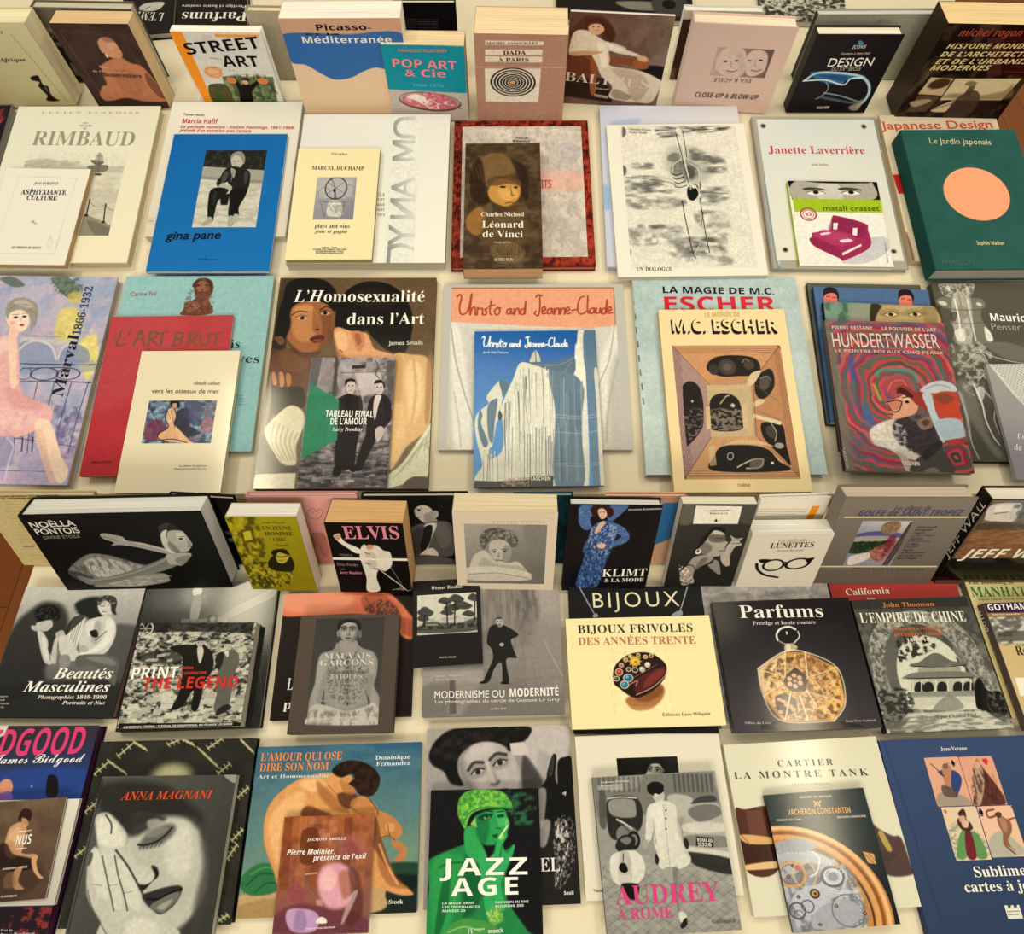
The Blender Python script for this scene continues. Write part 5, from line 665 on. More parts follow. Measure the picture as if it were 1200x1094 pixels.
book('paperback_book', 'U', 'l', -0.0642, 0.0073, 0.0114, 0.0129, 0.0000, 0.2191, 0.2944, 0.0070, 's', '2268a8', '1a4f86', 'd8d8d8', 'gloss', 'blue-sky paperback of a building wrapped in silver-white cloth, on the grey peach-banded paperback', 'book', [
  ('P','f','cover_picture',0,2944,2191,2944,8,'2f78bb',None,None,[('g','1d62b0','4b93cf',223,0,72,413),('p','e2ddcd',4,[376,1,21,-4,6,42,-12,64,5,73,-11,413,-55,-1,29,-485,10,-46]),('p','5a7c98',4,[398,2,44,0,-5,156,-19,54,12,104,14,152,-4,125,-38,0,-1,-277,-5,-140,-5,-73]),('p','d8d4c6',4,[425,172,12,-9,12,154,-9,272,-15,0,2,-273]),('p','f0ebdc',6,.8,[369,48,12,9,9,83,-5,106,-15,138,-2,204,-23,0,10,-395]),('p','cfccc0',2.4,[197,128,22,-49,17,45]),('l','5a646c',3.2,3.2,1.6,1,[219,83,2,44]),('p','4f6e88',4,[187,130,98,-5,66,-18,10,32,-13,36,-65,-1]),('l','a8b4b8',2.4,2.4,2.4,.7,[211,137,90,1,53,-28]),('l','9aa8b0',2.4,2.4,2.4,.7,[350,121,-34,49]),('p','e0dccd',4,[92,312,13,-43,33,-79,25,-61,48,8,52,28,14,62,5,87,-5,273,-259,1,15,-76,62,-49,5,-100]),('p','5c7a90',4,[263,165,85,10,37,54,-8,87,-8,84,-1,188,-95,-1,9,-264,-13,-96]),('p','dcd8c8',4,[43,264,10,-22,36,-42,34,8,-18,43,-13,61,4,34,-16,9,-16,83,-11,25,-4,121,-35,0,15,-72,-18,-83,-8,-67,10,-42,36,-34]),('p','557186',2.4,[89,200,34,8,-22,52,-4,-17]),('p','5e7c92',4,[47,298,26,-30,9,9,-10,77,-8,76,-15,-25]),('p','4d6a82',4,.9,[19,311,10,17,-4,34,24,68,-16,16,-19,-67]),('p','38424a',1.6,[87,312,11,17,-6,21,-8,-7]),('l','8e9490',1.9,.8,1.6,.75,[146,203,-7,94,5,92]),('l','f6f2e6',3.3,.8,1.6,.75,[155,244,-4,58,-2,57]),('l','f6f2e6',4.1,.8,1.6,.75,[123,265,2,146,-9,140]),('l','a9aaa0',1.9,.8,1.6,.75,[159,210,-1,128,-1,124]),('l','6f7878',4.6,.8,1.6,.75,[194,159,1,103,0,101]),('l','f6f2e6',4.4,.8,1.6,.75,[252,147,2,85,-7,83]),('l','8e9490',2.3,.8,1.6,.75,[177,189,-4,98,4,95]),('l','f6f2e6',3.3,.8,1.6,.75,[118,292,-2,152,-3,137]),('l','8e9490',3.6,.8,1.6,.75,[279,161,-4,97,-6,94]),('l','8e9490',4.5,.8,1.6,.75,[181,188,-7,119,-3,115]),('l','8e9490',2,.8,1.6,.75,[144,253,3,115,-9,111]),('l','a9aaa0',3.9,.8,1.6,.75,[109,307,4,60,-11,59]),('l','4a5358',4.3,.8,1.6,.75,[155,242,2,132,-4,127]),('l','a9aaa0',2,.8,1.6,.75,[118,304,-3,141,5,136]),('l','8e9490',2.7,.8,1.6,.75,[163,157,3,58,2,57]),('l','8e9490',1.9,.8,1.6,.75,[205,178,-7,75,6,73]),('l','f6f2e6',3.1,.8,1.6,.75,[208,216,-6,115,7,112]),('l','4a5358',3.7,.8,1.6,.75,[126,280,-5,130,-2,126]),('l','4a5358',2.4,.8,1.6,.75,[182,181,2,76,-1,75]),('l','8e9490',3.3,.8,1.6,.75,[193,148,1,81,-6,79]),('l','a9aaa0',3.4,.8,1.6,.75,[150,208,4,145,-9,139]),('l','f6f2e6',1.7,.8,1.6,.75,[261,194,-5,135,-4,130]),('l','8e9490',2.7,.8,1.6,.75,[266,188,-3,151,-2,145]),('l','f6f2e6',4.1,.8,1.6,.75,[216,205,1,107,-8,105]),('l','a9aaa0',4.6,.8,1.6,.75,[173,181,0,143,-10,137]),('l','f6f2e6',4.3,.8,1.6,.75,[262,156,-1,155,-6,148]),('l','4a5358',2.3,.8,1.6,.75,[186,180,-7,95,9,93]),('l','4a5358',4.4,.8,1.6,.75,[106,348,0,62,4,62]),('l','f6f2e6',4,.8,1.6,.75,[139,257,-1,86,-1,84]),('l','4a5358',3.4,.8,1.6,.75,[109,285,-4,112,5,108]),('l','6f7878',2.5,.8,1.6,.75,[112,282,-3,140,-5,136]),('l','a9aaa0',2.8,.8,1.6,.75,[272,180,0,74,0,74]),('l','a9aaa0',3.2,.8,1.6,.75,[175,151,-3,150,2,144]),('l','8e9490',3.6,.8,1.6,.75,[241,152,1,146,-9,140]),('l','8e9490',2.1,.8,1.6,.75,[125,284,-5,89,3,87]),('l','f6f2e6',2.1,.8,1.6,.75,[164,192,-1,146,-9,141]),('l','f6f2e6',1.8,.8,1.6,.75,[123,302,-4,112,6,109]),('l','f6f2e6',1.6,.8,1.6,.75,[167,201,-8,154,8,149]),('l','f6f2e6',2.6,.8,1.6,.75,[199,211,1,134,-3,128]),('l','f6f2e6',2.7,.8,1.6,.75,[212,178,0,68,-8,67]),('l','8e9490',2.5,.8,1.6,.75,[119,269,3,135,-10,129]),('l','6f7878',2.9,.8,1.6,.75,[243,195,0,145,-12,138]),('l','6f7878',3.5,.8,1.6,.75,[219,170,-2,85,1,83]),('l','6f7878',2.1,.8,1.6,.75,[120,282,-1,134,-2,129]),('l','6f7878',2.1,.8,1.6,.75,[204,213,-3,131,2,127]),('l','f6f2e6',2.9,.8,1.6,.75,[143,257,-1,120,2,115]),('l','97998e',4,1.2,1.6,.75,[226,383,-5,195]),('l','f4efe2',3.2,1.2,1.6,.75,[197,394,-2,184]),('l','6a7472',2.4,1.2,1.6,.75,[160,393,-1,185]),('l','505a5e',2.9,1.2,1.6,.75,[184,403,-4,175]),('l','f4efe2',4.7,1.2,1.6,.75,[112,398,1,179]),('l','505a5e',4.5,1.2,1.6,.75,[262,408,-4,171]),('l','f4efe2',4.4,1.2,1.6,.75,[188,410,-1,168]),('l','505a5e',2,1.2,1.6,.75,[133,375,-6,202]),('l','505a5e',1.6,1.2,1.6,.75,[174,405,-5,173]),('l','505a5e',1.8,1.2,1.6,.75,[234,374,-7,205]),('l','97998e',3.9,1.2,1.6,.75,[255,411,-4,168]),('l','6a7472',3.4,1.2,1.6,.75,[267,431,-4,148]),('l','f4efe2',2.1,1.2,1.6,.75,[229,403,-3,176]),('l','97998e',2.1,1.2,1.6,.75,[190,362,-3,216]),('l','505a5e',4.3,1.2,1.6,.75,[194,401,-5,177]),('l','6a7472',2.5,1.2,1.6,.75,[173,391,-3,187]),('l','6a7472',2.1,1.2,1.6,.75,[158,422,0,156]),('l','6a7472',3.1,1.2,1.6,.75,[247,376,-5,203]),('l','f4efe2',2.7,1.2,1.6,.75,[138,425,-4,152]),('l','f4efe2',3.6,1.2,1.6,.75,[197,372,-2,206]),('l','f4efe2',3.5,1.2,1.6,.75,[159,410,-6,168]),('l','505a5e',4.1,1.2,1.6,.75,[214,378,-5,200]),('l','6a7472',4.4,1.2,1.6,.75,[247,425,-2,154]),('l','6a7472',3.5,1.2,1.6,.75,[256,412,-5,167]),('l','6a7472',2.1,1.2,1.6,.75,[274,387,-9,192]),('l','97998e',1.7,1.2,1.6,.75,[194,426,-2,152]),('l','7c98aa',3.2,3.2,1.6,.8,[322,247,-12,211]),('l','7c98aa',1.6,1.6,1.6,.8,[359,384,-5,188]),('l','3d5a74',3.7,3.7,1.6,.8,[367,250,-1,113]),('l','3d5a74',2.2,2.2,1.6,.8,[349,369,-5,203]),('l','48687f',3.6,3.6,1.6,.8,[359,221,-6,154]),('l','48687f',1.7,1.7,1.6,.8,[303,382,-3,189]),('l','48687f',3.5,3.5,1.6,.8,[338,238,-5,157]),('l','48687f',3.7,3.7,1.6,.8,[304,358,-4,213]),('l','8fa6b2',3.8,3.8,1.6,.8,[376,214,-3,155]),('l','8fa6b2',2.3,2.3,1.6,.8,[353,369,-5,203]),('l','48687f',3.2,3.2,1.6,.8,[301,226,-5,175]),('l','48687f',3.4,3.4,1.6,.8,[314,405,-3,167]),('l','48687f',3.2,3.2,1.6,.8,[347,258,-4,162]),('l','48687f',2.7,2.7,1.6,.8,[298,375,-3,196]),('l','7c98aa',2.8,2.8,1.6,.8,[382,202,-13,195]),('l','7c98aa',3,3,1.6,.8,[314,402,-2,170]),('l','7c98aa',3.7,3.7,1.6,.8,[305,262,-4,188]),('l','7c98aa',2.2,2.2,1.6,.8,[357,392,-5,180]),('l','48687f',3.9,3.9,1.6,.8,[345,251,-11,188]),('l','48687f',2,2,1.6,.8,[293,360,-4,211]),('l','48687f',3.3,3.3,1.6,.8,[374,282,-8,195]),('l','48687f',1.9,1.9,1.6,.8,[297,367,-3,204]),('l','48687f',2.4,2.4,1.6,.8,[335,242,-6,196]),('l','48687f',2,2,1.6,.8,[354,360,-5,212]),('l','7c98aa',3.8,3.8,1.6,.8,[313,209,-4,152]),('l','7c98aa',2.1,2.1,1.6,.8,[335,364,-5,208]),('l','7c98aa',1.6,1.6,1.6,.8,[382,204,-10,144]),('l','7c98aa',2.9,2.9,1.6,.8,[348,374,-5,198]),('l','8fa6b2',2,2,1.6,.8,[374,285,-4,172]),('l','8fa6b2',3.2,3.2,1.6,.8,[319,358,-5,214]),('l','8fa6b2',2.1,2.1,1.6,.8,[331,262,-8,172]),('l','8fa6b2',2,2,1.6,.8,[293,361,-3,210]),('l','7c98aa',3,3,1.6,.8,[354,191,-7,188]),('l','7c98aa',3.5,3.5,1.6,.8,[290,379,-3,192]),('l','7c98aa',3,3,1.6,.8,[307,188,-10,190]),('l','7c98aa',3.3,3.3,1.6,.8,[335,377,-5,195]),('l','48687f',2.2,2.2,1.6,.8,[373,273,-9,165]),('l','48687f',3.6,3.6,1.6,.8,[335,376,-4,196]),('l','3d5a74',1.8,1.8,1.6,.8,[310,234,-3,132]),('l','3d5a74',1.9,1.9,1.6,.8,[301,385,-3,186]),('l','48687f',3.7,3.7,1.6,.8,[367,241,-14,207]),('l','48687f',2.9,2.9,1.6,.8,[355,389,-4,183]),('l','8fa6b2',3.7,3.7,1.6,.8,[318,190,-9,179]),('l','8fa6b2',3.4,3.4,1.6,.8,[353,385,-4,187]),('l','5c6a74',2.4,2.4,1.6,.8,[36,459,-4,117]),('l','5c6a74',2.4,2.4,1.6,.8,[49,474,-4,102]),('l','5c6a74',2.4,2.4,1.6,.8,[53,457,2,119]),('l','f2ecdc',2.4,2.4,1.6,.8,[35,461,3,115]),('l','f2ecdc',2.4,2.4,1.6,.8,[71,462,2,115]),('l','7d868a',2.4,2.4,1.6,.8,[80,455,2,122]),('l','7d868a',2.4,2.4,1.6,.8,[57,472,-4,104]),('l','f2ecdc',2.4,2.4,1.6,.8,[63,477,-3,99]),('l','7d868a',2.4,2.4,1.6,.8,[65,457,-4,119]),('l','7d868a',2.4,2.4,1.6,.8,[54,459,2,117]),('l','f2ecdc',2.4,2.4,1.6,.8,[57,472,-2,104]),('l','f2ecdc',2.4,2.4,1.6,.8,[61,459,-1,117]),('l','cfd2cc',1.6,1.6,1.6,.7,[151,377,55,-29,60,-17,114,7,56,-13]),('l','cfd2cc',1.6,1.6,1.6,.7,[151,387,55,-29,60,-16,114,6,56,-13]),('l','cfd2cc',1.6,1.6,1.6,.7,[150,439,55,-28,59,-16,113,6,56,-12]),('l','c5c8c2',1.6,1.6,1.6,.6,[72,508,200,0,100,4,66,-6]),('l','c5c8c2',1.6,1.6,1.6,.6,[72,516,200,0,99,4,66,-6]),('q','1f2528',2.4,[3,566,69,4,114,-4,84,-7,-12,29,-255,4]),('n','b09078',.8,6.3,6.3,.5,6,5,[102,565,88,-7,3,32,-91,1]),('q','20262a',.8,[188,552,79,1,-1,38,-79,-1]),('l','eef0ee',4.8,4.8,1.2,1,[29,26,5,-6,3,7,-3,17,1,15,7,3,8,-9,6,-30,1,-2]),('l','eef0ee',4.8,4.8,1.2,1,[57,21,-2,24,-1,18,3,-12,6,-4,1,16]),('l','eef0ee',4.8,4.8,1.2,1,[68,63,1,-14,3,3,4,-2]),('l','eef0ee',4.8,4.8,1.2,1,[79,50,0,14]),('l','eef0ee',4.8,4.8,1.2,1,[88,50,-5,3,4,5,-2,6,-5,0]),('l','eef0ee',4.8,4.8,1.2,1,[95,35,-2,23,3,6]),('l','eef0ee',4.8,4.8,1.2,1,[91,46,12,-2]),('l','eef0ee',4.8,4.8,1.2,1,[107,51,-5,5,3,8,6,-1,2,-8,-5,-6,8,2]),('l','eef0ee',4.8,4.8,1.2,1,[133,52,-6,3,0,8,6,-1,3,-10,1,11,3,-3]),('l','eef0ee',4.8,4.8,1.2,1,[142,52,0,12,3,-10,5,-1,1,10]),('l','eef0ee',4.8,4.8,1.2,1,[161,53,-6,2,0,8,6,-1,4,-25,-2,26]),('l','eef0ee',4.8,4.8,1.2,1,[185,29,5,-4,8,1]),('l','eef0ee',4.8,4.8,1.2,1,[193,26,0,27,-4,15,-7,-4,2,-6]),('l','eef0ee',4.8,4.8,1.2,1,[198,58,6,-2,-2,-7,-4,4,-1,11,9,-1]),('l','eef0ee',4.8,4.8,1.2,1,[214,53,-6,3,0,8,6,-1,3,-10,1,11]),('l','eef0ee',4.8,4.8,1.2,1,[221,53,0,12,4,-10,5,-1,-1,12]),('l','eef0ee',4.8,4.8,1.2,1,[233,54,0,12,4,-11,5,-1,-1,12]),('l','eef0ee',4.8,4.8,1.2,1,[245,60,6,-3,-2,-6,-4,4,1,9,7,-1]),('l','eef0ee',4.8,4.8,1.2,1,[256,58,9,-1]),('l','eef0ee',4.8,4.8,1.2,1,[282,30,-9,3,-5,14,1,15,7,4,8,-5]),('l','eef0ee',4.8,4.8,1.2,1,[289,29,-2,25,2,11]),('l','eef0ee',4.8,4.8,1.2,1,[299,54,-6,3,-1,8,6,-1,3,-10,1,11]),('l','eef0ee',4.8,4.8,1.2,1,[305,55,-1,9,6,0,3,-9,1,10]),('l','eef0ee',4.8,4.8,1.2,1,[323,55,-7,2,0,8,6,-1,5,-27,-3,28]),('l','eef0ee',4.8,4.8,1.2,1,[328,61,6,-3,-2,-6,-4,4,1,9,7,-1])]),
  ('T','f','small_print','Jacob Baal-Teshuva',156,2497,605,2486,46,'e4e8ea','r'),
  ('T','f','small_print','TASCHEN',949,102,1292,98,64,'eef0ee','S'),
])

book('hardback_book', 'U', 'l', 0.2257, 0.0289, 0.0000, 0.0026, 0.0000, 0.3054, 0.3862, 0.0180, 'h', 'c3d0cd', 'd0cdc0', 'c9b8a0', 'gloss', 'pale silver-blue hardback with bold black and red capitals, under the cream arches book', 'book', [
  ('P','f','cover_picture',0,3862,3054,3862,14,'bccbc8',None,None,[('n','cbd8d6',.6,4,4,.5,4,3,None),('n','b0c0be',.5,48.5,48.5,.5,3,5,None),('l','dfe0d8',6.5,6.5,6.1,.8,[-6,21,2,753]),('l','2c2f30',4,4,1.2,1,[-3,30,1,25]),('l','2c2f30',4,4,1.2,1,[-2,91,1,24]),('l','2c2f30',4,4,1.2,1,[0,151,1,24]),('l','2c2f30',4,4,1.2,1,[1,210,1,23]),('l','2c2f30',4,4,1.2,1,[3,268,1,23]),('l','2c2f30',4,4,1.2,1,[4,324,1,23]),('l','2c2f30',4,4,1.2,1,[5,381,1,22]),('l','2c2f30',4,4,1.2,1,[7,436,1,22]),('l','2c2f30',4,4,1.2,1,[8,490,1,22])]),
  ('T','f','title','LA MAGIE DE M.C.',530,3537,2627,3497,133,'16181a','H'),
  ('T','f','title','ESCHER',509,3145,2606,3139,299,'dc2a3c','H'),
])

book('paperback_book', 'U', 'l', 0.2670, -0.0062, 0.0184, 0.0050, 0.0000, 0.2274, 0.3443, 0.0140, 's', 'efd8a2', 'e4cb90', 'd8c090', 'satin', 'cream paperback with black shadowed capitals over an orange-brown print of dark arches', 'book', [
  ('P','f','cover_picture',0,3443,2274,3443,20,'f0dbaa',None,None,[]),
  ('P','f','print',184,2711,1922,2487,8,'c59474',None,None,[('g','cf9568','b0907e',361,5,12,463),('q','b08e88',2.3,[-2,-4,121,159,-16,195,-101,146]),('q','d09a6c',2.3,[-2,-4,381,8,-116,143,-151,8]),('q','c08a60',2.3,[379,4,11,494,-135,-155,8,-196]),('q','cf9e72',2.3,[2,496,388,2,-135,-155,-152,7]),('q','c7b088',1.6,[108,155,154,-3,-12,192,-147,6]),('h','5a3a2c',1.2,7,0,0,.8,1,[-2,-4,381,8,-30,30,-326,-1]),('h','5a3a2c',1.2,7,0,0,.8,1,[-3,467,386,2,7,29,-388,-2]),('h','5a3a2c',1.4,7,80,0,.8,1,[359,24,20,-20,11,494,-29,-33]),('h','4a3434',1.4,7,80,0,.8,1,[-2,-4,26,30,9,421,-31,49]),('l','6a4a38',2,2,.8,1,[-2,-4,121,159]),('l','6a4a38',2,2,.8,1,[379,4,-116,143]),('l','6a4a38',2,2,.8,1,[390,498,-135,-155]),('l','6a4a38',2,2,.8,1,[2,496,101,-146]),('p','241c1a',2.3,[117,98,5,-31,33,-22,57,-6,63,7,26,22,-1,36,-26,15,-56,2,-55,1]),('e','4a403c',3.9,1,187,85,31.2,30.8,0),('e','6a5a52',3.9,1,187,85,15.6,14.5,0),('e','3c3431',3.9,1,138,94,17.2,21.7,0),('e','4a403a',4.9,1,264,77,18.7,18.4,0),('l','a89a88',2.3,2.3,1.6,1,[241,68,13,-14,11,9]),('p','231c1c',2.3,[22,181,7,-30,25,-12,26,21,9,47,-2,51,-11,59,-48,57,-10,-16]),('n','8a7a72',.7,7.8,6.2,.56,6,5,[24,249,62,1,-10,67,-51,49]),('e','cfc4b4',1.6,1,52,216,3.9,4,0),('p','241c1a',2.3,[101,317,10,-93,20,-30,37,-8,34,13,15,34,-2,85]),('n','9a8a78',.8,9.4,6.2,.5,6,6,[108,250,111,0,-6,68,-110,-1]),('l','b4a890',4.7,4.7,1.6,1,[148,225,22,-26,12,-4]),('e','c8bca8',1.6,1,190,232,7,7.3,0),('p','26201e',2.3,[273,182,7,-48,28,-30,29,-11,10,29,-7,43,-28,35,-25,8]),('e','5a504c',4.9,1,310,148,17.2,27.4,20),('l','94a0a0',2.3,2.3,1.6,1,[297,130,25,-9,13,18]),('p','1f1818',2.3,[279,301,36,-8,37,17,2,66,5,73,-23,-24,-40,-49,-18,-33]),('e','4a403c',4.9,1,310,331,17.2,24.2,-20),('l','b8a894',3.1,3.1,1.6,1,[314,301,13,34,-10,29]),('e','a89a8c',1.6,1,330,380,15.6,10.5,0),('p','1d1617',2.3,[99,468,9,-53,27,-32,54,-6,61,3,44,16,25,37,26,36]),('l','c8b8a4',4.7,4.7,2,1,[180,456,48,-24,39,-4,-11,28,-46,4]),('p','8a7868',3.9,.7,[228,432,43,-8,-8,32,-38,4]),('o','b8a898',3.1,1.6,1,161,417,9.4,12.8,20),('e','e0d4c4',1.6,1,299,442,4.7,4.8,0),('p','d8c49c',2.3,[247,152,20,-40,34,-13,-2,13,-29,40]),('p','d8c49c',2.3,[261,225,26,-17,15,9,-34,21]),('q','d8bf94',1.6,.7,[92,383,20,-8,0,73,-23,4]),('q','d6ba8c',1.6,[96,237,14,-4,-3,84,-16,4]),('q','d6ba8c',1.6,[220,229,18,-2,-4,91,-18,1]),('p','dcc49a',2.3,.9,[135,383,56,-24,76,4,44,21,-45,-8,-92,-3]),('h','6a4c38',.9,5.5,90,0,.6,1,[137,359,169,0,5,25,-176,-1]),('h','7a5a40',.9,5.5,90,0,.6,1,[118,129,140,-4,-3,27,-139,3]),('q','e0d0a6',1.2,[257,263,93,30,-6,13,-89,-28]),('q','cdb48a',1.2,.8,[111,160,147,-4,-2,13,-145,4]),('l','5a4232',1.6,1.6,.8,1,[270,152,-12,191]),('l','7a5c44',1.6,1.6,.8,1,[278,156,71,61]),('l','7a5c44',1.6,1.6,.8,1,[270,251,88,42]),('l','30241e',3.1,3.1,.8,1,[0,-2,379,7,10,492,-385,-2,-4,-497])]),
  ('T','f','title','LE MONDE DE',821,3290,1466,3296,89,'d8b878','H'),
  ('T','f','title','M.C. ESCHER',167,2940,2087,2930,269,'2a1c14','H'),
  ('T','f','title','M.C. ESCHER',181,2963,2102,2953,260,'2a1c14','H'),
  ('T','f','title_face','M.C. ESCHER',201,3000,2124,2990,223,'f2deb0','H'),
  ('T','f','small_print','CHÊNE',1044,91,1261,90,47,'b89860','H'),
])

book('hardback_book', 'U', 'l', 0.5486, 0.1238, 0.0000, -0.0208, 0.0000, 0.2116, 0.2862, 0.0100, 'h', '5a544c', '1c1a18', 'c8bca8', 'satin', 'black-spined hardback at the bottom of the four-book pile behind the bearded man', 'book', [
  ('P','f','cover_picture',0,2862,2116,2862,20,'6a645a',None,None,[]),
])

book('paperback_book', 'U', 'l', 0.5504, 0.1232, 0.0104, -0.0339, 0.0000, 0.2113, 0.2721, 0.0100, 's', '4f6f94', '2a4a72', 'c8c0b0', 'satin', 'blue paperback with repeated dark-haired pop portraits, in the four-book pile, below the painted-eyes book', 'book', [
  ('P','f','cover_picture',0,2721,2113,2721,9,'54739a',None,None,[('p','e88070',1.5,[33,57,6,-33,22,-11,21,10,1,32,-16,32,-27,1]),('p','2a2024',1.5,[32,43,5,-32,21,-11,23,6,9,26,-7,28,-3,-28,-17,-7,-20,7]),('l','3a2428',3.1,3.1,.8,1,[43,43,13,-2]),('l','3a2428',3.1,3.1,.8,1,[65,44,12,0]),('l','8a3a3c',3.1,3.1,.8,1,[50,72,13,-1]),('p','e88070',1.5,[308,56,8,-32,21,-12,21,11,0,32,-17,32,-27,1]),('p','2a2024',1.5,[307,43,7,-33,21,-10,23,6,8,26,-8,27,-2,-27,-17,-7,-20,6]),('l','3a2428',3.1,3.1,.8,1,[318,42,13,-1]),('l','3a2428',3.1,3.1,.8,1,[340,44,13,0]),('l','8a3a3c',3.1,3.1,.8,1,[324,71,13,0])]),
])

book('paperback_book', 'U', 'l', 0.5530, 0.0684, 0.0208, -0.0513, 0.0000, 0.2103, 0.2884, 0.0100, 's', '7a7256', '15140f', 'c8c0b0', 'satin', 'paperback with a painted pair of eyes beside a green landscape, third in the four-book pile', 'book', [
  ('P','f','cover_picture',0,2884,2103,2884,9,'9a8c64',None,None,[('q','7f9a86',3.8,[1,-2,186,0,-3,89,-193,10]),('n','3f6a58',.8,19.5,30,.52,5,3,[4,2,82,-4,-2,89,-88,1]),('q','9a9c84',9.4,.8,[85,7,86,-4,-10,85,-77,4]),('p','3a3020',7.5,[171,3,35,3,2,44,-18,45,-30,2]),('p','4a3e28',11.3,[396,0,38,3,3,80,-46,2]),('p','c2a878',9.4,[208,14,56,-10,93,-2,45,7,-4,76,-208,10]),('p','9a8056',11.3,.7,[356,7,49,6,-11,72,-34,2]),('p','7a5f38',13.1,.35,[203,28,36,-11,34,8,5,17,-78,9]),('p','d8c8a0',2.3,[215,43,26,-11,21,7,-24,11]),('e','3a2a14',2.3,1,238,42,9,7.3,0),('l','54401f',3,3,1.5,1,[213,43,28,-13,24,9]),('l','6a5028',2.3,2.3,2.3,.6,[211,48,27,7,26,-10]),('p','7a5f38',13.1,.35,[291,24,36,-11,33,7,6,18,-79,8]),('p','d8c8a0',2.3,[302,38,27,-10,20,6,-23,12]),('e','3a2a14',2.3,1,326,37,9,8.3,0),('l','54401f',3,3,1.5,1,[301,38,28,-13,23,10]),('l','6a5028',2.3,2.3,2.3,.6,[299,44,26,6,26,-10])]),
])

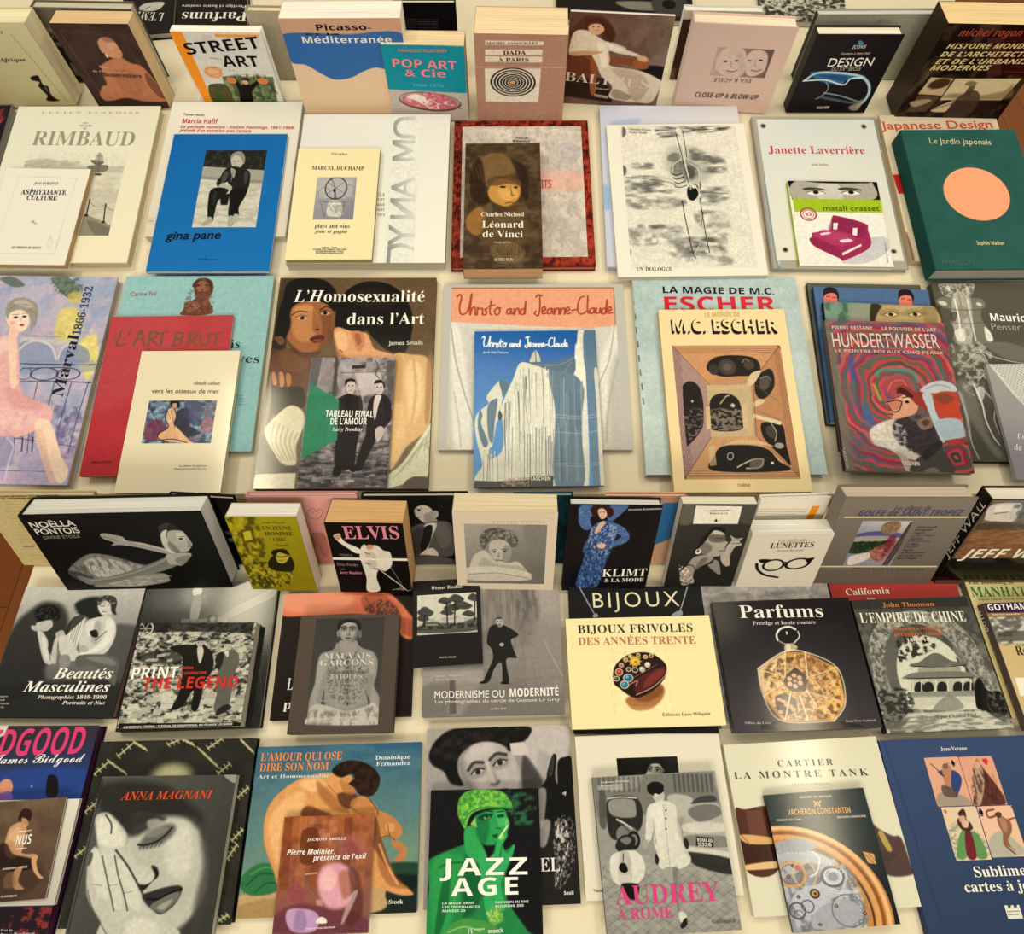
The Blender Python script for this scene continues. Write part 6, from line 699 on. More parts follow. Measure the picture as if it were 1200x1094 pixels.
book('paperback_book', 'U', 'l', 0.5494, 0.0297, 0.0312, -0.0283, 0.0000, 0.2113, 0.2814, 0.0110, 's', '7a5a52', '0f0f0e', 'cfc7b8', 'gloss', 'paperback with bearded man in peaked cap before painted rings, top of the four-book pile', 'book', [
  ('P','f','cover_picture',0,2814,2113,2814,8,'8a5a50',None,None,[('R',['c04848','5a6a58','b84858','8a3a44','6a5a7a','c85050','4a6a5e','a83c48','d06058','5a5048'],220,272,139.7,139.7,78,11.8,3,1,[0,-3,432,-3,-9,570,-426,9]),('n','4a7a68',.4,51.5,51.5,.62,3,5,None),('n','5a5a98',.4,36.8,66.2,.64,3,8,None),('n','c84850',.3,44.1,44.1,.6,3,11,None),('q','6e7a64',18.4,.75,[0,0,17,-1,15,571,-31,-1]),('p','4a5aa0',11,.7,[64,153,19,-25,-1,58,2,66,-23,-49]),('p','3f6ab0',7.4,.7,[90,316,19,39,13,39,-16,8,-18,-46]),('l','3fa088',11.8,11.8,5.5,.8,[155,217,11,-21,45,-5,52,3,20,11,10,29]),('l','c8b840',10.3,10.3,6.4,.7,[139,250,7,33,7,23]),('p','c04a50',12.9,.7,[169,249,38,-33,43,7,17,32,-26,25,-47,17]),('l','e07a6c',4.4,4.4,2.2,.8,[184,273,19,-33,35,-9,14,28]),('R',['c84a54','2a4a40','b84050','8a3240','4a5a50'],373,510,66.2,66.2,150,7.4,5,1,[335,450,86,-2,-2,117,-83,-6]),('p','cdc2b6',7.4,[97,441,7,-23,32,-24,46,-17,42,7,54,21,31,30,0,39,-51,47,-55,-6,-52,-29,-41,-14]),('p','40383a',12.9,[177,408,37,-48,44,-9,54,22,9,31,5,54,-21,39,-44,8,-39,-21,-32,-22]),('p','6a5a58',7.4,.9,[236,312,58,-2,30,39,-10,55,-48,-14,-38,-30]),('n','e8e0d8',.6,8.8,7.4,.5,5,7,[100,418,58,-29,62,18,-12,77,-84,-13]),('n','2e282c',.6,7.4,7.4,.52,5,9,[194,392,92,-34,30,77,-55,70,-65,-36]),('p','d8a080',5.5,[174,314,42,-17,25,-17,29,-1,10,32,-14,40,-39,17,-38,9,-19,-15,10,-17]),('p','c8826a',3.7,[170,312,31,-9,20,9,-11,25,-23,8,-14,-15]),('l','3a2420',4.4,4.4,1.5,1,[171,315,37,-9,17,6]),('l','3a2420',3.7,3.7,1.5,1,[175,322,11,27,23,-4,15,-29]),('p','eac0a0',4.6,.8,[232,288,27,-5,-4,20,-19,9]),('e','2c1c1a',1.5,1,242,312,7.4,5.8,0),('l','4a3430',3.7,3.7,2.2,1,[230,296,24,-4]),('p','b06a50',2.2,[168,354,18,-1,1,12,-18,3]),('l','5a2c28',2.9,2.9,1.5,1,[169,360,18,-1]),('p','8a6a60',5.5,[263,390,21,-20,30,-5,7,20,-14,20,-30,8]),('p','4a3634',3.7,.8,[278,386,20,-11,9,10,-17,16]),('p','9c3a30',4.6,[213,273,9,-19,24,-3,26,20,35,7,24,31,-1,48,-27,-15,-32,-23,-18,-23]),('p','4a2422',3.7,[212,281,10,-21,22,4,24,27,-15,5,-27,-16]),('p','c04832',5.5,[329,277,47,-17,41,15,-1,64,-2,31,-44,2,-37,-31]),('p','6a4438',9.2,.6,[334,293,39,-17,33,19,-40,21]),('p','c2c6c8',4.6,[294,270,26,-25,47,-17,43,11,9,28,-44,1,-38,9]),('l','7a8288',3.7,3.7,3.7,.7,[317,261,40,-17,42,11]),('p','b9c6cc',3.7,[299,282,30,-5,4,64,19,93,-15,24,-16,-54,-15,-78]),('p','a8b8c0',4.6,[326,381,81,-10,11,54,-10,11,-59,14]),('l','8a2c28',4.4,4.4,1.5,1,[340,461,38,-16,40,-1]),('p','a83a32',3.7,.8,[345,450,77,-10,-6,15,-42,13]),('p','b4a4a0',4.6,[178,493,26,14,11,22,7,37,-21,1,-14,-44]),('p','4a4440',5.5,[229,529,97,-71,9,30,21,75,-134,7]),('p','6e745c',3.7,[259,558,30,-12,19,11,-16,11,-35,1]),('p','2a2826',5.5,.8,[262,498,65,-48,3,23,-57,47])]),
  ('T','f','small_print','PIERRE RESTANY',102,2636,830,2643,61,'d9c2b4','S'),
  ('T','f','small_print','LE POUVOIR DE L’ART',988,2635,1956,2632,65,'d9c2b4','S'),
  ('T','f','title','HUNDERTWASSER',70,2271,1956,2295,282,'dcd2c6','r'),
  ('T','f','small_print','LE PEINTRE-ROI AUX CINQ PEAUX',95,2174,1995,2178,55,'d8bcae','S'),
  ('T','f','small_print','TASCHEN',939,107,1231,104,64,'e8ded2','S'),
  ('P','s','spine_print',81,400,29,400,8,'0f0f0e',None,None,[]),
  ('T','s','spine_title','TASCHEN',105,365,161,-11,82,'e8e4dc','S'),
])

book('hardback_book', 'U', 'l', 0.7797, 0.0551, 0.0000, -0.0091, 0.0000, 0.2353, 0.3500, 0.0160, 'h', '5a564a', '2a2824', 'c8bca4', 'gloss', 'dark grey hardback with clear glass bottle on its cover, right end of the upper table', 'book', [
  ('P','f','cover_picture',0,3500,2353,3500,8,'5a554a',None,None,[('g','615c50','55504a',175,1,98,689),('p','4a463c',38.2,.6,[55,483,87,48,-30,158,-94,1]),('p','b8b2a2',3.8,[38,0,114,-2,2,27,-22,32,-50,8,-41,-12,-13,-27]),('n','6a6458',.9,6.9,6.9,.5,6,3,[38,0,114,-2,1,27,-25,32,-84,-1]),('e','f0ece0',4.8,.8,60,21,7.6,14.8,0),('e','e8e4d8',4.8,.7,129,29,7.6,20.1,0),('p','8a8578',4.8,.85,[4,81,15,-18,33,-5,94,4,34,8,0,28,-18,18,-5,41,20,53,-1,35,-56,9,-83,-8,11,-53,-10,-26,17,-45,-25,-14]),('p','d8d3c6',5.7,.7,[68,58,64,-1,-33,189,-54,0]),('n','8a8474',.6,9.2,22.9,.52,5,4,[72,58,63,-1,-34,180,-55,0]),('l','f4f0e6',6.1,6.1,2.3,.9,[74,67,-1,81,-11,89]),('l','f0ece0',5.4,5.4,2.3,.8,[120,66,-2,91,-3,84]),('p','efebe0',3.8,.8,[46,202,33,-9,-2,44,-24,7]),('p','f2eee4',3.8,.9,[159,183,18,27,-1,31,-21,-5]),('e','f0ece0',3.8,.8,27,85,15.3,9.2,20),('e','efeadf',3.8,.8,160,89,10.7,8.3,20),('l','3a372f',2.3,2.3,2.3,.8,[30,108,58,6,79,-3]),('l','403c34',2.3,2.3,3.8,.6,[45,167,54,4,76,-7]),('p','37342c',4.8,.6,[48,126,22,0,-11,32,-16,1]),('p','7a7566',9.6,.7,[16,272,50,-17,52,8,16,34,-33,44,-43,25,-35,-16,-6,-43]),('n','cfcabc',.7,13.8,13.8,.56,6,6,[20,255,131,-1,-6,95,-86,117,-39,-66,-7,-76]),('l','d8d4c8',3.8,3.8,2.3,.8,[67,324,38,-35,25,8,4,52,-46,51]),('l','e8e4d8',3.1,3.1,1.5,.8,[119,276,37,25,64,21,47,8]),('p','8e8a7e',11.5,.55,[151,254,64,-8,68,20,59,29,-54,31,-74,-12,-53,-34]),('p','9a958a',21,.45,[1,417,49,-17,20,83,9,128,30,63,-24,8,-39,-86,-28,-80]),('l','e4e0d6',6.9,3.1,3.8,.9,[70,417,13,74,-1,57,12,63,15,32]),('l','d0ccc2',6.1,2.3,4.8,.7,[102,441,26,49,-16,57,6,56]),('l','dcd8ce',4.6,4.6,3.8,.6,[11,442,8,106,-4,88,13,58]),('l','c4bfb2',10.7,10.7,9.6,.5,[17,450,2,82,-6,80]),('p','f0ece2',6.7,.6,[74,433,28,-8,-4,33,-20,25])]),
  ('T','f','title','Maurice',921,2710,1680,2690,145,'f4f0e6','H'),
  ('T','f','title','Penser la forme',899,2522,2178,2499,130,'b9b4a6','l'),
])

book('paperback_book', 'U', 'l', 0.8427, 0.0186, 0.0164, 0.0118, 0.0000, 0.1496, 0.2144, 0.0070, 's', 'a8a29c', 'b4afa8', 'd8d0c4', 'satin', 'slim pale grey paperback with a net-like cone drawing, on the glass-bottle hardback, right edge', 'book', [
  ('P','f','cover_picture',0,2144,1496,2144,8,'a49e9a',None,None,[('g','aaa59e','96909a',48,5,7,397),('q','d8d4cc',2.2,[8,-5,194,2,-41,151,-67,11,-29,-45]),('h','7a746c',1.5,9.6,38,14.8,.8,3,[19,-2,182,2,-35,131,-71,24]),('h','8a847c',1.5,11.8,118,7.4,.6,4,[19,-2,182,2,-35,131,-71,24])]),
  ('T','f','title','l’espace',201,727,694,721,94,'e8e4de','j'),
  ('T','f','title','de la',92,519,382,515,116,'e8e4de','i'),
  ('T','f','small_print','textes choisis',59,419,392,415,42,'c89a9a','r'),
])

book('hardback_book', 'L', 's', -0.7205, 0.3170, 0.0000, 0.0228, 1.1407, 0.2655, 0.1681, 0.0400, 'h', '1c1a19', 'e6e2da', 'e6e2da', 'satin', 'wide black hardback with photo of a white-dressed ballet dancer, standing at the left end', 'book', [
  ('P','f','cover_picture',0,1681,2655,1681,8,'1d','f6eee0',None,[('g','26','16',283,-7,153,322),('p','8a',7,.95,[42,241,54,-50,48,-25,47,7,41,20,35,19,31,11,41,-14,49,-19,24,11,-22,25,-68,30,-65,19,-93,19,-62,9,-48,-23]),('p','c8',10.5,.8,[109,201,50,-19,56,18,48,22,22,17,-68,30,-83,8,-22,-33]),('p','3a',8.8,.8,[42,241,38,12,29,34,-22,16,-38,-29]),('n','40',.5,8.4,21,.55,4,3,[56,210,130,-42,79,49,-56,73,-134,7]),('l','e8',2.1,2.1,1.4,.75,[116,217,-6,32,14,19]),('l','e8',2.1,2.1,1.4,.75,[125,221,-6,28,12,19]),('l','e8',2.1,2.1,1.4,.75,[133,224,-5,26,10,18]),('l','e8',2.1,2.1,1.4,.75,[142,228,-5,22,8,18]),('l','e8',2.1,2.1,1.4,.75,[150,231,-3,19,5,19]),('l','e8',2.1,2.1,1.4,.75,[159,235,-3,15,3,19]),('l','e8',2.1,2.1,1.4,.75,[167,238,-2,13,1,18]),('p','9c',4.4,.9,[129,299,84,-20,70,-14,51,-3,11,22,-18,21,-100,15,-132,0]),('n','d8',.5,14,5.6,.5,4,5,[129,299,204,-32,5,28,-111,25]),('p','7e',4.4,[61,264,50,17,79,-19,67,-24,68,-30,51,-24,15,16,-46,30,-67,30,-84,30,-87,19,-34,-7]),('l','b8',4.9,4.9,3.5,.6,[93,289,93,-16,99,-34,84,-45]),('p','b4',5.3,[370,179,38,-9,35,1,2,15,-41,41,-20,-6,-17,-1]),('p','70',5.3,.6,[391,200,42,-19,7,10,-36,36]),('p','a8',2.1,[207,82,21,-2,18,7,23,9,7,20,38,6,48,21,41,21,-12,15,-43,-16,-55,-22,-44,-11,-28,2,12,-13,-24,-17]),('l','d8',4.2,4.2,3.5,.7,[264,110,49,17,71,32]),('l','1a',2.1,2.1,1.4,.7,[212,94,26,12,10,9]),('p','d2',3.5,[383,94,13,-19,15,-4,-12,24,1,29,10,31,-9,17,-19,-8,-6,-31]),('p','b8',3.5,[408,81,20,-9,25,5,7,20,5,24,0,15,-9,13,-18,17,-28,-1,-13,-24,1,-32]),('p','70',7,.7,[401,119,18,41,-17,10,-12,-29]),('p','e4',6.1,.6,[430,86,23,1,-1,24,-20,9]),('p','35',3.5,[411,71,3,-19,17,-9,12,15,5,14,-20,0]),('p','6a',5.3,.4,[394,52,30,-9,-23,28,-17,9]),('l','26',2.1,2.1,1.4,1,[436,99,17,2]),('e','20',1.4,1,439,109,7,3.8,0),('l','30',2.1,2.1,1.4,1,[447,143,13,0]),('p','8a',2.1,.7,[457,116,6,20,-11,3])]),
  ('T','f','title','NOËLLA',89,1432,764,1459,113,'d8d2c8','B'),
  ('T','f','title','PONTOIS',105,1289,768,1312,116,'d8d2c8','B'),
  ('T','f','subtitle','DIVINE ÉTOILE',173,1195,725,1212,61,'9c968c','l'),
])

book('paperback_book', 'L', 's', -0.4210, 0.3094, 0.0000, -0.0025, 1.1468, 0.1046, 0.1676, 0.0300, 's', '948420', 'd8d0a8', 'eee8dc', 'satin', 'slim yellow-tinted paperback with photo of a young man, standing beside the black ballet book', 'book', [
  ('P','f','cover_picture',0,1676,1046,1676,8,'9a8a1e',None,None,[('g','a8991f','8c7e1c',4,18,108,304),('n','4a4212',.8,18.3,23.9,.52,5,3,[-2,4,90,-1,-14,290,-66,0]),('n','c8b838',.6,9.9,14.1,.56,5,5,[0,8,80,0,-26,274,-43,0]),('q','5a5014',2.1,.8,[31,55,40,-9,-5,58,-40,10]),('q','c2b238',2.1,[37,65,24,-8,-3,39,-24,6]),('n','3a340e',.8,8.4,15.5,.5,6,7,[16,207,121,-1,-14,98,-118,1]),('n','c8b838',.7,6.3,11.3,.58,6,8,[13,217,122,0,-12,87,-118,1]),('p','2c280c',4.4,[88,185,28,-26,34,5,11,31,-13,43,-51,0,-20,-21]),('p','b8a83a',3.5,[113,154,13,-10,27,5,-2,26,-20,26,-20,-5]),('p','2a2608',3.5,[99,154,18,-15,31,0,9,25,-7,0,-26,-12,-14,18]),('l','2a2608',3.5,3.5,1.4,1,[113,170,17,3,19,-5]),('l','4a4214',2.1,2.1,1.4,1,[116,190,14,1])]),
  ('T','f','title','UN JEUNE',491,1410,932,1411,71,'4a4210','t'),
  ('T','f','title','HOMME',502,1289,930,1291,73,'4a4210','t'),
  ('T','f','title','CHIC',603,1167,800,1168,69,'4a4210','t'),
  ('T','f','small_print','Alain Pacadis',523,1543,865,1539,33,'5a5012','r'),
  ('T','f','small_print','Denoël',622,1068,813,1068,30,'5a5012','r'),
])

book('paperback_book', 'L', 's', -0.2751, 0.3235, 0.0000, -0.0167, 1.1481, 0.1152, 0.1572, 0.0500, 's', '171213', 'd8b48c', 'e2b880', 'satin', 'thick black paperback with pink slab capitals and singer in white suit, elastic around it', 'book', [
  ('P','f','cover_picture',0,1572,1152,1572,8,'171214',None,None,[('n','2c1c24',.5,28,28,.5,3,3,None),('p','ddd2c4',2.1,[98,97,18,-10,27,7,18,22,19,9,0,52,-23,32,-21,-5,-12,38,3,61,-41,4,6,-64,-4,-54,-3,-51]),('p','b8a894',7,.5,[103,137,29,-11,-1,62,-23,11]),('p','e4dacc',2.1,[19,55,19,-10,2,14,12,24,34,24,7,20,-17,3,-24,-24,-23,-27]),('p','c89a80',2.1,[22,55,19,-7,-6,23,-12,0]),('p','201614',2.1,[103,87,8,-15,17,1,8,18,-14,7]),('p','c8987c',2.1,[112,95,19,-3,-2,16,-15,5]),('e','4a3a34',1.4,1,104,127,2.1,3,0),('e','4a3a34',1.4,1,127,150,2.1,3.1,0),('e','4a3a34',1.4,1,100,174,2.1,3.3,0),('e','4a3a34',1.4,1,123,198,2.1,3.3,0),('e','4a3a34',1.4,1,109,129,2.1,3,0),('e','4a3a34',1.4,1,132,152,2.1,3,0),('e','4a3a34',1.4,1,106,176,2.1,3.4,0),('e','4a3a34',1.4,1,129,200,2.1,3.4,0),('e','4a3a34',1.4,1,115,131,2.1,3.1,0),('e','4a3a34',1.4,1,137,154,2.1,3,0),('e','4a3a34',1.4,1,111,178,2.1,3.3,0),('e','4a3a34',1.4,1,134,202,2.1,3.3,0),('l','d8ccbc',2.1,2.1,1.4,.8,[139,204,28,37,32,43,-31,15]),('l','d8ccbc',2.1,2.1,1.4,.8,[139,204,37,48,27,37,-20,9]),('l','d8ccbc',2.1,2.1,1.4,.8,[139,204,46,58,22,31,-10,5]),('l','d8ccbc',2.1,2.1,1.4,.8,[139,204,55,69,17,24,1,0]),('l','d8ccbc',2.1,2.1,1.4,.8,[139,204,64,80,12,18,12,-5]),('l','d0c4b4',2.1,2.1,1.4,.6,[173,187,27,86,4,28])]),
  ('T','f','title','ELVIS',248,1239,1093,1258,267,'e08a96','f'),
  ('T','f','small_print','la biographie de',121,877,317,862,52,'9a7a84','r'),
  ('T','f','small_print','Elvis Presley',44,643,379,635,69,'a08088','t'),
  ('T','f','small_print','par',93,554,164,550,32,'a08088','r'),
  ('T','f','small_print','Jerry Hopkins',60,457,410,455,59,'d88a98','i'),
  ('P','f','elastic_band',1,822,1149,52,8,'e6dccc',None,None,[]),
])

book('hardback_book', 'L', 's', -0.2291, 0.3388, 0.0000, 0.0064, 1.1522, 0.1625, 0.1545, 0.0120, 'h', '1c1719', '18', 'd8cbb0', 'satin', 'dark hardback with photo of a seated man in suit, behind the pink-lettered singer book', 'book', [
  ('P','f','cover_picture',0,1545,1625,1545,8,'1f','f4e6dc',None,[('g','2a','1a',25,15,206,376),('n','14',.5,43.5,43.5,.5,3,3,None),('p','c6',3.6,[158,54,12,-14,20,-5,23,15,9,24,-6,30,-19,8,-17,-3,-13,-15,-9,-15]),('p','8a',7.3,.7,[186,74,33,-10,-3,40,-22,8,-10,-13]),('p','1a',2.2,[170,40,-9,9,13,-28,28,-7,27,17,4,29,-9,24,-9,-20,-9,-17,-16,-10]),('p','b0',3.6,[212,64,14,-4,5,14,-7,15,-11,0]),('l','24',2.2,2.2,1.5,1,[164,52,16,-1]),('e','1c',1.5,1,171,58,5.1,4,0),('l','40',2.2,2.2,1.5,1,[158,86,13,2]),('p','a0',3.6,[184,104,36,-10,2,25,-33,10]),('p','5a',5.4,[121,154,32,-30,30,-10,43,-10,36,8,10,43,-2,75,-18,38,-113,4,-21,-22]),('p','72',10.9,.7,[219,114,35,5,10,78,-32,32,-17,-64]),('p','3a',9.1,.7,[143,154,38,-15,-11,79,-31,54,-22,-11]),('p','d4',3.6,[182,124,30,-12,9,12,-23,62,-19,54,-3,-54]),('p','26',2.2,[180,132,27,-6,-13,71,-27,53,-8,-32,16,-53]),('p','d0',3.6,[172,239,30,-10,12,38,-60,5]),('p','4a',7.3,[116,272,69,-10,81,23,-1,28,-88,33,-47,12,-13,-18]),('p','66',12.7,.6,[131,278,83,-5,44,17,-63,28,-61,-1])]),
])

book('paperback_book', 'L', 's', -0.0876, 0.3197, 0.0000, -0.0136, 1.1415, 0.1542, 0.1736, 0.0400, 's', 'd8c8b0', 'd8c8ac', 'ecdcb8', 'satin', 'cream catalogue with photo of a curly-haired woman resting her chin on her arms', 'book', [
  ('P','f','cover_picture',0,1736,1542,1736,20,'dac9b2',None,None,[]),
  ('P','f','photo',161,1486,1233,1327,8,'9a8f84','f2e6d4',None,[('g','b4','7c',24,6,162,237),('p','8c',14,.7,[179,4,75,8,6,149,-65,-70]),('p','6e',5.3,[46,83,1,-34,18,-24,27,-10,27,4,27,14,14,29,-3,29,-21,6,-17,-30,-28,-2,-21,18,-14,25]),('n','b8',.7,7,7,.5,5,3,[46,83,12,-53,41,-14,47,17,14,48,-28,-9,-34,-9,-35,30]),('n','30',.5,5.6,5.6,.56,5,5,[46,83,12,-53,41,-14,47,17,14,48,-28,-9,-34,-9,-35,30]),('p','cc',4.4,[74,83,17,-18,28,2,19,27,2,38,-11,31,-21,6,-21,-21,-12,-30]),('p','8a',7,.6,[119,92,20,10,-3,51,-21,10]),('l','50',2.8,2.8,1.4,1,[80,111,14,-3]),('e','38',1.4,1,89,118,5.6,4,0),('l','50',2.8,2.8,1.4,1,[110,106,19,2]),('e','38',1.4,1,120,116,5.6,4,0),('p','90',3.5,.7,[102,117,4,24,-9,2]),('l','58',3.5,3.5,1.4,1,[94,155,21,2]),('p','d4',5.3,[11,186,16,-52,29,-21,20,20,21,31,36,4,28,-6,29,42,5,43,-193,2]),('p','b0',8.8,.6,[55,144,42,30,71,9,15,27,-101,-4,-42,-20]),('p','e2',4.4,.8,[4,192,86,-7,100,24,4,17,-140,-11,-51,1]),('l','70',2.1,2.1,1.4,1,[6,224,91,-9,98,24])]),
  ('T','f','small_print','EDWARD WESTON',587,1516,1359,1529,33,'b8a68e','u',0,.2),
])

book('hardback_book', 'L', 's', 0.0815, 0.3008, 0.0000, -0.0167, 1.1583, 0.1353, 0.1932, 0.0180, 'h', '1d191b', '141213', 'e8e4dc', 'satin', 'black hardback with a woman in a patterned blue gown, standing right of the cream catalogue', 'book', [
  ('P','f','cover_picture',0,1932,1353,1932,7,'1f1b1e',None,None,[('p','4d6c9c',3.5,[32,5,-2,32,4,38,19,28,20,-10,-7,-38,17,-38,-18,-16]),('p','5a78a8',3.5,.9,[118,3,52,-4,-10,26,-29,38,-15,-9]),('p','38548a',2.1,[70,103,18,-30,16,-9,27,-1,18,28,2,29,-10,41,-5,51,-11,65,-14,87,-62,4,-1,-57,10,-65,5,-63]),('p','49669a',3.5,[132,72,36,19,20,29,-3,30,-23,15,-29,16,8,-25,24,-26,-20,-24]),('p','3c5788',3.5,[61,152,17,-5,-10,46,-14,5]),('n','b8c0d8',.75,4.9,6.3,.58,7,3,[70,103,34,-39,43,27,-6,70,-8,51,-44,-9,-20,-31]),('n','1f2f58',.7,6.3,9.8,.55,6,5,[75,152,66,9,-11,94,-19,109,-63,2,10,-120]),('n','8ea4c8',.6,3.5,11.2,.6,7,7,[65,162,76,-1,-11,94,-19,109,-63,2,10,-120]),('n','8aa0c8',.5,4.2,4.2,.58,6,9,[28,18,31,-9,10,74,-23,15]),('n','8aa0c8',.5,4.2,4.2,.58,6,10,[132,72,55,38,-5,45,-46,21]),('p','d8b4a0',2.1,[83,112,9,-34,12,-14,9,9,-10,19,-11,25]),('p','3a201e',3.5,[63,18,12,-17,29,-1,21,12,8,18,-10,19,-11,-9,-9,-23,-13,0,-5,23,-10,5]),('p','e2bca8',2.1,[85,22,11,-10,12,9,5,19,-7,14,-11,-2]),('l','5a3030',2.1,2.1,1.1,1,[89,28,7,0]),('l','5a3030',2.1,2.1,1.1,1,[100,27,7,1]),('l','b04848',2.1,2.1,1.1,1,[97,45,8,0]),('p','d8b4a0',2.1,[95,167,18,-8,10,10,-7,15,-15,-4])]),
  ('T','f','title','KLIMT',616,362,1327,402,177,'efe9df','t',.05),
  ('T','f','subtitle','& LA MODE',673,234,1302,267,85,'e4ded4','f'),
  ('T','f','small_print','Christian Brandstätter',861,1842,1351,1875,32,'c8c2ba','S'),
])

book('paperback_book', 'L', 's', 0.2476, 0.3027, 0.0000, -0.0029, 1.1443, 0.1096, 0.1892, 0.0180, 's', '332a28', 'd8cfc4', 'ece2cc', 'satin', 'dark brown paperback with photo of woman in veil and pearls under a white label', 'book', [
  ('P','f','cover_picture',0,1892,1096,1892,8,'38','f4e4d2',None,[('g','48','2e',35,12,77,322),('p','8a',12.3,.6,[4,1,30,2,6,74,-37,0]),('p','70',14.1,.5,[173,2,45,-2,5,76,-43,-9]),('p','bc',3.5,[103,120,10,-17,20,-3,15,20,6,29,12,10,-4,13,1,22,-6,21,-23,8,-27,-8,-25,-20,6,-26,6,-25]),('p','70',7,.7,[97,159,26,25,-16,31,-24,-15]),('p','e4',4.4,.7,[111,110,24,-3,8,22,-20,5]),('p','2a',3.5,[95,115,10,-19,34,-2,13,31,-12,-10,-26,-8,-11,23,-7,24,-10,22,-9,9,6,-41]),('p','5c',4.4,.7,[107,125,43,4,5,25,-30,5,-20,-10]),('l','20',2.1,2.1,1.4,1,[124,139,21,3]),('l','38',2.8,2.8,1.4,1,[146,197,18,-3]),('e','f0',1.4,1,82,200,9.1,12.2,0),('e','60',1.4,1,81,197,4.2,6.1,0),('p','a8',4.4,[74,226,33,-11,27,11,-6,21,-25,21,-17,27,2,50,-31,11,-13,-55,15,-38]),('p','60',6.2,.6,[97,236,21,-5,-15,37,-18,22]),('n','f0',.9,4.9,4.9,.55,7,3,[34,263,28,16,20,32,13,34,-38,11]),('o','1a',2.8,2.1,.6,66,306,24.6,44.7,0),('p','c4',2.1,[166,174,9,-25,-8,-20,20,13,20,-3,-7,15,10,15,-18,10,-7,36,7,47,-18,0,-18,-37,8,-25]),('l','40',2.1,2.1,1.1,1,[171,149,27,-3]),('l','40',2.1,2.1,1.1,1,[178,164,27,-2]),('p','9c',3.5,[140,236,17,16,15,54,-25,-17,-23,-27,12,-10]),('q','ebe2d4',.7,[40,6,135,2,3,72,-134,0]),('p','1a1614',.7,[107,70,2,-12,6,12])]),
  ('T','f','small_print','Giuliana di Camerino',418,1751,706,1761,37,'4a4038','t'),
  ('T','f','small_print','Roberta & Cie',429,1696,696,1701,32,'4a4038','t'),
])

book('paperback_book', 'L', 's', 0.3641, 0.3144, 0.0000, 0.0104, 1.1463, 0.1239, 0.1244, 0.0300, 's', 'e8e2d6', 'ddd5c6', 'ece6da', 'satin', 'small thick white book with black cat-eye spectacles on its cover, standing before the grey slipcase', 'book', [
  ('P','f','cover_picture',0,1244,1239,1244,7,'dcd2c0',None,None,[('o','221c1a',6.4,1.4,1,97,141,31.5,25.1,-6),('o','221c1a',6.4,1.4,1,172,135,35.8,23,-12),('p','221c1a',1.4,[45,116,17,-4,30,5,-19,10,-17,3]),('p','221c1a',1.4,[191,114,27,-6,-7,19,-7,5]),('l','221c1a',5.7,5.7,1.4,1,[126,136,5,-8,10,6]),('l','221c1a',10,7.2,2.1,1,[43,135,10,27,28,25,35,10,10,2]),('l','5a504a',2.1,2.1,1.4,.7,[52,159,28,24,31,9])]),
  ('T','f','title','LUNETTES',328,932,1000,953,112,'2c2826','t'),
  ('T','f','small_print','La folie des',420,1066,876,1080,65,'b0a898','j'),
  ('T','f','small_print','Vanessa Bertrand',453,858,858,873,36,'8a8278','r'),
])

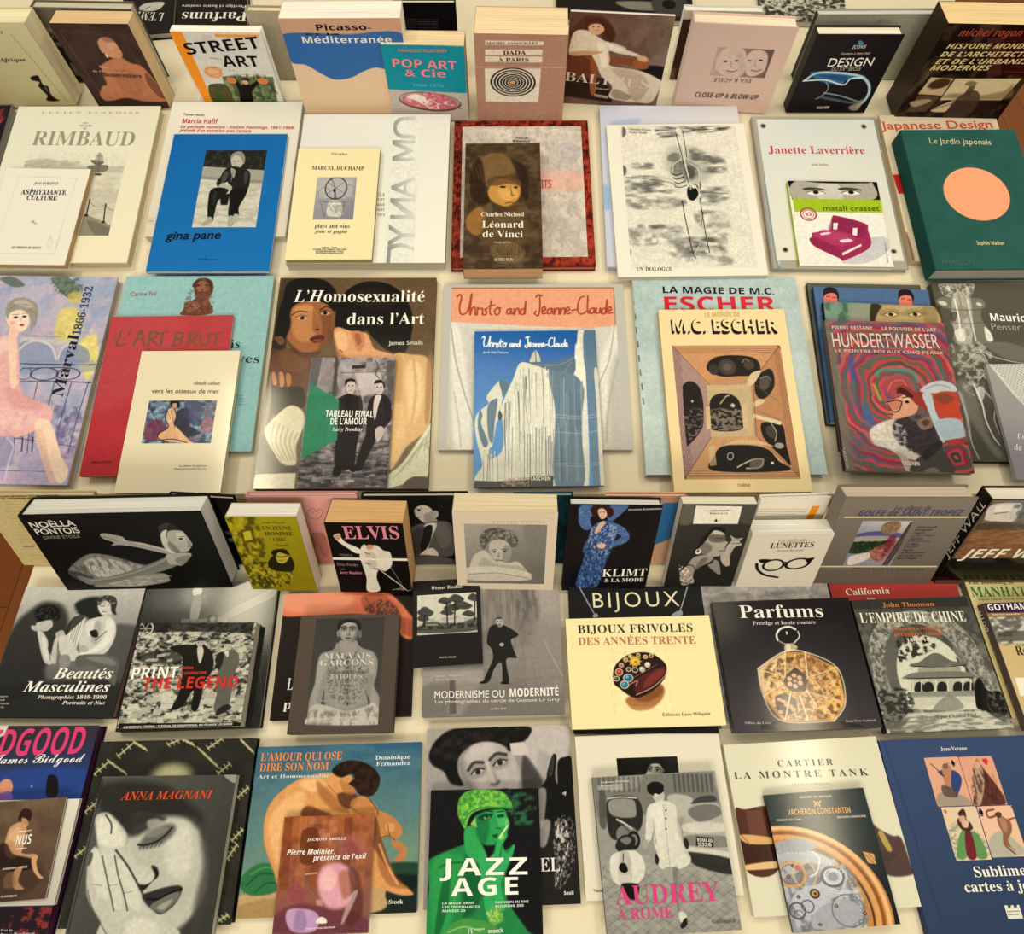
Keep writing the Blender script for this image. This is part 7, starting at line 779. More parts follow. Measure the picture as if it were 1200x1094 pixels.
book('slipcase_book', 'L', 's', 0.4867, 0.3204, 0.0000, 0.0001, 1.1186, 0.1942, 0.1859, 0.0300, 'h', '82766a', '8a7e74', 'd8c8b0', 'satin', 'big grey slipcased book with landscape painting and violet capitals, standing', 'book', [
  ('P','f','cover_picture',0,1859,1942,1859,16,'8a837d',None,None,[('g','887c70','6e6256',192,11,170,343)]),
  ('P','f','picture',402,1393,760,964,8,'7a6a70',None,None,[('g','c8c0bc','8a8a9a',74,-1,59,75),('p','5a5a90',3.5,[9,51,53,-10,72,10,-6,19,-126,0]),('p','b8a890',4.4,.8,[-3,67,71,-6,67,9,-28,20,-114,-5]),('p','8a6a50',5.3,[67,37,4,-29,31,-7,18,12,-1,33,-25,10]),('n','a88a60',.7,7,7,.5,5,3,[67,37,10,-30,43,6,-6,38]),('p','35452f',4.4,[-6,90,83,-5,40,-5,-9,35,-57,20,-50,0]),('n','1f2c1c',.7,8.5,7,.5,6,5,[-6,90,124,-7,-8,37,-109,15]),('p','a04a40',5.3,.8,[73,115,46,-30,14,0,-7,60,-18,31,-39,-31]),('p','d8ccc8',3.5,[8,155,31,-15,27,-5,3,30,-49,26]),('p','7a2a38',4.4,.8,[101,75,25,-10,-7,80,-3,31]),('q','4a3434',2.1,.9,[144,4,24,0,-25,187,-18,0]),('q','6a5450',1.4,.8,[155,4,6,0,-25,187,-4,0]),('n','c8a888',.5,7,5.6,.56,6,7,[48,125,67,-10,-1,76,-87,0])]),
  ('T','f','title','GOLFE de SAINT-TROPEZ',282,1500,1827,1509,109,'5a5070','x'),
  ('T','f','subtitle','Les villages du',789,1618,1330,1632,77,'5c5474','j'),
  ('T','f','small_print','Grimaud',1265,1257,1558,1262,33,'3a3430','b'),
  ('T','f','small_print','Ramatuelle',1260,1198,1522,1203,34,'3a3430','b'),
  ('T','f','small_print','Cogolin',1255,1138,1435,1143,34,'4a4450','b'),
  ('T','f','small_print','La Croix-Valmer',1251,1078,1597,1083,34,'5a4c60','b'),
  ('T','f','small_print','Gassin',1246,1017,1443,1022,34,'4a4450','b'),
  ('T','f','small_print','Le Plan-de-la-Tour',1241,956,1589,961,34,'5a4c60','b'),
  ('T','f','small_print','La Môle',1236,895,1435,900,35,'4a4450','b'),
  ('T','f','small_print','Cavalaire',1230,833,1437,838,35,'5a4c60','b'),
  ('T','f','small_print','Gogolin',1225,770,1392,775,35,'4a4450','b'),
  ('T','f','small_print','Le Rayol-Canadel',1220,707,1598,712,36,'4a4450','b'),
  ('T','f','small_print','Sainte-Maxime',1215,644,1581,649,36,'5a4c60','b'),
  ('T','f','small_print','Saint-Tropez',1210,580,1515,585,36,'3a3430','b'),
  ('P','f','elastic_band',96,1488,1845,28,10,'d8c8a0',None,None,[]),
  ('P','f','elastic_band',51,427,1864,31,10,'d8c8a0',None,None,[]),
  ('T','f','small_print','Équinoxe',565,348,1738,332,37,'5a5048','r'),
])

book('hardback_book', 'L', 's', 0.6908, 0.3212, 0.0000, -0.0028, 1.1859, 0.1812, 0.1941, 0.0300, 'h', '3a2a22', '100e10', 'f0e6d4', 'gloss', 'large hardback with black spine and white capitals, photo of parked caravan, standing', 'book', [
  ('P','f','cover_picture',0,1941,1812,1941,8,'5a4436',None,None,[('q','7a6250',1.4,[6,2,163,-1,56,125,-206,11]),('q','5e7890',4.4,.7,[45,1,124,0,15,37,-81,10,-45,-9]),('p','cfc6ba',2.1,[9,20,72,-8,18,17,7,38,-1,25,-76,-5,-17,-19]),('q','e2dace',1.4,[21,25,47,-5,6,23,-47,7]),('l','8a3a34',3.5,3.5,1.4,1,[33,56,37,-6]),('l','3a2c28',2.8,2.8,2.1,1,[23,89,104,6]),('p','2a2220',7,.7,[20,97,124,4,42,15,-40,15,-125,-4]),('n','3a4a5a',.6,9.8,14,.52,5,3,[75,20,65,0,46,96,-68,0]),('q','8a5c3c',3.5,[10,132,215,-6,50,115,-269,18]),('n','6a4028',.6,28,8.4,.5,4,5,[10,132,215,-6,50,115,-269,18]),('n','b08058',.4,14,4.2,.58,5,6,[12,137,216,-6,47,110,-272,12]),('q','1c1514',2.1,[-16,259,304,-7,40,113,-340,2])]),
  ('T','f','title','JEFF WALL',148,660,1758,683,207,'eae0cc','x'),
  ('P','s','spine_print',83,1927,193,1851,12,'131013',None,None,[]),
  ('T','s','spine_title','JEFF WA',244,598,261,1600,123,'e8e2da','r'),
  ('T','s','spine_title','LL',262,1620,271,1802,117,'e8e2da','r'),
])

book('hardback_book', 'L', 's', -0.8148, 0.3388, 0.0000, -0.0037, 1.1526, 0.1797, 0.1584, 0.0120, 'h', 'c9b684', 'c0ac7c', 'd8cbb0', 'satin', 'beige back cover with small lines of text, standing far left behind the ballet book', 'book', [
  ('P','f','cover_picture',0,1584,1797,1584,12,'c8b582',None,None,[('l','8c7850',1.6,1.6,.7,.75,[74,39,127,-3]),('l','8c7850',1.6,1.6,.7,.75,[68,53,122,-2]),('l','8c7850',1.6,1.6,.7,.75,[61,68,118,-2]),('l','8c7850',1.6,1.6,.7,.75,[67,83,101,-3]),('l','8c7850',1.6,1.6,.7,.75,[61,98,125,-3]),('l','8c7850',1.6,1.6,.7,.75,[54,113,120,-3]),('l','8c7850',1.6,1.6,.7,.75,[60,128,103,-3]),('l','8c7850',1.6,1.6,.7,.75,[53,143,128,-3]),('l','8c7850',1.6,1.6,.7,.75,[46,158,123,-2]),('l','8c7850',1.6,1.6,.7,.75,[52,174,106,-3]),('l','8c7850',1.6,1.6,.7,.75,[45,190,131,-3]),('l','8c7850',1.6,1.6,.7,.75,[38,206,126,-3]),('l','8c7850',1.6,1.6,.7,.75,[45,222,107,-3]),('l','8c7850',1.6,1.6,.7,.75,[38,238,132,-3]),('l','8c7850',1.6,1.6,.7,.75,[30,254,129,-3]),('l','8c7850',1.6,1.6,.7,.75,[37,271,110,-3]),('l','8c7850',1.6,1.6,.7,.75,[29,287,136,-3]),('l','8c7850',1.6,1.6,.7,.75,[22,304,131,-3]),('l','8c7850',1.6,1.6,.7,.75,[29,321,112,-3]),('l','8c7850',1.6,1.6,.7,.75,[21,338,139,-3]),('l','8c7850',1.6,1.6,.7,.75,[14,356,133,-3]),('l','8c7850',1.6,1.6,.7,.75,[20,373,115,-3]),('l','5a4630',2.9,2.9,.7,.9,[42,228,34,-1])]),
  ('T','f','small_print','HISTOIRE MONDIALE DE L’ARCHITECTURE',310,1541,1292,1573,28,'5a3c2c','S'),
  ('T','f','small_print','ET DE L’URBANISME MODERNES',320,1494,1045,1516,33,'3a241c','S'),
])

book('hardback_book', 'L', 's', -0.5297, 0.3432, 0.0000, -0.0611, 1.1509, 0.1012, 0.1496, 0.0100, 'h', '141114', '141114', 'd8cfc0', 'satin', 'black hardback with a pale strip, standing behind between the ballet book and the yellow-tinted paperback', 'book', [
  ('P','f','cover_picture',0,1496,1012,1496,12,'141114',None,None,[('q','5a6070',4.5,.7,[120,144,37,-3,4,16,-42,5]),('q','8a90a0',4.5,.6,[117,181,47,-9,0,16,-47,9]),('q','1f2428',1.5,[211,-13,50,-4,-4,17,-46,4])]),
])

book('hardback_book', 'L', 's', -0.4057, 0.3391, 0.0000, 0.0028, 1.1523, 0.1699, 0.1547, 0.0100, 'h', 'c98a84', 'c07c78', 'e6d8c4', 'satin', 'salmon pink hardback with a drawn heart face and bodies, standing behind the yellow-tinted paperback', 'book', [
  ('P','f','cover_picture',0,1547,1699,1547,9,'d49690',None,None,[('g','dca49c','c27c74',239,11,197,357),('l','8a4a48',2.2,2.2,1.5,.7,[175,68,21,-14,8,14,12,-11,8,13,-14,23,-18,7,-18,-14,1,-18]),('l','8a4a48',1.8,1.8,1.1,.7,[189,70,7,2]),('l','8a4a48',1.8,1.8,1.1,.7,[207,70,6,2]),('p','a86454',7.3,.7,[154,175,28,-16,21,5,11,21,-2,48,-15,44,-24,-33,-16,-32]),('l','6e3a34',2.2,2.2,2.2,.6,[157,175,23,31,11,60]),('l','6e3a34',2.2,2.2,2.2,.6,[204,159,4,37]),('q','a8605a',12.7,.35,[152,255,64,0,-23,126,-39,0])]),
])

book('hardback_book', 'L', 's', 0.0016, 0.3395, 0.0000, 0.0137, 1.1519, 0.0931, 0.1525, 0.0100, 'h', '1f4a54', '18383f', 'e0d4bc', 'satin', 'teal hardback standing behind, seen between the cream catalogue and the blue gown book', 'book', [
  ('P','f','cover_picture',0,1525,931,1525,14,'1c4450',None,None,[('n','0e2228',.7,14.5,36.4,.5,4,3,None)]),
])

book('hardback_book', 'L', 's', 0.1411, 0.3401, 0.0000, -0.0035, 1.1519, 0.1266, 0.1527, 0.0100, 'h', 'd8a684', 'd8a684', 'e6d8c0', 'satin', 'hardback with blue wave over peach, behind and between blue gown book and veiled woman', 'book', [
  ('P','f','cover_picture',0,1527,1266,1527,10,'dbab88',None,None,[('p','3f78a8',1.1,[179,32,125,-6,10,130,-63,15,-60,38,-29,0]),('q','c89478',.7,[22,-3,269,-1,13,28,-279,8])]),
])

book('hardback_book', 'L', 's', 0.3828, 0.3398, 0.0000, 0.0355, 1.1512, 0.1080, 0.1466, 0.0100, 'h', 'e8e0d2', 'e8e0d2', 'e8e0d2', 'satin', 'white back cover with orange bar and fine text, behind the white spectacles book', 'book', [
  ('P','f','cover_picture',0,1466,1080,1466,10,'e6dccb',None,None,[('q','f0982c',1.1,[167,36,25,1,-9,75,-22,-1]),('l','c86a40',1.7,1.7,.7,.8,[-1,42,155,8]),('l','7a6a60',1.7,1.7,.7,.8,[0,53,154,8]),('l','7a6a60',1.7,1.7,.7,.8,[1,63,124,7]),('l','7a6a60',1.7,1.7,.7,.8,[2,74,123,7]),('l','7a6a60',1.7,1.7,.7,.8,[3,85,122,7]),('l','7a6a60',1.7,1.7,.7,.8,[4,96,121,7])]),
])

book('hardback_book', 'L', 'l', -0.7898, 0.0891, 0.0000, -0.0061, 0.0000, 0.1940, 0.1971, 0.0180, 'h', '3a3634', '3a3634', 'c89c8c', 'satin', 'grey photo hardback of two bare-chested young men with white italic serif title', 'book', [
  ('P','f','cover_picture',0,1971,1940,1971,8,'8a','f4efe6',None,[('g','d6','4a',196,1,216,370),('p','2c',23,.85,[2,127,34,-51,41,-29,63,14,35,65,-16,64,-16,61,11,54,-77,40,-64,-26,-19,-94]),('p','1c',14.2,.9,[175,53,44,-22,47,7,19,44,-26,36,-35,-21,-24,-7]),('p','50',17.7,.8,[305,125,118,14,0,111,-13,53,-71,-53]),('p','2e',26.6,.85,[27,319,129,-27,222,-2,29,104,-380,2]),('p','1e',4.4,[55,91,4,-22,26,-11,30,3,20,18,5,22,-14,7,-13,-7,-16,8,-25,0]),('n','58',.5,6.4,6.4,.55,5,3,[55,91,30,-32,49,24,-8,23,-54,2]),('p','cc',3.5,[71,116,19,-7,25,-3,10,17,-8,14,-16,4,-22,-11]),('p','e4',3.5,.8,[59,123,26,4,-2,14,-20,-6]),('p','d4',4.4,[81,137,16,4,27,28,15,35,25,23,-6,14,-19,-3,-17,-21,-23,-41]),('p','ec',5.3,.8,[105,155,20,28,20,41,-10,0,-24,-41]),('p','d0',3.5,[152,224,-7,-55,8,-22,13,7,-8,22,13,62]),('l','48',2.1,2.1,1.4,1,[131,190,20,38]),('p','e0',3.5,[249,57,5,-23,19,-7,24,5,9,21,-1,22,-10,14,-18,2,-16,-12]),('p','38',3.5,[248,53,0,-21,21,-7,27,5,13,19,1,22,8,18,-19,-11,-11,-25,-21,-11,-11,15]),('n','a0',.6,5.7,7.1,.5,5,5,[248,53,1,-22,35,-4,22,26,-12,7]),('l','40',2.1,2.1,1.1,1,[259,60,11,0]),('l','50',2.1,2.1,1.1,1,[270,78,13,1]),('p','c8',3.5,[276,88,25,-2,0,14,-18,0]),('p','dc',4.4,[228,111,25,-14,43,-4,28,25,8,42,-13,42,-31,14,-42,4,-14,-24,-13,-42]),('p','9a',12.4,.5,[257,111,20,7,6,57,-24,-7]),('p','f2',7.1,.8,[230,118,19,-10,9,32,-13,14]),('p','26',3.5,[248,141,20,-5,10,21,-18,0]),('p','f0',4.4,[291,104,25,10,9,47,-22,35,-42,15,-22,9,-10,-10,38,-14,30,-35]),('l','40',2.8,2.8,2.1,.8,[301,139,-27,29]),('p','e8',3.5,[180,189,8,-92,20,-7,13,7,0,85,-11,35]),('l','70',2.1,2.1,1.4,.7,[192,97,1,64,-1,42]),('l','70',2.1,2.1,1.4,.7,[199,99,0,62,1,42]),('l','70',2.1,2.1,1.4,.7,[206,101,0,60,3,42]),('l','70',2.1,2.1,1.4,.7,[213,104,-1,57,5,42]),('p','2a',3.5,.8,[225,86,-38,8,-14,25,-1,42,15,-21]),('p','c4',3.5,[142,148,18,-11,13,17,-15,11]),('p','dc',3.5,[157,162,27,-8,32,35,22,28,-17,14,-39,-14]),('p','9c',4.4,[178,217,24,-4,14,24,-15,21,-16,-14]),('p','6a',5.3,[231,217,55,-7,58,6,23,20,2,34,-1,34,-46,-40,-41,-20,-40,7]),('p','98',7.1,.7,[260,220,56,-2,35,12,1,13,-60,-10]),('p','b8',3.5,.7,[231,182,24,7,4,14,-21,0])]),
  ('T','f','title','Beautés',901,554,1797,559,161,'f2ede4','i'),
  ('T','f','title','Masculines',499,360,1802,368,152,'f2ede4','i'),
  ('T','f','subtitle','Photographies 1848-1990',743,260,1782,266,52,'e8e2d8','i'),
  ('T','f','subtitle','Portraits et Nus',1145,181,1784,185,52,'e8e2d8','i'),
  ('T','f','small_print','Histoire',100,279,289,280,29,'c8c2b8','r'),
  ('T','f','small_print','Beauté',118,227,262,228,29,'c8c2b8','r'),
  ('T','f','small_print','Éditions',137,175,349,176,29,'c8c2b8','r'),
  ('T','f','small_print','Paris',155,124,285,125,29,'c8c2b8','r'),
])

book('hardback_book', 'L', 'l', -0.5869, 0.0684, 0.0000, 0.0305, 0.0000, 0.2121, 0.2237, 0.0160, 'h', '2a2927', '1c1b1a', 'cfc8b8', 'gloss', 'dark hardback with photo of a glowing street lamp in the night, under the scattered-papers book', 'book', [
  ('P','f','cover_picture',0,2237,2121,2237,8,'30','f2efe4',None,[('e','8c',132.9,.8,168,33,163,94.6,0),('e','c0',53.1,.7,168,31,49.6,45.4,0),('e','f6',5.3,1,166,29,15.6,16.5,0),('p','b8',3.5,[158,48,24,0,2,70,-25,-1]),('q','98',3.5,.8,[133,117,145,4,2,15,-148,-5]),('p','8c',4.4,.8,[248,117,80,-49,82,-39,7,23,-71,38,-78,34]),('q','1a',2.1,[215,108,28,0,8,27,-36,-1]),('e','c8',3.5,.8,231,120,9.9,8.5,0),('n','24',.6,28.3,42.5,.5,3,5,[377,156,43,2,12,295,-51,-2]),('l','58',1.4,1.4,2.1,.6,[385,192,54,261])]),
])

book('paperback_book', 'L', 'l', -0.5746, 0.0721, 0.0164, 0.0161, 0.0000, 0.1791, 0.1515, 0.0200, 's', '2c2825', '1e1c1b', 'd2c8b4', 'satin', 'paperback with two men standing on scattered papers, red title, on the night lamp hardback', 'book', [
  ('P','f','cover_picture',0,1515,1791,1515,7,'7c7468','f0ead6',None,[('g','70','98',163,5,191,308),('n','d8',.95,15.1,8.2,.47,7,3,None),('n','24',.85,17.8,9.6,.56,6,5,None),('n','e8',.7,9.6,6.2,.58,7,8,None),('q','1f',3.4,.9,[-4,-3,88,1,7,31,-96,-4]),('q','18',5.1,.75,[84,-2,269,5,-5,33,-145,-8,-113,-1]),('p','1c',8.6,.7,[9,99,114,-18,22,41,-103,-2]),('o','d8',4.1,1.4,1,18,17,21.9,21.8,0),('l','c8',2.1,2.1,1,1,[18,17,21,0]),('l','c8',2.1,2.1,1,1,[18,17,14,17]),('l','c8',2.1,2.1,1,1,[18,17,-7,17]),('l','c8',2.1,2.1,1,1,[18,17,-21,-1]),('l','c8',2.1,2.1,1,1,[18,17,-14,-17]),('l','c8',2.1,2.1,1,1,[18,17,7,-17]),('q','d4',1,.92,[98,252,25,1,-5,16,-24,-1]),('l','50',1,1,.7,.7,[94,269,25,1]),('q','e2',1,.92,[228,288,27,1,-5,16,-27,-1]),('l','50',1,1,.7,.7,[223,305,27,0]),('q','e2',1,.92,[351,249,37,0,-6,17,-37,-1]),('l','50',1,1,.7,.7,[345,266,37,0]),('q','d4',1,.92,[88,214,39,0,-4,17,-40,0]),('l','50',1,1,.7,.7,[83,231,40,1]),('q','c4',1,.92,[234,208,36,1,-5,17,-35,-1]),('l','50',1,1,.7,.7,[230,225,35,1]),('q','b4',1,.92,[284,281,22,1,-5,16,-22,-1]),('l','50',1,1,.7,.7,[280,298,21,1]),('q','b4',1,.92,[264,290,26,2,-5,16,-26,-2]),('l','50',1,1,.7,.7,[259,306,26,2]),('q','b4',1,.92,[335,217,24,-3,-5,17,-25,2]),('l','50',1,1,.7,.7,[329,234,25,-2]),('q','c4',1,.92,[100,291,26,2,-4,15,-26,-1]),('l','50',1,1,.7,.7,[96,308,26,1]),('q','b4',1,.92,[165,280,30,1,-5,16,-29,-1]),('l','50',1,1,.7,.7,[161,297,30,0]),('q','c4',1,.92,[221,288,33,3,-5,15,-33,-2]),('l','50',1,1,.7,.7,[216,304,33,3]),('q','d4',1,.92,[352,268,20,2,-6,16,-19,-2]),('l','50',1,1,.7,.7,[347,285,19,2]),('q','c4',1,.92,[251,223,38,1,-5,16,-38,-1]),('l','50',1,1,.7,.7,[247,240,37,1]),('q','c4',1,.92,[59,245,32,1,-5,16,-31,0]),('l','50',1,1,.7,.7,[55,262,31,1]),('q','b4',1,.92,[284,242,19,-1,-5,17,-19,0]),('l','50',1,1,.7,.7,[279,259,19,-1]),('q','c4',1,.92,[302,207,31,-2,-5,17,-31,2]),('l','50',1,1,.7,.7,[297,225,31,-2]),('q','d4',1,.92,[210,289,22,-1,-5,16,-22,1]),('l','50',1,1,.7,.7,[205,306,22,-1]),('q','e2',1,.92,[112,207,31,-2,-5,17,-30,2]),('l','50',1,1,.7,.7,[108,225,31,-2]),('q','c4',1,.92,[340,232,22,1,-6,16,-22,-1]),('l','50',1,1,.7,.7,[334,249,22,1]),('q','b4',1,.92,[132,291,38,0,-4,16,-38,0]),('l','50',1,1,.7,.7,[128,308,38,0]),('q','d4',1,.92,[307,240,38,2,-5,16,-38,-1]),('l','50',1,1,.7,.7,[302,257,38,2]),('q','e2',1,.92,[233,291,28,0,-5,16,-27,0]),('l','50',1,1,.7,.7,[229,308,28,0]),('q','c4',1,.92,[330,245,22,0,-6,16,-21,1]),('l','50',1,1,.7,.7,[325,262,22,0]),('q','e2',1,.92,[19,238,30,-2,-4,17,-30,2]),('l','50',1,1,.7,.7,[15,255,30,-1]),('q','c4',1,.92,[40,259,28,1,-4,16,-28,-1]),('l','50',1,1,.7,.7,[37,276,27,1]),('q','d4',1,.92,[217,229,28,1,-5,16,-27,-1]),('l','50',1,1,.7,.7,[213,246,28,0]),('q','c4',1,.92,[336,228,27,1,-5,16,-27,-1]),('l','50',1,1,.7,.7,[331,245,27,1]),('q','c4',1,.92,[70,217,36,3,-5,16,-35,-2]),('l','50',1,1,.7,.7,[66,234,35,2]),('q','e2',1,.92,[116,236,34,-2,-4,17,-35,2]),('l','50',1,1,.7,.7,[111,253,35,-1]),('q','e2',1,.92,[116,221,36,-1,-5,17,-36,1]),('l','50',1,1,.7,.7,[111,239,36,-1]),('q','c4',1,.92,[247,264,18,1,-5,16,-18,-1]),('l','50',1,1,.7,.7,[243,281,17,1]),('q','d4',1,.92,[239,224,37,3,-5,16,-37,-3]),('l','50',1,1,.7,.7,[234,241,37,2]),('q','e2',1,.92,[133,262,39,1,-5,16,-38,0]),('l','50',1,1,.7,.7,[129,279,38,1]),('q','e2',1,.92,[273,206,41,-1,-6,17,-40,0]),('l','50',1,1,.7,.7,[268,223,41,0]),('q','cc',1,.85,[297,65,23,-2,-3,9,-22,1]),('q','dc',1,.85,[278,65,11,-2,-3,9,-11,1]),('q','a8',1,.85,[188,101,17,-2,-2,9,-16,1]),('q','dc',1,.85,[148,68,16,-1,-2,8,-16,2]),('q','a8',1,.85,[54,35,25,-1,-2,9,-25,1]),('q','a8',1,.85,[339,73,26,-2,-3,9,-25,1]),('q','a8',1,.85,[88,92,23,-2,-2,9,-22,1]),('q','cc',1,.85,[266,111,19,-2,-3,9,-18,1]),('q','cc',1,.85,[303,104,25,-2,-3,9,-24,1]),('q','a8',1,.85,[275,42,25,-2,-3,9,-24,1]),('q','dc',1,.85,[177,52,24,-2,-2,9,-24,1]),('q','cc',1,.85,[196,38,22,-1,-3,9,-21,1]),('q','a8',1,.85,[174,55,10,-2,-2,9,-10,1]),('q','dc',1,.85,[155,107,19,-1,-2,8,-19,1]),('q','cc',1,.85,[60,108,18,-2,-2,9,-18,1]),('q','cc',1,.85,[123,51,18,-2,-2,9,-18,1]),('q','cc',1,.85,[72,95,25,-2,-3,9,-24,1]),('q','dc',1,.85,[279,39,20,-2,-3,9,-19,1]),('q','a8',1,.85,[23,55,13,-2,-2,9,-13,1]),('q','cc',1,.85,[177,41,15,-2,-3,9,-14,1]),('q','cc',1,.85,[300,97,10,-1,-2,8,-10,1]),('q','cc',1,.85,[41,108,23,-2,-2,9,-23,1]),('q','cc',1,.85,[182,74,12,-2,-2,9,-12,1]),('q','dc',1,.85,[130,85,19,-2,-3,9,-18,1]),('q','cc',1,.85,[106,110,17,-2,-3,9,-15,1]),('q','cc',1,.85,[199,91,16,-1,-3,8,-15,1]),('p','1c',2.1,[104,74,37,-7,34,0,20,-9,24,18,16,13,14,34,-5,33,-13,20,-5,77,-20,0,-4,-52,-24,45,-29,6,13,-51,-4,-53,-10,-46,-23,-13]),('p','dc',2.1,[190,78,11,-6,10,17,-4,34,-9,-14]),('p','c4',2.1,[181,54,12,-5,12,6,0,15,-10,5,-10,-8]),('q','1a',1.4,[184,54,1,-9,14,-1,7,9]),('l','1a',3.4,3.4,1,1,[177,56,34,-2]),('e','40',1.4,1,190,61,2.1,1.5,0),('e','40',1.4,1,199,61,2.1,1.5,0),('l','60',1.4,1.4,.7,1,[193,70,8,-1]),('p','6c',2.1,[252,103,15,-13,23,-3,26,7,8,31,-8,33,1,45,-4,51,-21,12,-19,-12,0,-51,-6,-53]),('p','1e',2.1,.9,[250,110,13,-20,13,14,-7,40,-12,-14]),('p','c8',2.1,[269,63,9,-6,12,7,1,16,-9,5,-10,-9]),('q','30',1.4,[269,64,2,-9,14,0,5,8]),('l','30',3.4,3.4,1,1,[262,65,36,-1]),('e','40',1.4,1,276,70,2.1,1.4,0),('e','40',1.4,1,284,70,2.1,1.4,0),('p','22',2.1,.9,[286,254,25,-12,12,12,-40,19]),('p','e0',1.4,[274,90,13,-1,0,18]),('q','181615',.7,[5,290,364,3,-7,17,-357,-5])]),
  ('T','f','title','PRINT',23,686,737,688,159,'f4f0e6','H'),
  ('T','f','title','THE LEGEND',234,540,1669,536,157,'d8342a','H'),
  ('T','f','small_print','CINÉMA',762,813,951,813,37,'d8483a','S'),
  ('T','f','small_print','ET JOURNALISME',767,740,1163,740,36,'d8483a','S'),
  ('T','f','small_print','CAHIERS DU CINÉMA / FESTIVAL INTERNATIONAL DU FILM DE LOCARNO',100,-1,1677,17,25,'e8e2d4','S'),
])

book('hardback_book', 'L', 'l', -0.3628, 0.0846, 0.0000, 0.0290, 0.0000, 0.2110, 0.1921, 0.0120, 'h', '221a1a', '7a3028', 'b8685c', 'satin', 'black and orange hardback with photo of a bent tattooed body, under the grey portrait book', 'book', [
  ('P','f','cover_picture',0,1921,2110,1921,8,'241c1c',None,None,[('p','e0805a',8.9,[-10,-13,328,10,45,23,55,68,2,65,-36,-8,-32,-58,-73,-10,-59,-5,-87,1,-72,1,-67,-9]),('p','f0a888',23.1,.7,[0,-9,199,5,25,28,-34,29,-94,12,-89,-14]),('p','a8503c',10.7,.7,[246,25,28,-18,45,5,38,31,24,44,-29,0,-73,-10]),('n','3a3438',.7,5.7,5.7,.5,6,3,[263,55,42,-29,45,16,24,45,-81,-13]),('l','5a2c24',2.8,2.8,3.6,.7,[260,17,17,31,-14,14]),('p','241818',8.9,[303,-4,111,7,3,78,-38,-38,-38,-34]),('p','a04a38',8.9,.6,[381,87,37,16,2,43,-37,-12])]),
  ('T','f','title','L’ART',204,430,603,418,173,'efe8de','t'),
  ('T','f','title','peau',180,156,667,142,130,'efe8de','t'),
])

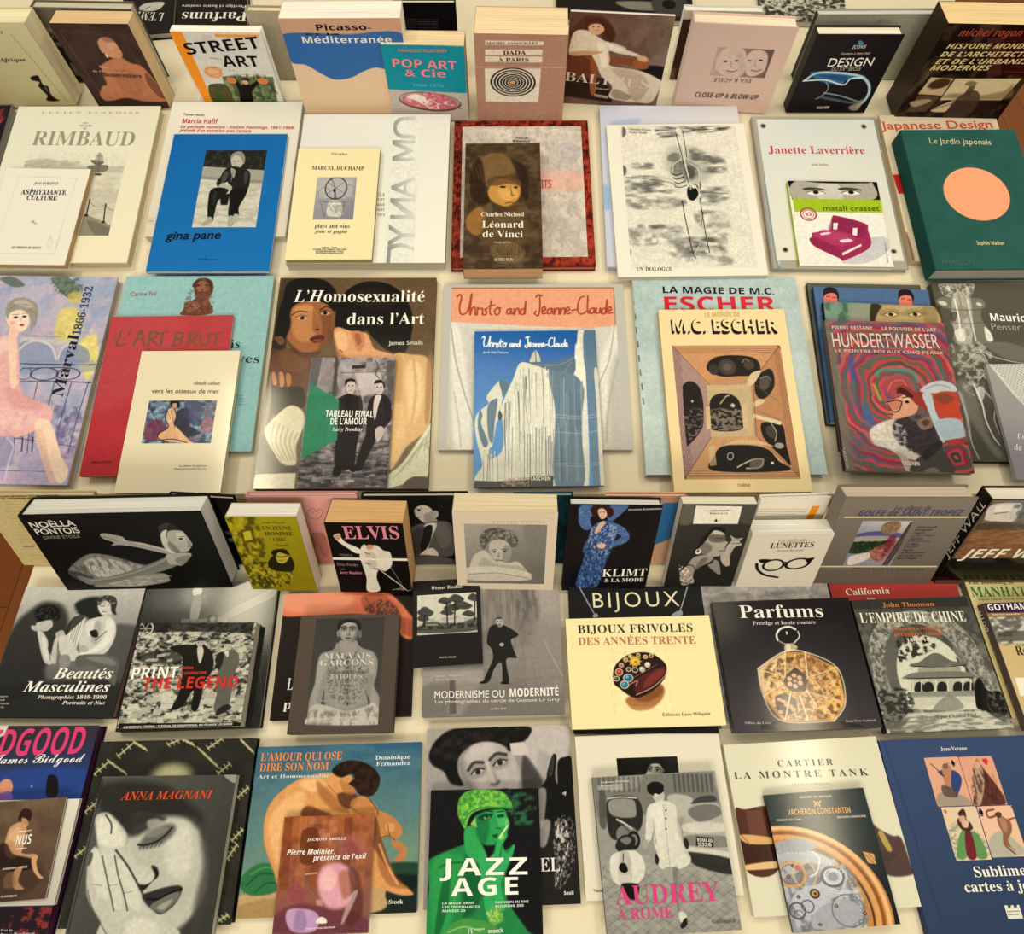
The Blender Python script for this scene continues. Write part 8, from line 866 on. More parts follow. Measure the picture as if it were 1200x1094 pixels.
book('hardback_book', 'L', 'l', -0.3285, 0.0643, 0.0124, 0.0184, 0.0000, 0.1541, 0.1731, 0.0170, 'h', '584c43', '4a3f38', 'c4bcae', 'satin', 'grey hardback with photo of a bare-chested tattooed young man with folded legs', 'book', [
  ('P','f','cover_picture',0,1731,1541,1731,16,'584c43',None,None,[]),
  ('P','f','photo',245,1680,1074,1577,7,'48','f2e8dc',None,[('g','42','54',96,2,124,313),('p','9c',4.3,[74,75,17,28,42,-2,2,-18,18,11,32,11,16,27,0,41,-5,32,20,40,-6,50,-20,0,-11,-51,-9,-26,14,52,-118,-2,-19,-52,-4,26,-14,50,-20,0,-3,-51,12,-52,0,-53,11,-27,33,-13]),('p','b4',19,.6,[56,103,43,14,21,-3,41,-9,16,20,-9,67,-3,52,-45,25,-48,-14,-21,-65,-5,-54]),('p','c0',10.4,.6,[23,116,20,-7,-1,54,-13,39,-11,-13]),('p','c4',12.1,.5,[169,112,21,10,4,44,-14,0]),('p','5a',10.4,.6,[103,124,11,0,9,119,-8,0]),('p','5a',8.6,.5,[55,157,49,7,55,-2,7,7,-61,5,-51,-7]),('e','50',4.3,.7,75,154,4.1,3,0),('e','50',4.3,.7,148,155,4.1,3.5,0),('e','38',3.5,.8,121,256,3.5,4.2,0),('p','b4',8.6,.7,[19,196,13,6,-2,39,-9,38,-11,-13]),('p','b0',8.6,.7,[190,212,20,33,-4,38,-15,-13]),('n','4a',.5,4.1,4.1,.56,6,3,[57,116,105,2,3,126,-94,-2]),('p','a6',4.3,[78,75,10,-6,42,1,6,27,-26,20,-27,-21]),('p','a8',3.5,[72,21,10,-17,19,-1,20,2,13,17,1,22,-5,18,-11,12,-11,3,-11,-3,-14,-13,-8,-18]),('p','5c',11.9,.75,[135,22,1,22,-6,19,-11,11,-2,-5,9,-14,1,-22,-1,-15]),('p','d0',13.9,.6,[86,12,25,0,1,11,-23,0]),('p','d0',11.9,.55,[84,41,10,-1,2,11,-8,1]),('p','d0',11.9,.4,[113,42,8,-2,0,11,-7,0]),('p','5c',6.4,.6,[80,31,9,-3,10,4,-1,7,-8,2,-8,-2]),('l','26',3.2,3.2,1.9,.85,[80,30,9,-5,9,4]),('p','e0',1.6,.8,[83,35,7,-3,6,3,-6,3]),('e','26',1.3,1,90,35,2.9,2.7,0),('l','26',1.6,1.6,1,.9,[82,35,8,-3,8,3]),('p','5c',6.4,.6,[106,32,9,-4,10,4,-1,7,-8,2,-8,-2]),('l','26',3.2,3.2,1.9,.85,[106,29,9,-3,10,5]),('p','e0',1.6,.8,[109,35,7,-2,6,3,-6,2]),('e','26',1.3,1,116,36,2.9,2.8,0),('l','26',1.6,1.6,1,.9,[108,35,8,-3,8,4]),('p','5c',5.6,.6,[104,36,5,15,-4,2,-2,-6]),('l','26',1.9,1.9,3.2,.6,[100,52,5,2,4,-2]),('p','d0',4,.7,[101,32,2,0,2,17,-2,0]),('p','6a',1.9,[96,61,6,-2,3,1,3,-1,7,3,-6,3,-7,0]),('l','26',1.3,1.3,1.3,.8,[96,61,9,1,10,0]),('p','5c',4,.4,[99,67,13,0,-3,3,-6,-1]),('p','26',3.5,[72,42,-4,-19,8,-16,23,-5,26,4,17,16,0,23,-8,-10,-8,-16,-22,-5,-21,6]),('p','90',3.5,[68,42,7,-3,2,19,-6,-2]),('p','78',3.5,[136,43,8,-3,1,19,-7,2]),('p','cc',4.3,[10,266,21,-12,35,7,55,14,53,-12,26,-9,19,29,-1,31,-210,-4,-3,-18]),('n','6a',.6,9.7,20.7,.54,5,5,[11,273,110,5,93,-14,4,50,-210,-4]),('p','d8',5.2,.5,[15,292,107,-4,91,7,-2,13,-194,-2]),('l','b8b4ac',1.4,1.4,.7,.8,[93,157,34,1]),('l','b8b4ac',1.4,1.4,.7,.8,[97,197,34,1]),('l','b8b4ac',1.4,1.4,.7,.8,[100,230,34,0])]),
  ('T','f','title','MAUVAIS',425,1060,1148,1060,82,'d8d4cc','t'),
  ('T','f','title','GARÇONS',367,960,1198,958,88,'d8d4cc','t'),
  ('T','f','title','TATOUÉS',547,764,1034,761,73,'c8c4bc','t'),
  ('T','f','small_print','Portraits de tatoués',496,627,1094,616,29,'b8b4ac','t'),
  ('T','f','small_print','Jérôme Pierrat  Éric Guillon',425,441,1142,434,35,'b8b4ac','t'),
  ('T','f','small_print','Éditions La Manufacture de livres',360,183,1093,207,32,'e0dcd4','t'),
])

book('hardback_book', 'L', 'l', -0.1351, 0.0891, 0.0000, 0.0232, 0.0000, 0.2148, 0.2010, 0.0180, 'h', '9a9088', '8c847c', 'cfc8ba', 'satin', 'sepia grey hardback with photo of a standing man in frock coat on paving', 'book', [
  ('P','f','cover_picture',0,2010,2148,2010,8,'a8','e8dad0',None,[('g','b8','8e',187,7,185,402),('q','94',8.9,.5,[191,7,144,3,-4,104,-138,150]),('n','7c',.5,7.1,42.6,.52,4,3,[194,15,133,3,-5,167,-129,18]),('l','70',2.1,2.1,1.4,.6,[220,19,3,78]),('l','70',2.1,2.1,1.4,.6,[239,19,3,78]),('l','70',2.1,2.1,1.4,.6,[259,20,2,78]),('l','70',2.1,2.1,1.4,.6,[278,20,2,78]),('l','70',2.1,2.1,1.4,.6,[297,21,1,77]),('l','70',2.1,2.1,1.4,.6,[316,21,1,78]),('q','c2',8.9,.6,[-6,273,192,-2,0,40,-190,2]),('p','8a',17.8,.7,[6,314,110,-11,125,10,126,-11,62,112,-433,-10]),('q','c6',21.3,.4,[89,296,41,-26,56,28,-68,109,-41,-1]),('p','2a',2.1,[201,155,11,-19,29,-3,21,8,32,22,-4,10,-18,11,13,42,3,12,-32,4,8,64,-19,3,-4,-57,-20,13,-18,40,-17,-2,28,-62,-3,-31,-14,-21]),('p','d0',2.1,[226,118,13,-6,9,8,-2,17,-13,3]),('q','48',1.4,[223,120,4,-9,15,-1,6,9,-6,-3,-13,0]),('e','50',1.4,1,231,123,2.1,1.4,0),('e','50',1.4,1,241,122,2.1,1.6,0),('q','70',1.4,.8,[230,132,14,-1,-3,8,-8,0]),('e','c8',2.1,1,243,196,7.1,5.6,0),('p','1c',1.4,[186,303,-14,7,21,1]),('p','1c',1.4,[241,307,27,6,-27,1]),('q','3c',5.3,.5,[82,296,17,0,5,98,-20,3]),('q','8c',12.4,.6,[302,9,51,2,11,103,-18,92,-43,-1]),('n','60',.5,9.9,35.5,.5,4,7,[294,13,67,2,2,128,-58,13]),('q','c4',21.3,.6,[361,18,66,2,-3,125,-61,-9]),('p','a8',23.1,.5,[349,136,73,-20,9,208,-117,-3]),('l','d0',3.6,3.6,3.6,.6,[375,186,26,56,28,55]),('l','6e',1.4,1.4,1.4,.6,[310,205,4,116]),('l','6e',1.4,1.4,1.4,.6,[273,300,167,-3]),('l','6e',1.4,1.4,1.4,.5,[331,213,17,109,11,71]),('l','76',1.4,1.4,1.4,.4,[288,239,148,0]),('l','76',1.4,1.4,1.4,.4,[287,272,147,0]),('l','76',1.4,1.4,1.4,.4,[287,304,145,0]),('l','76',1.4,1.4,1.4,.4,[286,336,145,0]),('l','76',1.4,1.4,1.4,.4,[285,367,144,0])]),
  ('T','f','title','MODERNISME OU',180,254,1255,249,105,'f2ece4','r'),
  ('T','f','title','MODERNITÉ',1313,254,2070,256,111,'f4eee6','S'),
  ('T','f','small_print','Les photographes du cercle de Gustave Le Gray',193,183,2076,178,49,'eae2da','r'),
  ('T','f','small_print','ACTES SUD',1030,73,1261,74,29,'e0d8d0','t'),
  ('T','f','small_print','Sylvie Aubenas',192,564,644,577,27,'d8cec6','j'),
  ('T','f','small_print','Marc Pagneux',194,511,547,516,27,'d8cec6','j'),
])

book('paperback_book', 'L', 'l', -0.1523, 0.1583, 0.0184, 0.0597, 0.0000, 0.1080, 0.1354, 0.0070, 's', '231f1e', '1c1818', 'd8d2c4', 'satin', 'small black paperback with photo of tall trees, lying on the sepia frock-coat book', 'book', [
  ('P','f','cover_picture',0,1354,1080,1354,14,'252120',None,None,[('l','55504c',1.1,1.1,.7,.8,[1,42,215,-2])]),
  ('P','f','photo',74,1119,940,631,6,'d8','f2eedc',None,[('g','e6','d2',95,-1,93,111),('p','5c',3.6,[2,99,63,-7,72,2,50,-13,0,40,-185,-2]),('p','34',4.5,.9,[2,99,186,-2,0,13,-186,0]),('n','98',.5,10.1,5.8,.54,5,3,[2,81,186,-7,-2,36,-184,-4]),('q','50',1.4,[19,87,50,3,7,10,-61,-3]),('q','9c',1.1,[26,92,39,2,0,6,-39,-3]),('p','38',4.5,.9,[0,56,13,-15,13,-3,15,9,11,12,-13,10,-23,-3]),('n','78',.4,5,5,.56,5,9,[0,56,26,-18,26,21,-26,9]),('p','38',4.5,.9,[0,74,9,-11,10,-3,11,7,7,9,-9,8,-17,-2]),('n','78',.4,5,5,.56,5,9,[0,74,19,-14,18,16,-18,7]),('p','38',4.5,.9,[66,23,11,-11,11,-2,13,6,8,10,-11,8,-19,-3]),('n','78',.4,5,5,.56,5,9,[66,23,22,-13,21,16,-22,7]),('p','38',4.5,.9,[99,18,13,-13,12,-2,15,7,10,11,-13,9,-22,-3]),('n','78',.4,5,5,.56,5,9,[99,18,25,-15,25,18,-25,8]),('p','38',4.5,.9,[108,40,17,-12,17,-2,20,8,13,10,-17,9,-30,-3]),('n','78',.4,5,5,.56,5,9,[108,40,34,-14,33,18,-34,8]),('p','38',4.5,.9,[83,46,13,-10,13,-2,16,7,10,8,-13,7,-24,-2]),('n','78',.4,5,5,.56,5,9,[83,46,26,-12,26,15,-26,6]),('p','38',4.5,.9,[141,68,11,-9,11,-2,13,6,8,7,-11,7,-19,-3]),('n','78',.4,5,5,.56,5,9,[141,68,22,-11,21,13,-22,6]),('p','38',4.5,.9,[160,18,10,-13,9,-2,11,7,7,10,-9,9,-17,-3]),('n','78',.4,5,5,.56,5,9,[160,18,19,-15,18,17,-19,8]),('p','38',4.5,.9,[73,60,11,-9,10,-1,13,5,9,8,-11,6,-19,-2]),('n','78',.4,5,5,.56,5,9,[73,60,21,-10,22,13,-22,5]),('l','2a',4.3,4.3,1.4,1,[120,26,-3,73]),('l','2a',4.3,4.3,1.4,1,[93,28,2,69]),('l','2a',4.3,4.3,1.4,1,[24,64,-3,32]),('l','2a',4.3,4.3,1.4,1,[183,30,-3,62])]),
  ('T','f','title','Werner Bischof',295,1202,789,1203,53,'d8d4cc','f'),
  ('T','f','small_print','PHOTO POCHE',412,118,667,113,24,'b8b4ac','S'),
])

book('hardback_book', 'L', 'l', 0.0922, 0.0665, 0.0000, 0.0018, 0.0000, 0.2147, 0.2219, 0.0140, 'h', '14161c', '10121a', 'c8c0b0', 'satin', 'black hardback with wide-spaced cream capitals and silver chain, under the cream bracelet book', 'book', [
  ('P','f','cover_picture',0,2219,2147,2219,10,'15181e',None,None,[('l','9aa0a8',3.5,3.5,1.4,1,[36,1,23,48,24,46]),('l','c8ccd0',1.4,1.4,.7,1,[37,3,23,48,23,43]),('l','9aa0a8',3.5,3.5,1.4,1,[390,-3,-18,46,-20,45]),('l','c8ccd0',1.4,1.4,.7,1,[389,-1,-18,44,-19,44]),('p','b0b6bc',1.4,[75,94,12,-6,4,9,-12,4]),('p','b0b6bc',1.4,[326,94,16,-11,18,-4,1,14,-21,5])]),
  ('T','f','title','BIJOUX',361,1868,1784,1895,245,'e8dfba','l',0,.12),
])

book('hardback_book', 'L', 'l', 0.0883, 0.0713, 0.0144, 0.0260, 0.0000, 0.2269, 0.1614, 0.0130, 'h', 'f2e3b0', 'e4d290', 'c8bc9c', 'satin', 'cream yellow hardback with a jewelled dark bracelet on its cover, on the black chain book', 'book', [
  ('P','f','cover_picture',0,1614,2269,1614,12,'f4e6b4',None,None,[]),
  ('P','f','bracelet',614,1133,947,931,6,'f4e6b4',None,None,[('p','a86838',8.6,.85,[43,148,43,-24,57,-19,19,14,-10,29,-31,25,-41,7,-26,-9]),('p','7a3a20',10.3,.6,[70,146,73,-34,11,20,-44,24]),('p','d8a868',8.6,.6,[54,168,54,4,28,-12,-43,20]),('p','2c1a1a',3.4,[11,75,10,-26,27,-23,37,-13,42,1,29,15,19,21,-1,23,-12,23,-35,29,-43,18,-27,-4,-32,-24,-13,-13]),('p','5a2622',4.3,[75,97,45,-25,43,-16,12,10,-16,27,-45,28,-36,15]),('p','8a3a30',5.2,.8,[111,91,45,-28,12,10,-31,26,-36,18]),('l','8a5a50',2.8,2.8,2.1,.7,[51,96,40,-18,59,-29]),('l','d8a0a0',2.8,2.8,1.4,.8,[54,108,28,-12,-5,14]),('l','c8b498',2.1,2.1,1.4,1,[75,136,53,-21,38,-29,8,-16]),('o','d8c8a0',2.8,1,1,82,38,13.8,12.7,0),('e','d8a020',1.4,1,82,38,12.4,11.3,0),('e','f4d860',2.1,.9,79,35,5.5,4.9,0),('o','d8c8a0',2.8,1,1,30,69,10.3,9.5,0),('e','b83828',1.4,1,30,69,8.9,8.1,0),('e','e87858',2.1,.9,28,67,4.1,3.2,0),('o','d8c8a0',2.8,1,1,56,87,13.8,10.9,0),('e','2a6a9c',1.4,1,56,87,12.4,9.7,0),('e','7ab8dc',2.1,.9,53,83,5.5,4.9,0),('o','d8c8a0',2.8,1,1,43,106,11.7,10.7,0),('e','2a8098',1.4,1,43,106,10.3,9.3,0),('e','78c0cc',2.1,.9,41,103,4.7,4.2,0),('o','d8c8a0',2.8,1,1,39,49,6.2,5.7,0),('e','c83c2c',1.4,1,39,49,4.8,4.3,0),('e','f0a080',2.1,.9,38,48,2.5,2.2,0),('o','d8c8a0',2.8,1,1,119,50,7.6,7,0),('e','d8c8c8',1.4,1,119,50,6.2,5.6,0),('e','ffffff',2.1,.9,118,48,3,2.7,0),('o','d8c8a0',2.8,1,1,101,63,7.6,6.9,0),('e','c8b8b8',1.4,1,101,63,6.2,5.5,0),('e','fff4f0',2.1,.9,100,61,3,2.7,0),('o','d8c8a0',2.8,1,1,79,64,7.6,7,0),('e','282020',1.4,1,79,64,6.2,5.6,0),('e','6a5a5a',2.1,.9,78,62,3,2.7,0),('o','d8c8a0',2.8,1,1,60,62,6.2,5.7,0),('e','3a2a2a',1.4,1,60,62,4.8,4.3,0),('e','8a7a7a',2.1,.9,59,61,2.5,1.9,0),('o','d8c8a0',2.8,1,1,20,88,8.3,6.6,0),('e','3a4a30',1.4,1,20,88,6.9,5.4,0),('e','7a8a60',2.1,.9,18,86,3.3,2.5,0),('o','d8c8a0',2.8,1,1,54,33,6.2,5.7,0),('e','c07030',1.4,1,54,33,4.8,4.3,0),('e','f0c070',2.1,.9,53,31,2.5,2.2,0),('o','d8c8a0',2.8,1,1,115,26,6.2,4.9,0),('e','c05030',1.4,1,115,26,4.8,3.7,0),('e','f0a070',2.1,.9,114,24,2.5,2.2,0),('o','d8c8a0',2.8,1,1,133,23,5.5,5.1,0),('e','803020',1.4,1,133,23,4.1,3.7,0),('e','d08060',2.1,.9,132,22,2.2,2,0),('o','d8c8a0',2.8,1,1,69,23,4.8,4.4,0),('e','e0b040',1.4,1,69,23,3.4,3,0),('e','fff0a0',2.1,.9,69,22,1.9,1.7,0),('o','d8c8a0',2.8,1,1,94,20,4.8,4.4,0),('e','a04028',1.4,1,94,20,3.4,3,0),('e','e09070',2.1,.9,93,19,1.9,1.7,0),('l','d8b040',2.8,2.8,1,1,[82,38,19,1]),('l','d8b040',2.8,2.8,1,1,[82,38,14,11]),('l','d8b040',2.8,2.8,1,1,[82,38,4,17]),('l','d8b040',2.8,2.8,1,1,[82,38,-8,16]),('l','d8b040',2.8,2.8,1,1,[82,38,-17,10]),('l','d8b040',2.8,2.8,1,1,[82,38,-20,0]),('l','d8b040',2.8,2.8,1,1,[82,38,-15,-10]),('l','d8b040',2.8,2.8,1,1,[82,38,-4,-16]),('l','d8b040',2.8,2.8,1,1,[82,38,8,-15]),('l','d8b040',2.8,2.8,1,1,[82,38,17,-9]),('e','f0c838',2.1,1,82,38,10.3,9.2,0),('e','c87818',2.1,1,84,41,4.8,4.2,0)]),
  ('T','f','title','BIJOUX FRIVOLES',175,1383,1988,1364,127,'2a2a30','t'),
  ('T','f','title','DES ANNÉES TRENTE',169,1203,2003,1179,115,'c47a58','t'),
  ('T','f','small_print','Éditions Luce Wilquin',1340,143,2056,143,41,'6a6050','t'),
])

book('hardback_book', 'L', 'l', 0.3115, 0.0737, 0.0000, 0.0177, 0.0000, 0.2069, 0.2236, 0.0140, 'h', 'a49a98', '6a6088', 'c8beb0', 'satin', 'marbled grey-lilac hardback showing as a strip above the black perfume-bottle book', 'book', [
  ('P','f','cover_picture',0,2236,2069,2236,11,'a8a09a',None,None,[('n','c8c0b4',.6,28.4,14.2,.5,4,3,None),('n','847c80',.5,18.5,11.4,.56,5,5,None),('l','7c746e',1.1,1.1,1.4,.5,[1,67,30,-52,24,-11]),('l','7c746e',1.1,1.1,1.4,.5,[19,53,25,-30,24,-19]),('l','7c746e',1.1,1.1,1.4,.5,[38,38,19,-7,25,-26]),('l','7c746e',1.1,1.1,1.4,.5,[49,68,20,-29,26,-34]),('l','7c746e',1.1,1.1,1.4,.5,[68,53,19,-37,21,-11]),('l','7c746e',1.1,1.1,1.4,.5,[86,39,14,-15,22,-19]),('l','7c746e',1.1,1.1,1.4,.5,[98,69,15,-37,22,-26]),('l','7c746e',1.1,1.1,1.4,.5,[116,54,10,-14,23,-34]),('l','7c746e',1.1,1.1,1.4,.5,[135,40,9,-23,18,-11]),('l','7c746e',1.1,1.1,1.4,.5,[146,70,10,-45,19,-19]),('l','7c746e',1.1,1.1,1.4,.5,[165,55,4,-22,20,-26]),('l','7c746e',1.1,1.1,1.4,.5,[184,41,-2,0,20,-34]),('l','7c746e',1.1,1.1,1.4,.5,[195,71,5,-53,16,-11]),('l','7c746e',1.1,1.1,1.4,.5,[214,56,-1,-30,16,-19]),('l','7c746e',1.1,1.1,1.4,.5,[233,41,-8,-7,17,-26]),('l','7c746e',1.1,1.1,1.4,.5,[243,71,-5,-29,18,-34])]),
  ('T','f','title','Venise',1039,1956,1348,1988,96,'8a8480','u'),
])

book('hardback_book', 'L', 'l', 0.3242, 0.0661, 0.0144, 0.0334, 0.0000, 0.2180, 0.1929, 0.0160, 'h', '2b2527', '151214', 'cbbd9c', 'gloss', 'black hardback with an amber octagonal perfume bottle and white serif title, on the marbled hardback', 'book', [
  ('P','f','cover_picture',0,1929,2180,1929,10,'2c2628',None,None,[('g','231e20','464046',160,4,84,378)]),
  ('P','f','bottle_photo',399,1532,1565,1514,6,'2e282b',None,None,[('g','2a2427','423c40',172,0,104,302),('p','191518',5.2,.9,[-3,298,65,-22,46,7,134,2,48,23]),('p','6a4a38',6.9,.6,[68,279,147,5,15,22,-180,-6]),('e','221c1e',2.1,1,138,32,35.8,29.1,0),('l','f0ece4',6.2,6.2,2.1,.95,[103,46,0,-17,16,-17,27,-6,19,9]),('l','e8e2d8',4.1,4.1,2.1,.9,[171,22,1,16,-20,18]),('l','e8e2d8',3.4,3.4,2.1,.7,[108,50,16,8,24,0]),('l','f8f4ec',2.1,2.1,.7,1,[135,21,0,9]),('e','f4f0e8',1.4,1,136,25,2.8,2.8,0),('p','c8b498',3.4,[123,60,25,0,12,9,-16,10,-25,1]),('p','f0e4cc',3.4,.8,[126,61,11,0,-2,17,-12,0]),('q','c08a48',2.1,[24,129,91,-48,66,4,85,49,0,98,-47,52,-151,-5,-41,-62]),('q','d8a860',3.4,[31,132,85,-45,62,3,81,47,1,91,-44,52,-143,-5,-40,-60]),('p','e8d4b0',8.6,.7,[27,132,91,-47,-31,43,-48,64,-11,19]),('p','f0c070',12,.8,[231,139,32,-2,0,95,-47,49,-12,-32,33,-50]),('n','5a3018',.75,11,9.6,.53,6,3,[45,133,70,-38,64,-1,73,46,1,88,-42,46,-134,-4,-35,-59]),('n','f4d898',.65,7.6,6.9,.57,6,5,[45,133,70,-38,64,-1,73,46,1,88,-42,46,-134,-4,-35,-59]),('n','8a4a20',.5,16.5,13.8,.55,5,7,[149,103,110,37,-6,88,-49,46,-91,-16]),('q','3a221a',3.4,[103,151,36,-22,31,28,-16,42,-44,-1,-17,-24]),('e','d8a888',2.1,1,144,174,7.6,7.3,0),('e','d8a888',2.1,1,127,183,7.6,7.1,0),('e','d8a888',2.1,1,112,176,7.6,7.1,0),('e','d8a888',2.1,1,114,161,7.6,6.3,0),('e','d8a888',2.1,1,130,152,7.6,6.1,0),('e','d8a888',2.1,1,145,159,7.6,6.1,0),('e','c88a68',1.4,1,129,168,6.2,5.1,0),('q','2e1c18',5.2,.8,[60,209,32,-9,30,21,-4,31,-41,18,-21,-26]),('e','d0a078',2.1,1,71,219,7.6,5.5,0),('e','d0a078',2.1,1,89,234,7.6,6.4,0),('e','d0a078',2.1,1,107,249,7.6,6.6,0),('e','d0a078',2.1,1,82,225,7.6,5.5,0),('e','d0a078',2.1,1,100,240,7.6,6.6,0),('e','d0a078',2.1,1,67,254,7.6,5.5,0),('e','d0a078',2.1,1,93,231,7.6,5.5,0),('o','e8c080',2.8,2.1,.8,193,151,13.8,11.3,0),('o','e8c080',2.8,2.1,.8,219,196,13.8,10.1,0),('o','e8c080',2.8,2.1,.8,183,238,13.8,9.7,0),('o','e8c080',2.8,2.1,.8,234,180,13.8,10.1,0),('o','e8c080',2.8,2.1,.8,198,222,13.8,9.7,0),('l','f0d8a8',4.8,4.8,2.1,.85,[118,83,-15,68]),('l','8a5424',1.7,1.7,1.4,.6,[122,83,-15,69]),('l','f0d8a8',4.8,4.8,2.1,.85,[179,87,-9,70]),('l','8a5424',1.7,1.7,1.4,.6,[183,87,-9,70]),('l','f0d8a8',4.8,4.8,2.1,.85,[266,134,-100,28]),('l','8a5424',1.7,1.7,1.4,.6,[270,134,-99,28]),('l','f0d8a8',4.8,4.8,2.1,.85,[154,199,99,29]),('l','8a5424',1.7,1.7,1.4,.6,[158,199,99,29]),('l','f0d8a8',4.8,4.8,2.1,.85,[110,198,-34,78]),('l','8a5424',1.7,1.7,1.4,.6,[114,198,-34,78]),('l','f0d8a8',4.8,4.8,2.1,.85,[93,174,-64,34]),('l','8a5424',1.7,1.7,1.4,.6,[97,174,-64,34]),('l','f0d8a8',4.8,4.8,2.1,.85,[34,133,68,22]),('l','8a5424',1.7,1.7,1.4,.6,[38,133,68,22]),('l','f0d8a8',4.8,4.8,2.1,.85,[134,211,9,67]),('l','8a5424',1.7,1.7,1.4,.6,[138,211,9,67]),('l','f0d8a8',4.8,4.8,2.1,.85,[158,196,20,46]),('l','8a5424',1.7,1.7,1.4,.6,[163,196,19,46]),('l','f8ecd4',3.4,3.4,1.4,.8,[24,129,91,-48,66,4,85,49,0,98,-47,52]),('l','f0e0c4',2.8,2.8,1.4,.8,[24,129,3,88,41,62,151,5])]),
  ('T','f','title','Parfums',388,1659,1732,1632,201,'f0eae0','t'),
  ('T','f','subtitle','Prestige et haute couture',574,1546,1564,1531,57,'dcd6cc','t'),
  ('T','f','small_print','Office du Livre',172,116,565,102,31,'c8c2b8','t'),
  ('T','f','small_print','Jean-Yves Gaborit',1655,91,2110,91,31,'c8c2b8','t'),
  ('P','s','spine_print',28,1929,132,1913,12,'161315',None,None,[]),
  ('T','s','spine_title','GABORIT',52,1006,26,1605,161,'e8e2d8','S'),
])

book('hardback_book', 'L', 'l', 0.5207, 0.0781, 0.0000, 0.0078, 0.0000, 0.2083, 0.2197, 0.0120, 'h', 'b23a32', '7a221e', 'c8b8a0', 'satin', 'red hardback with white serif word at its top, under the temple-gate book', 'book', [
  ('P','f','cover_picture',0,2197,2083,2197,14,'b6403a',None,None,[('g','a83830','be4840',-4,15,408,33)]),
  ('T','f','title','California',233,1960,958,1984,105,'f0e4d4','t'),
  ('T','f','small_print','Design',555,1886,686,1893,33,'f0e4d4','t'),
])

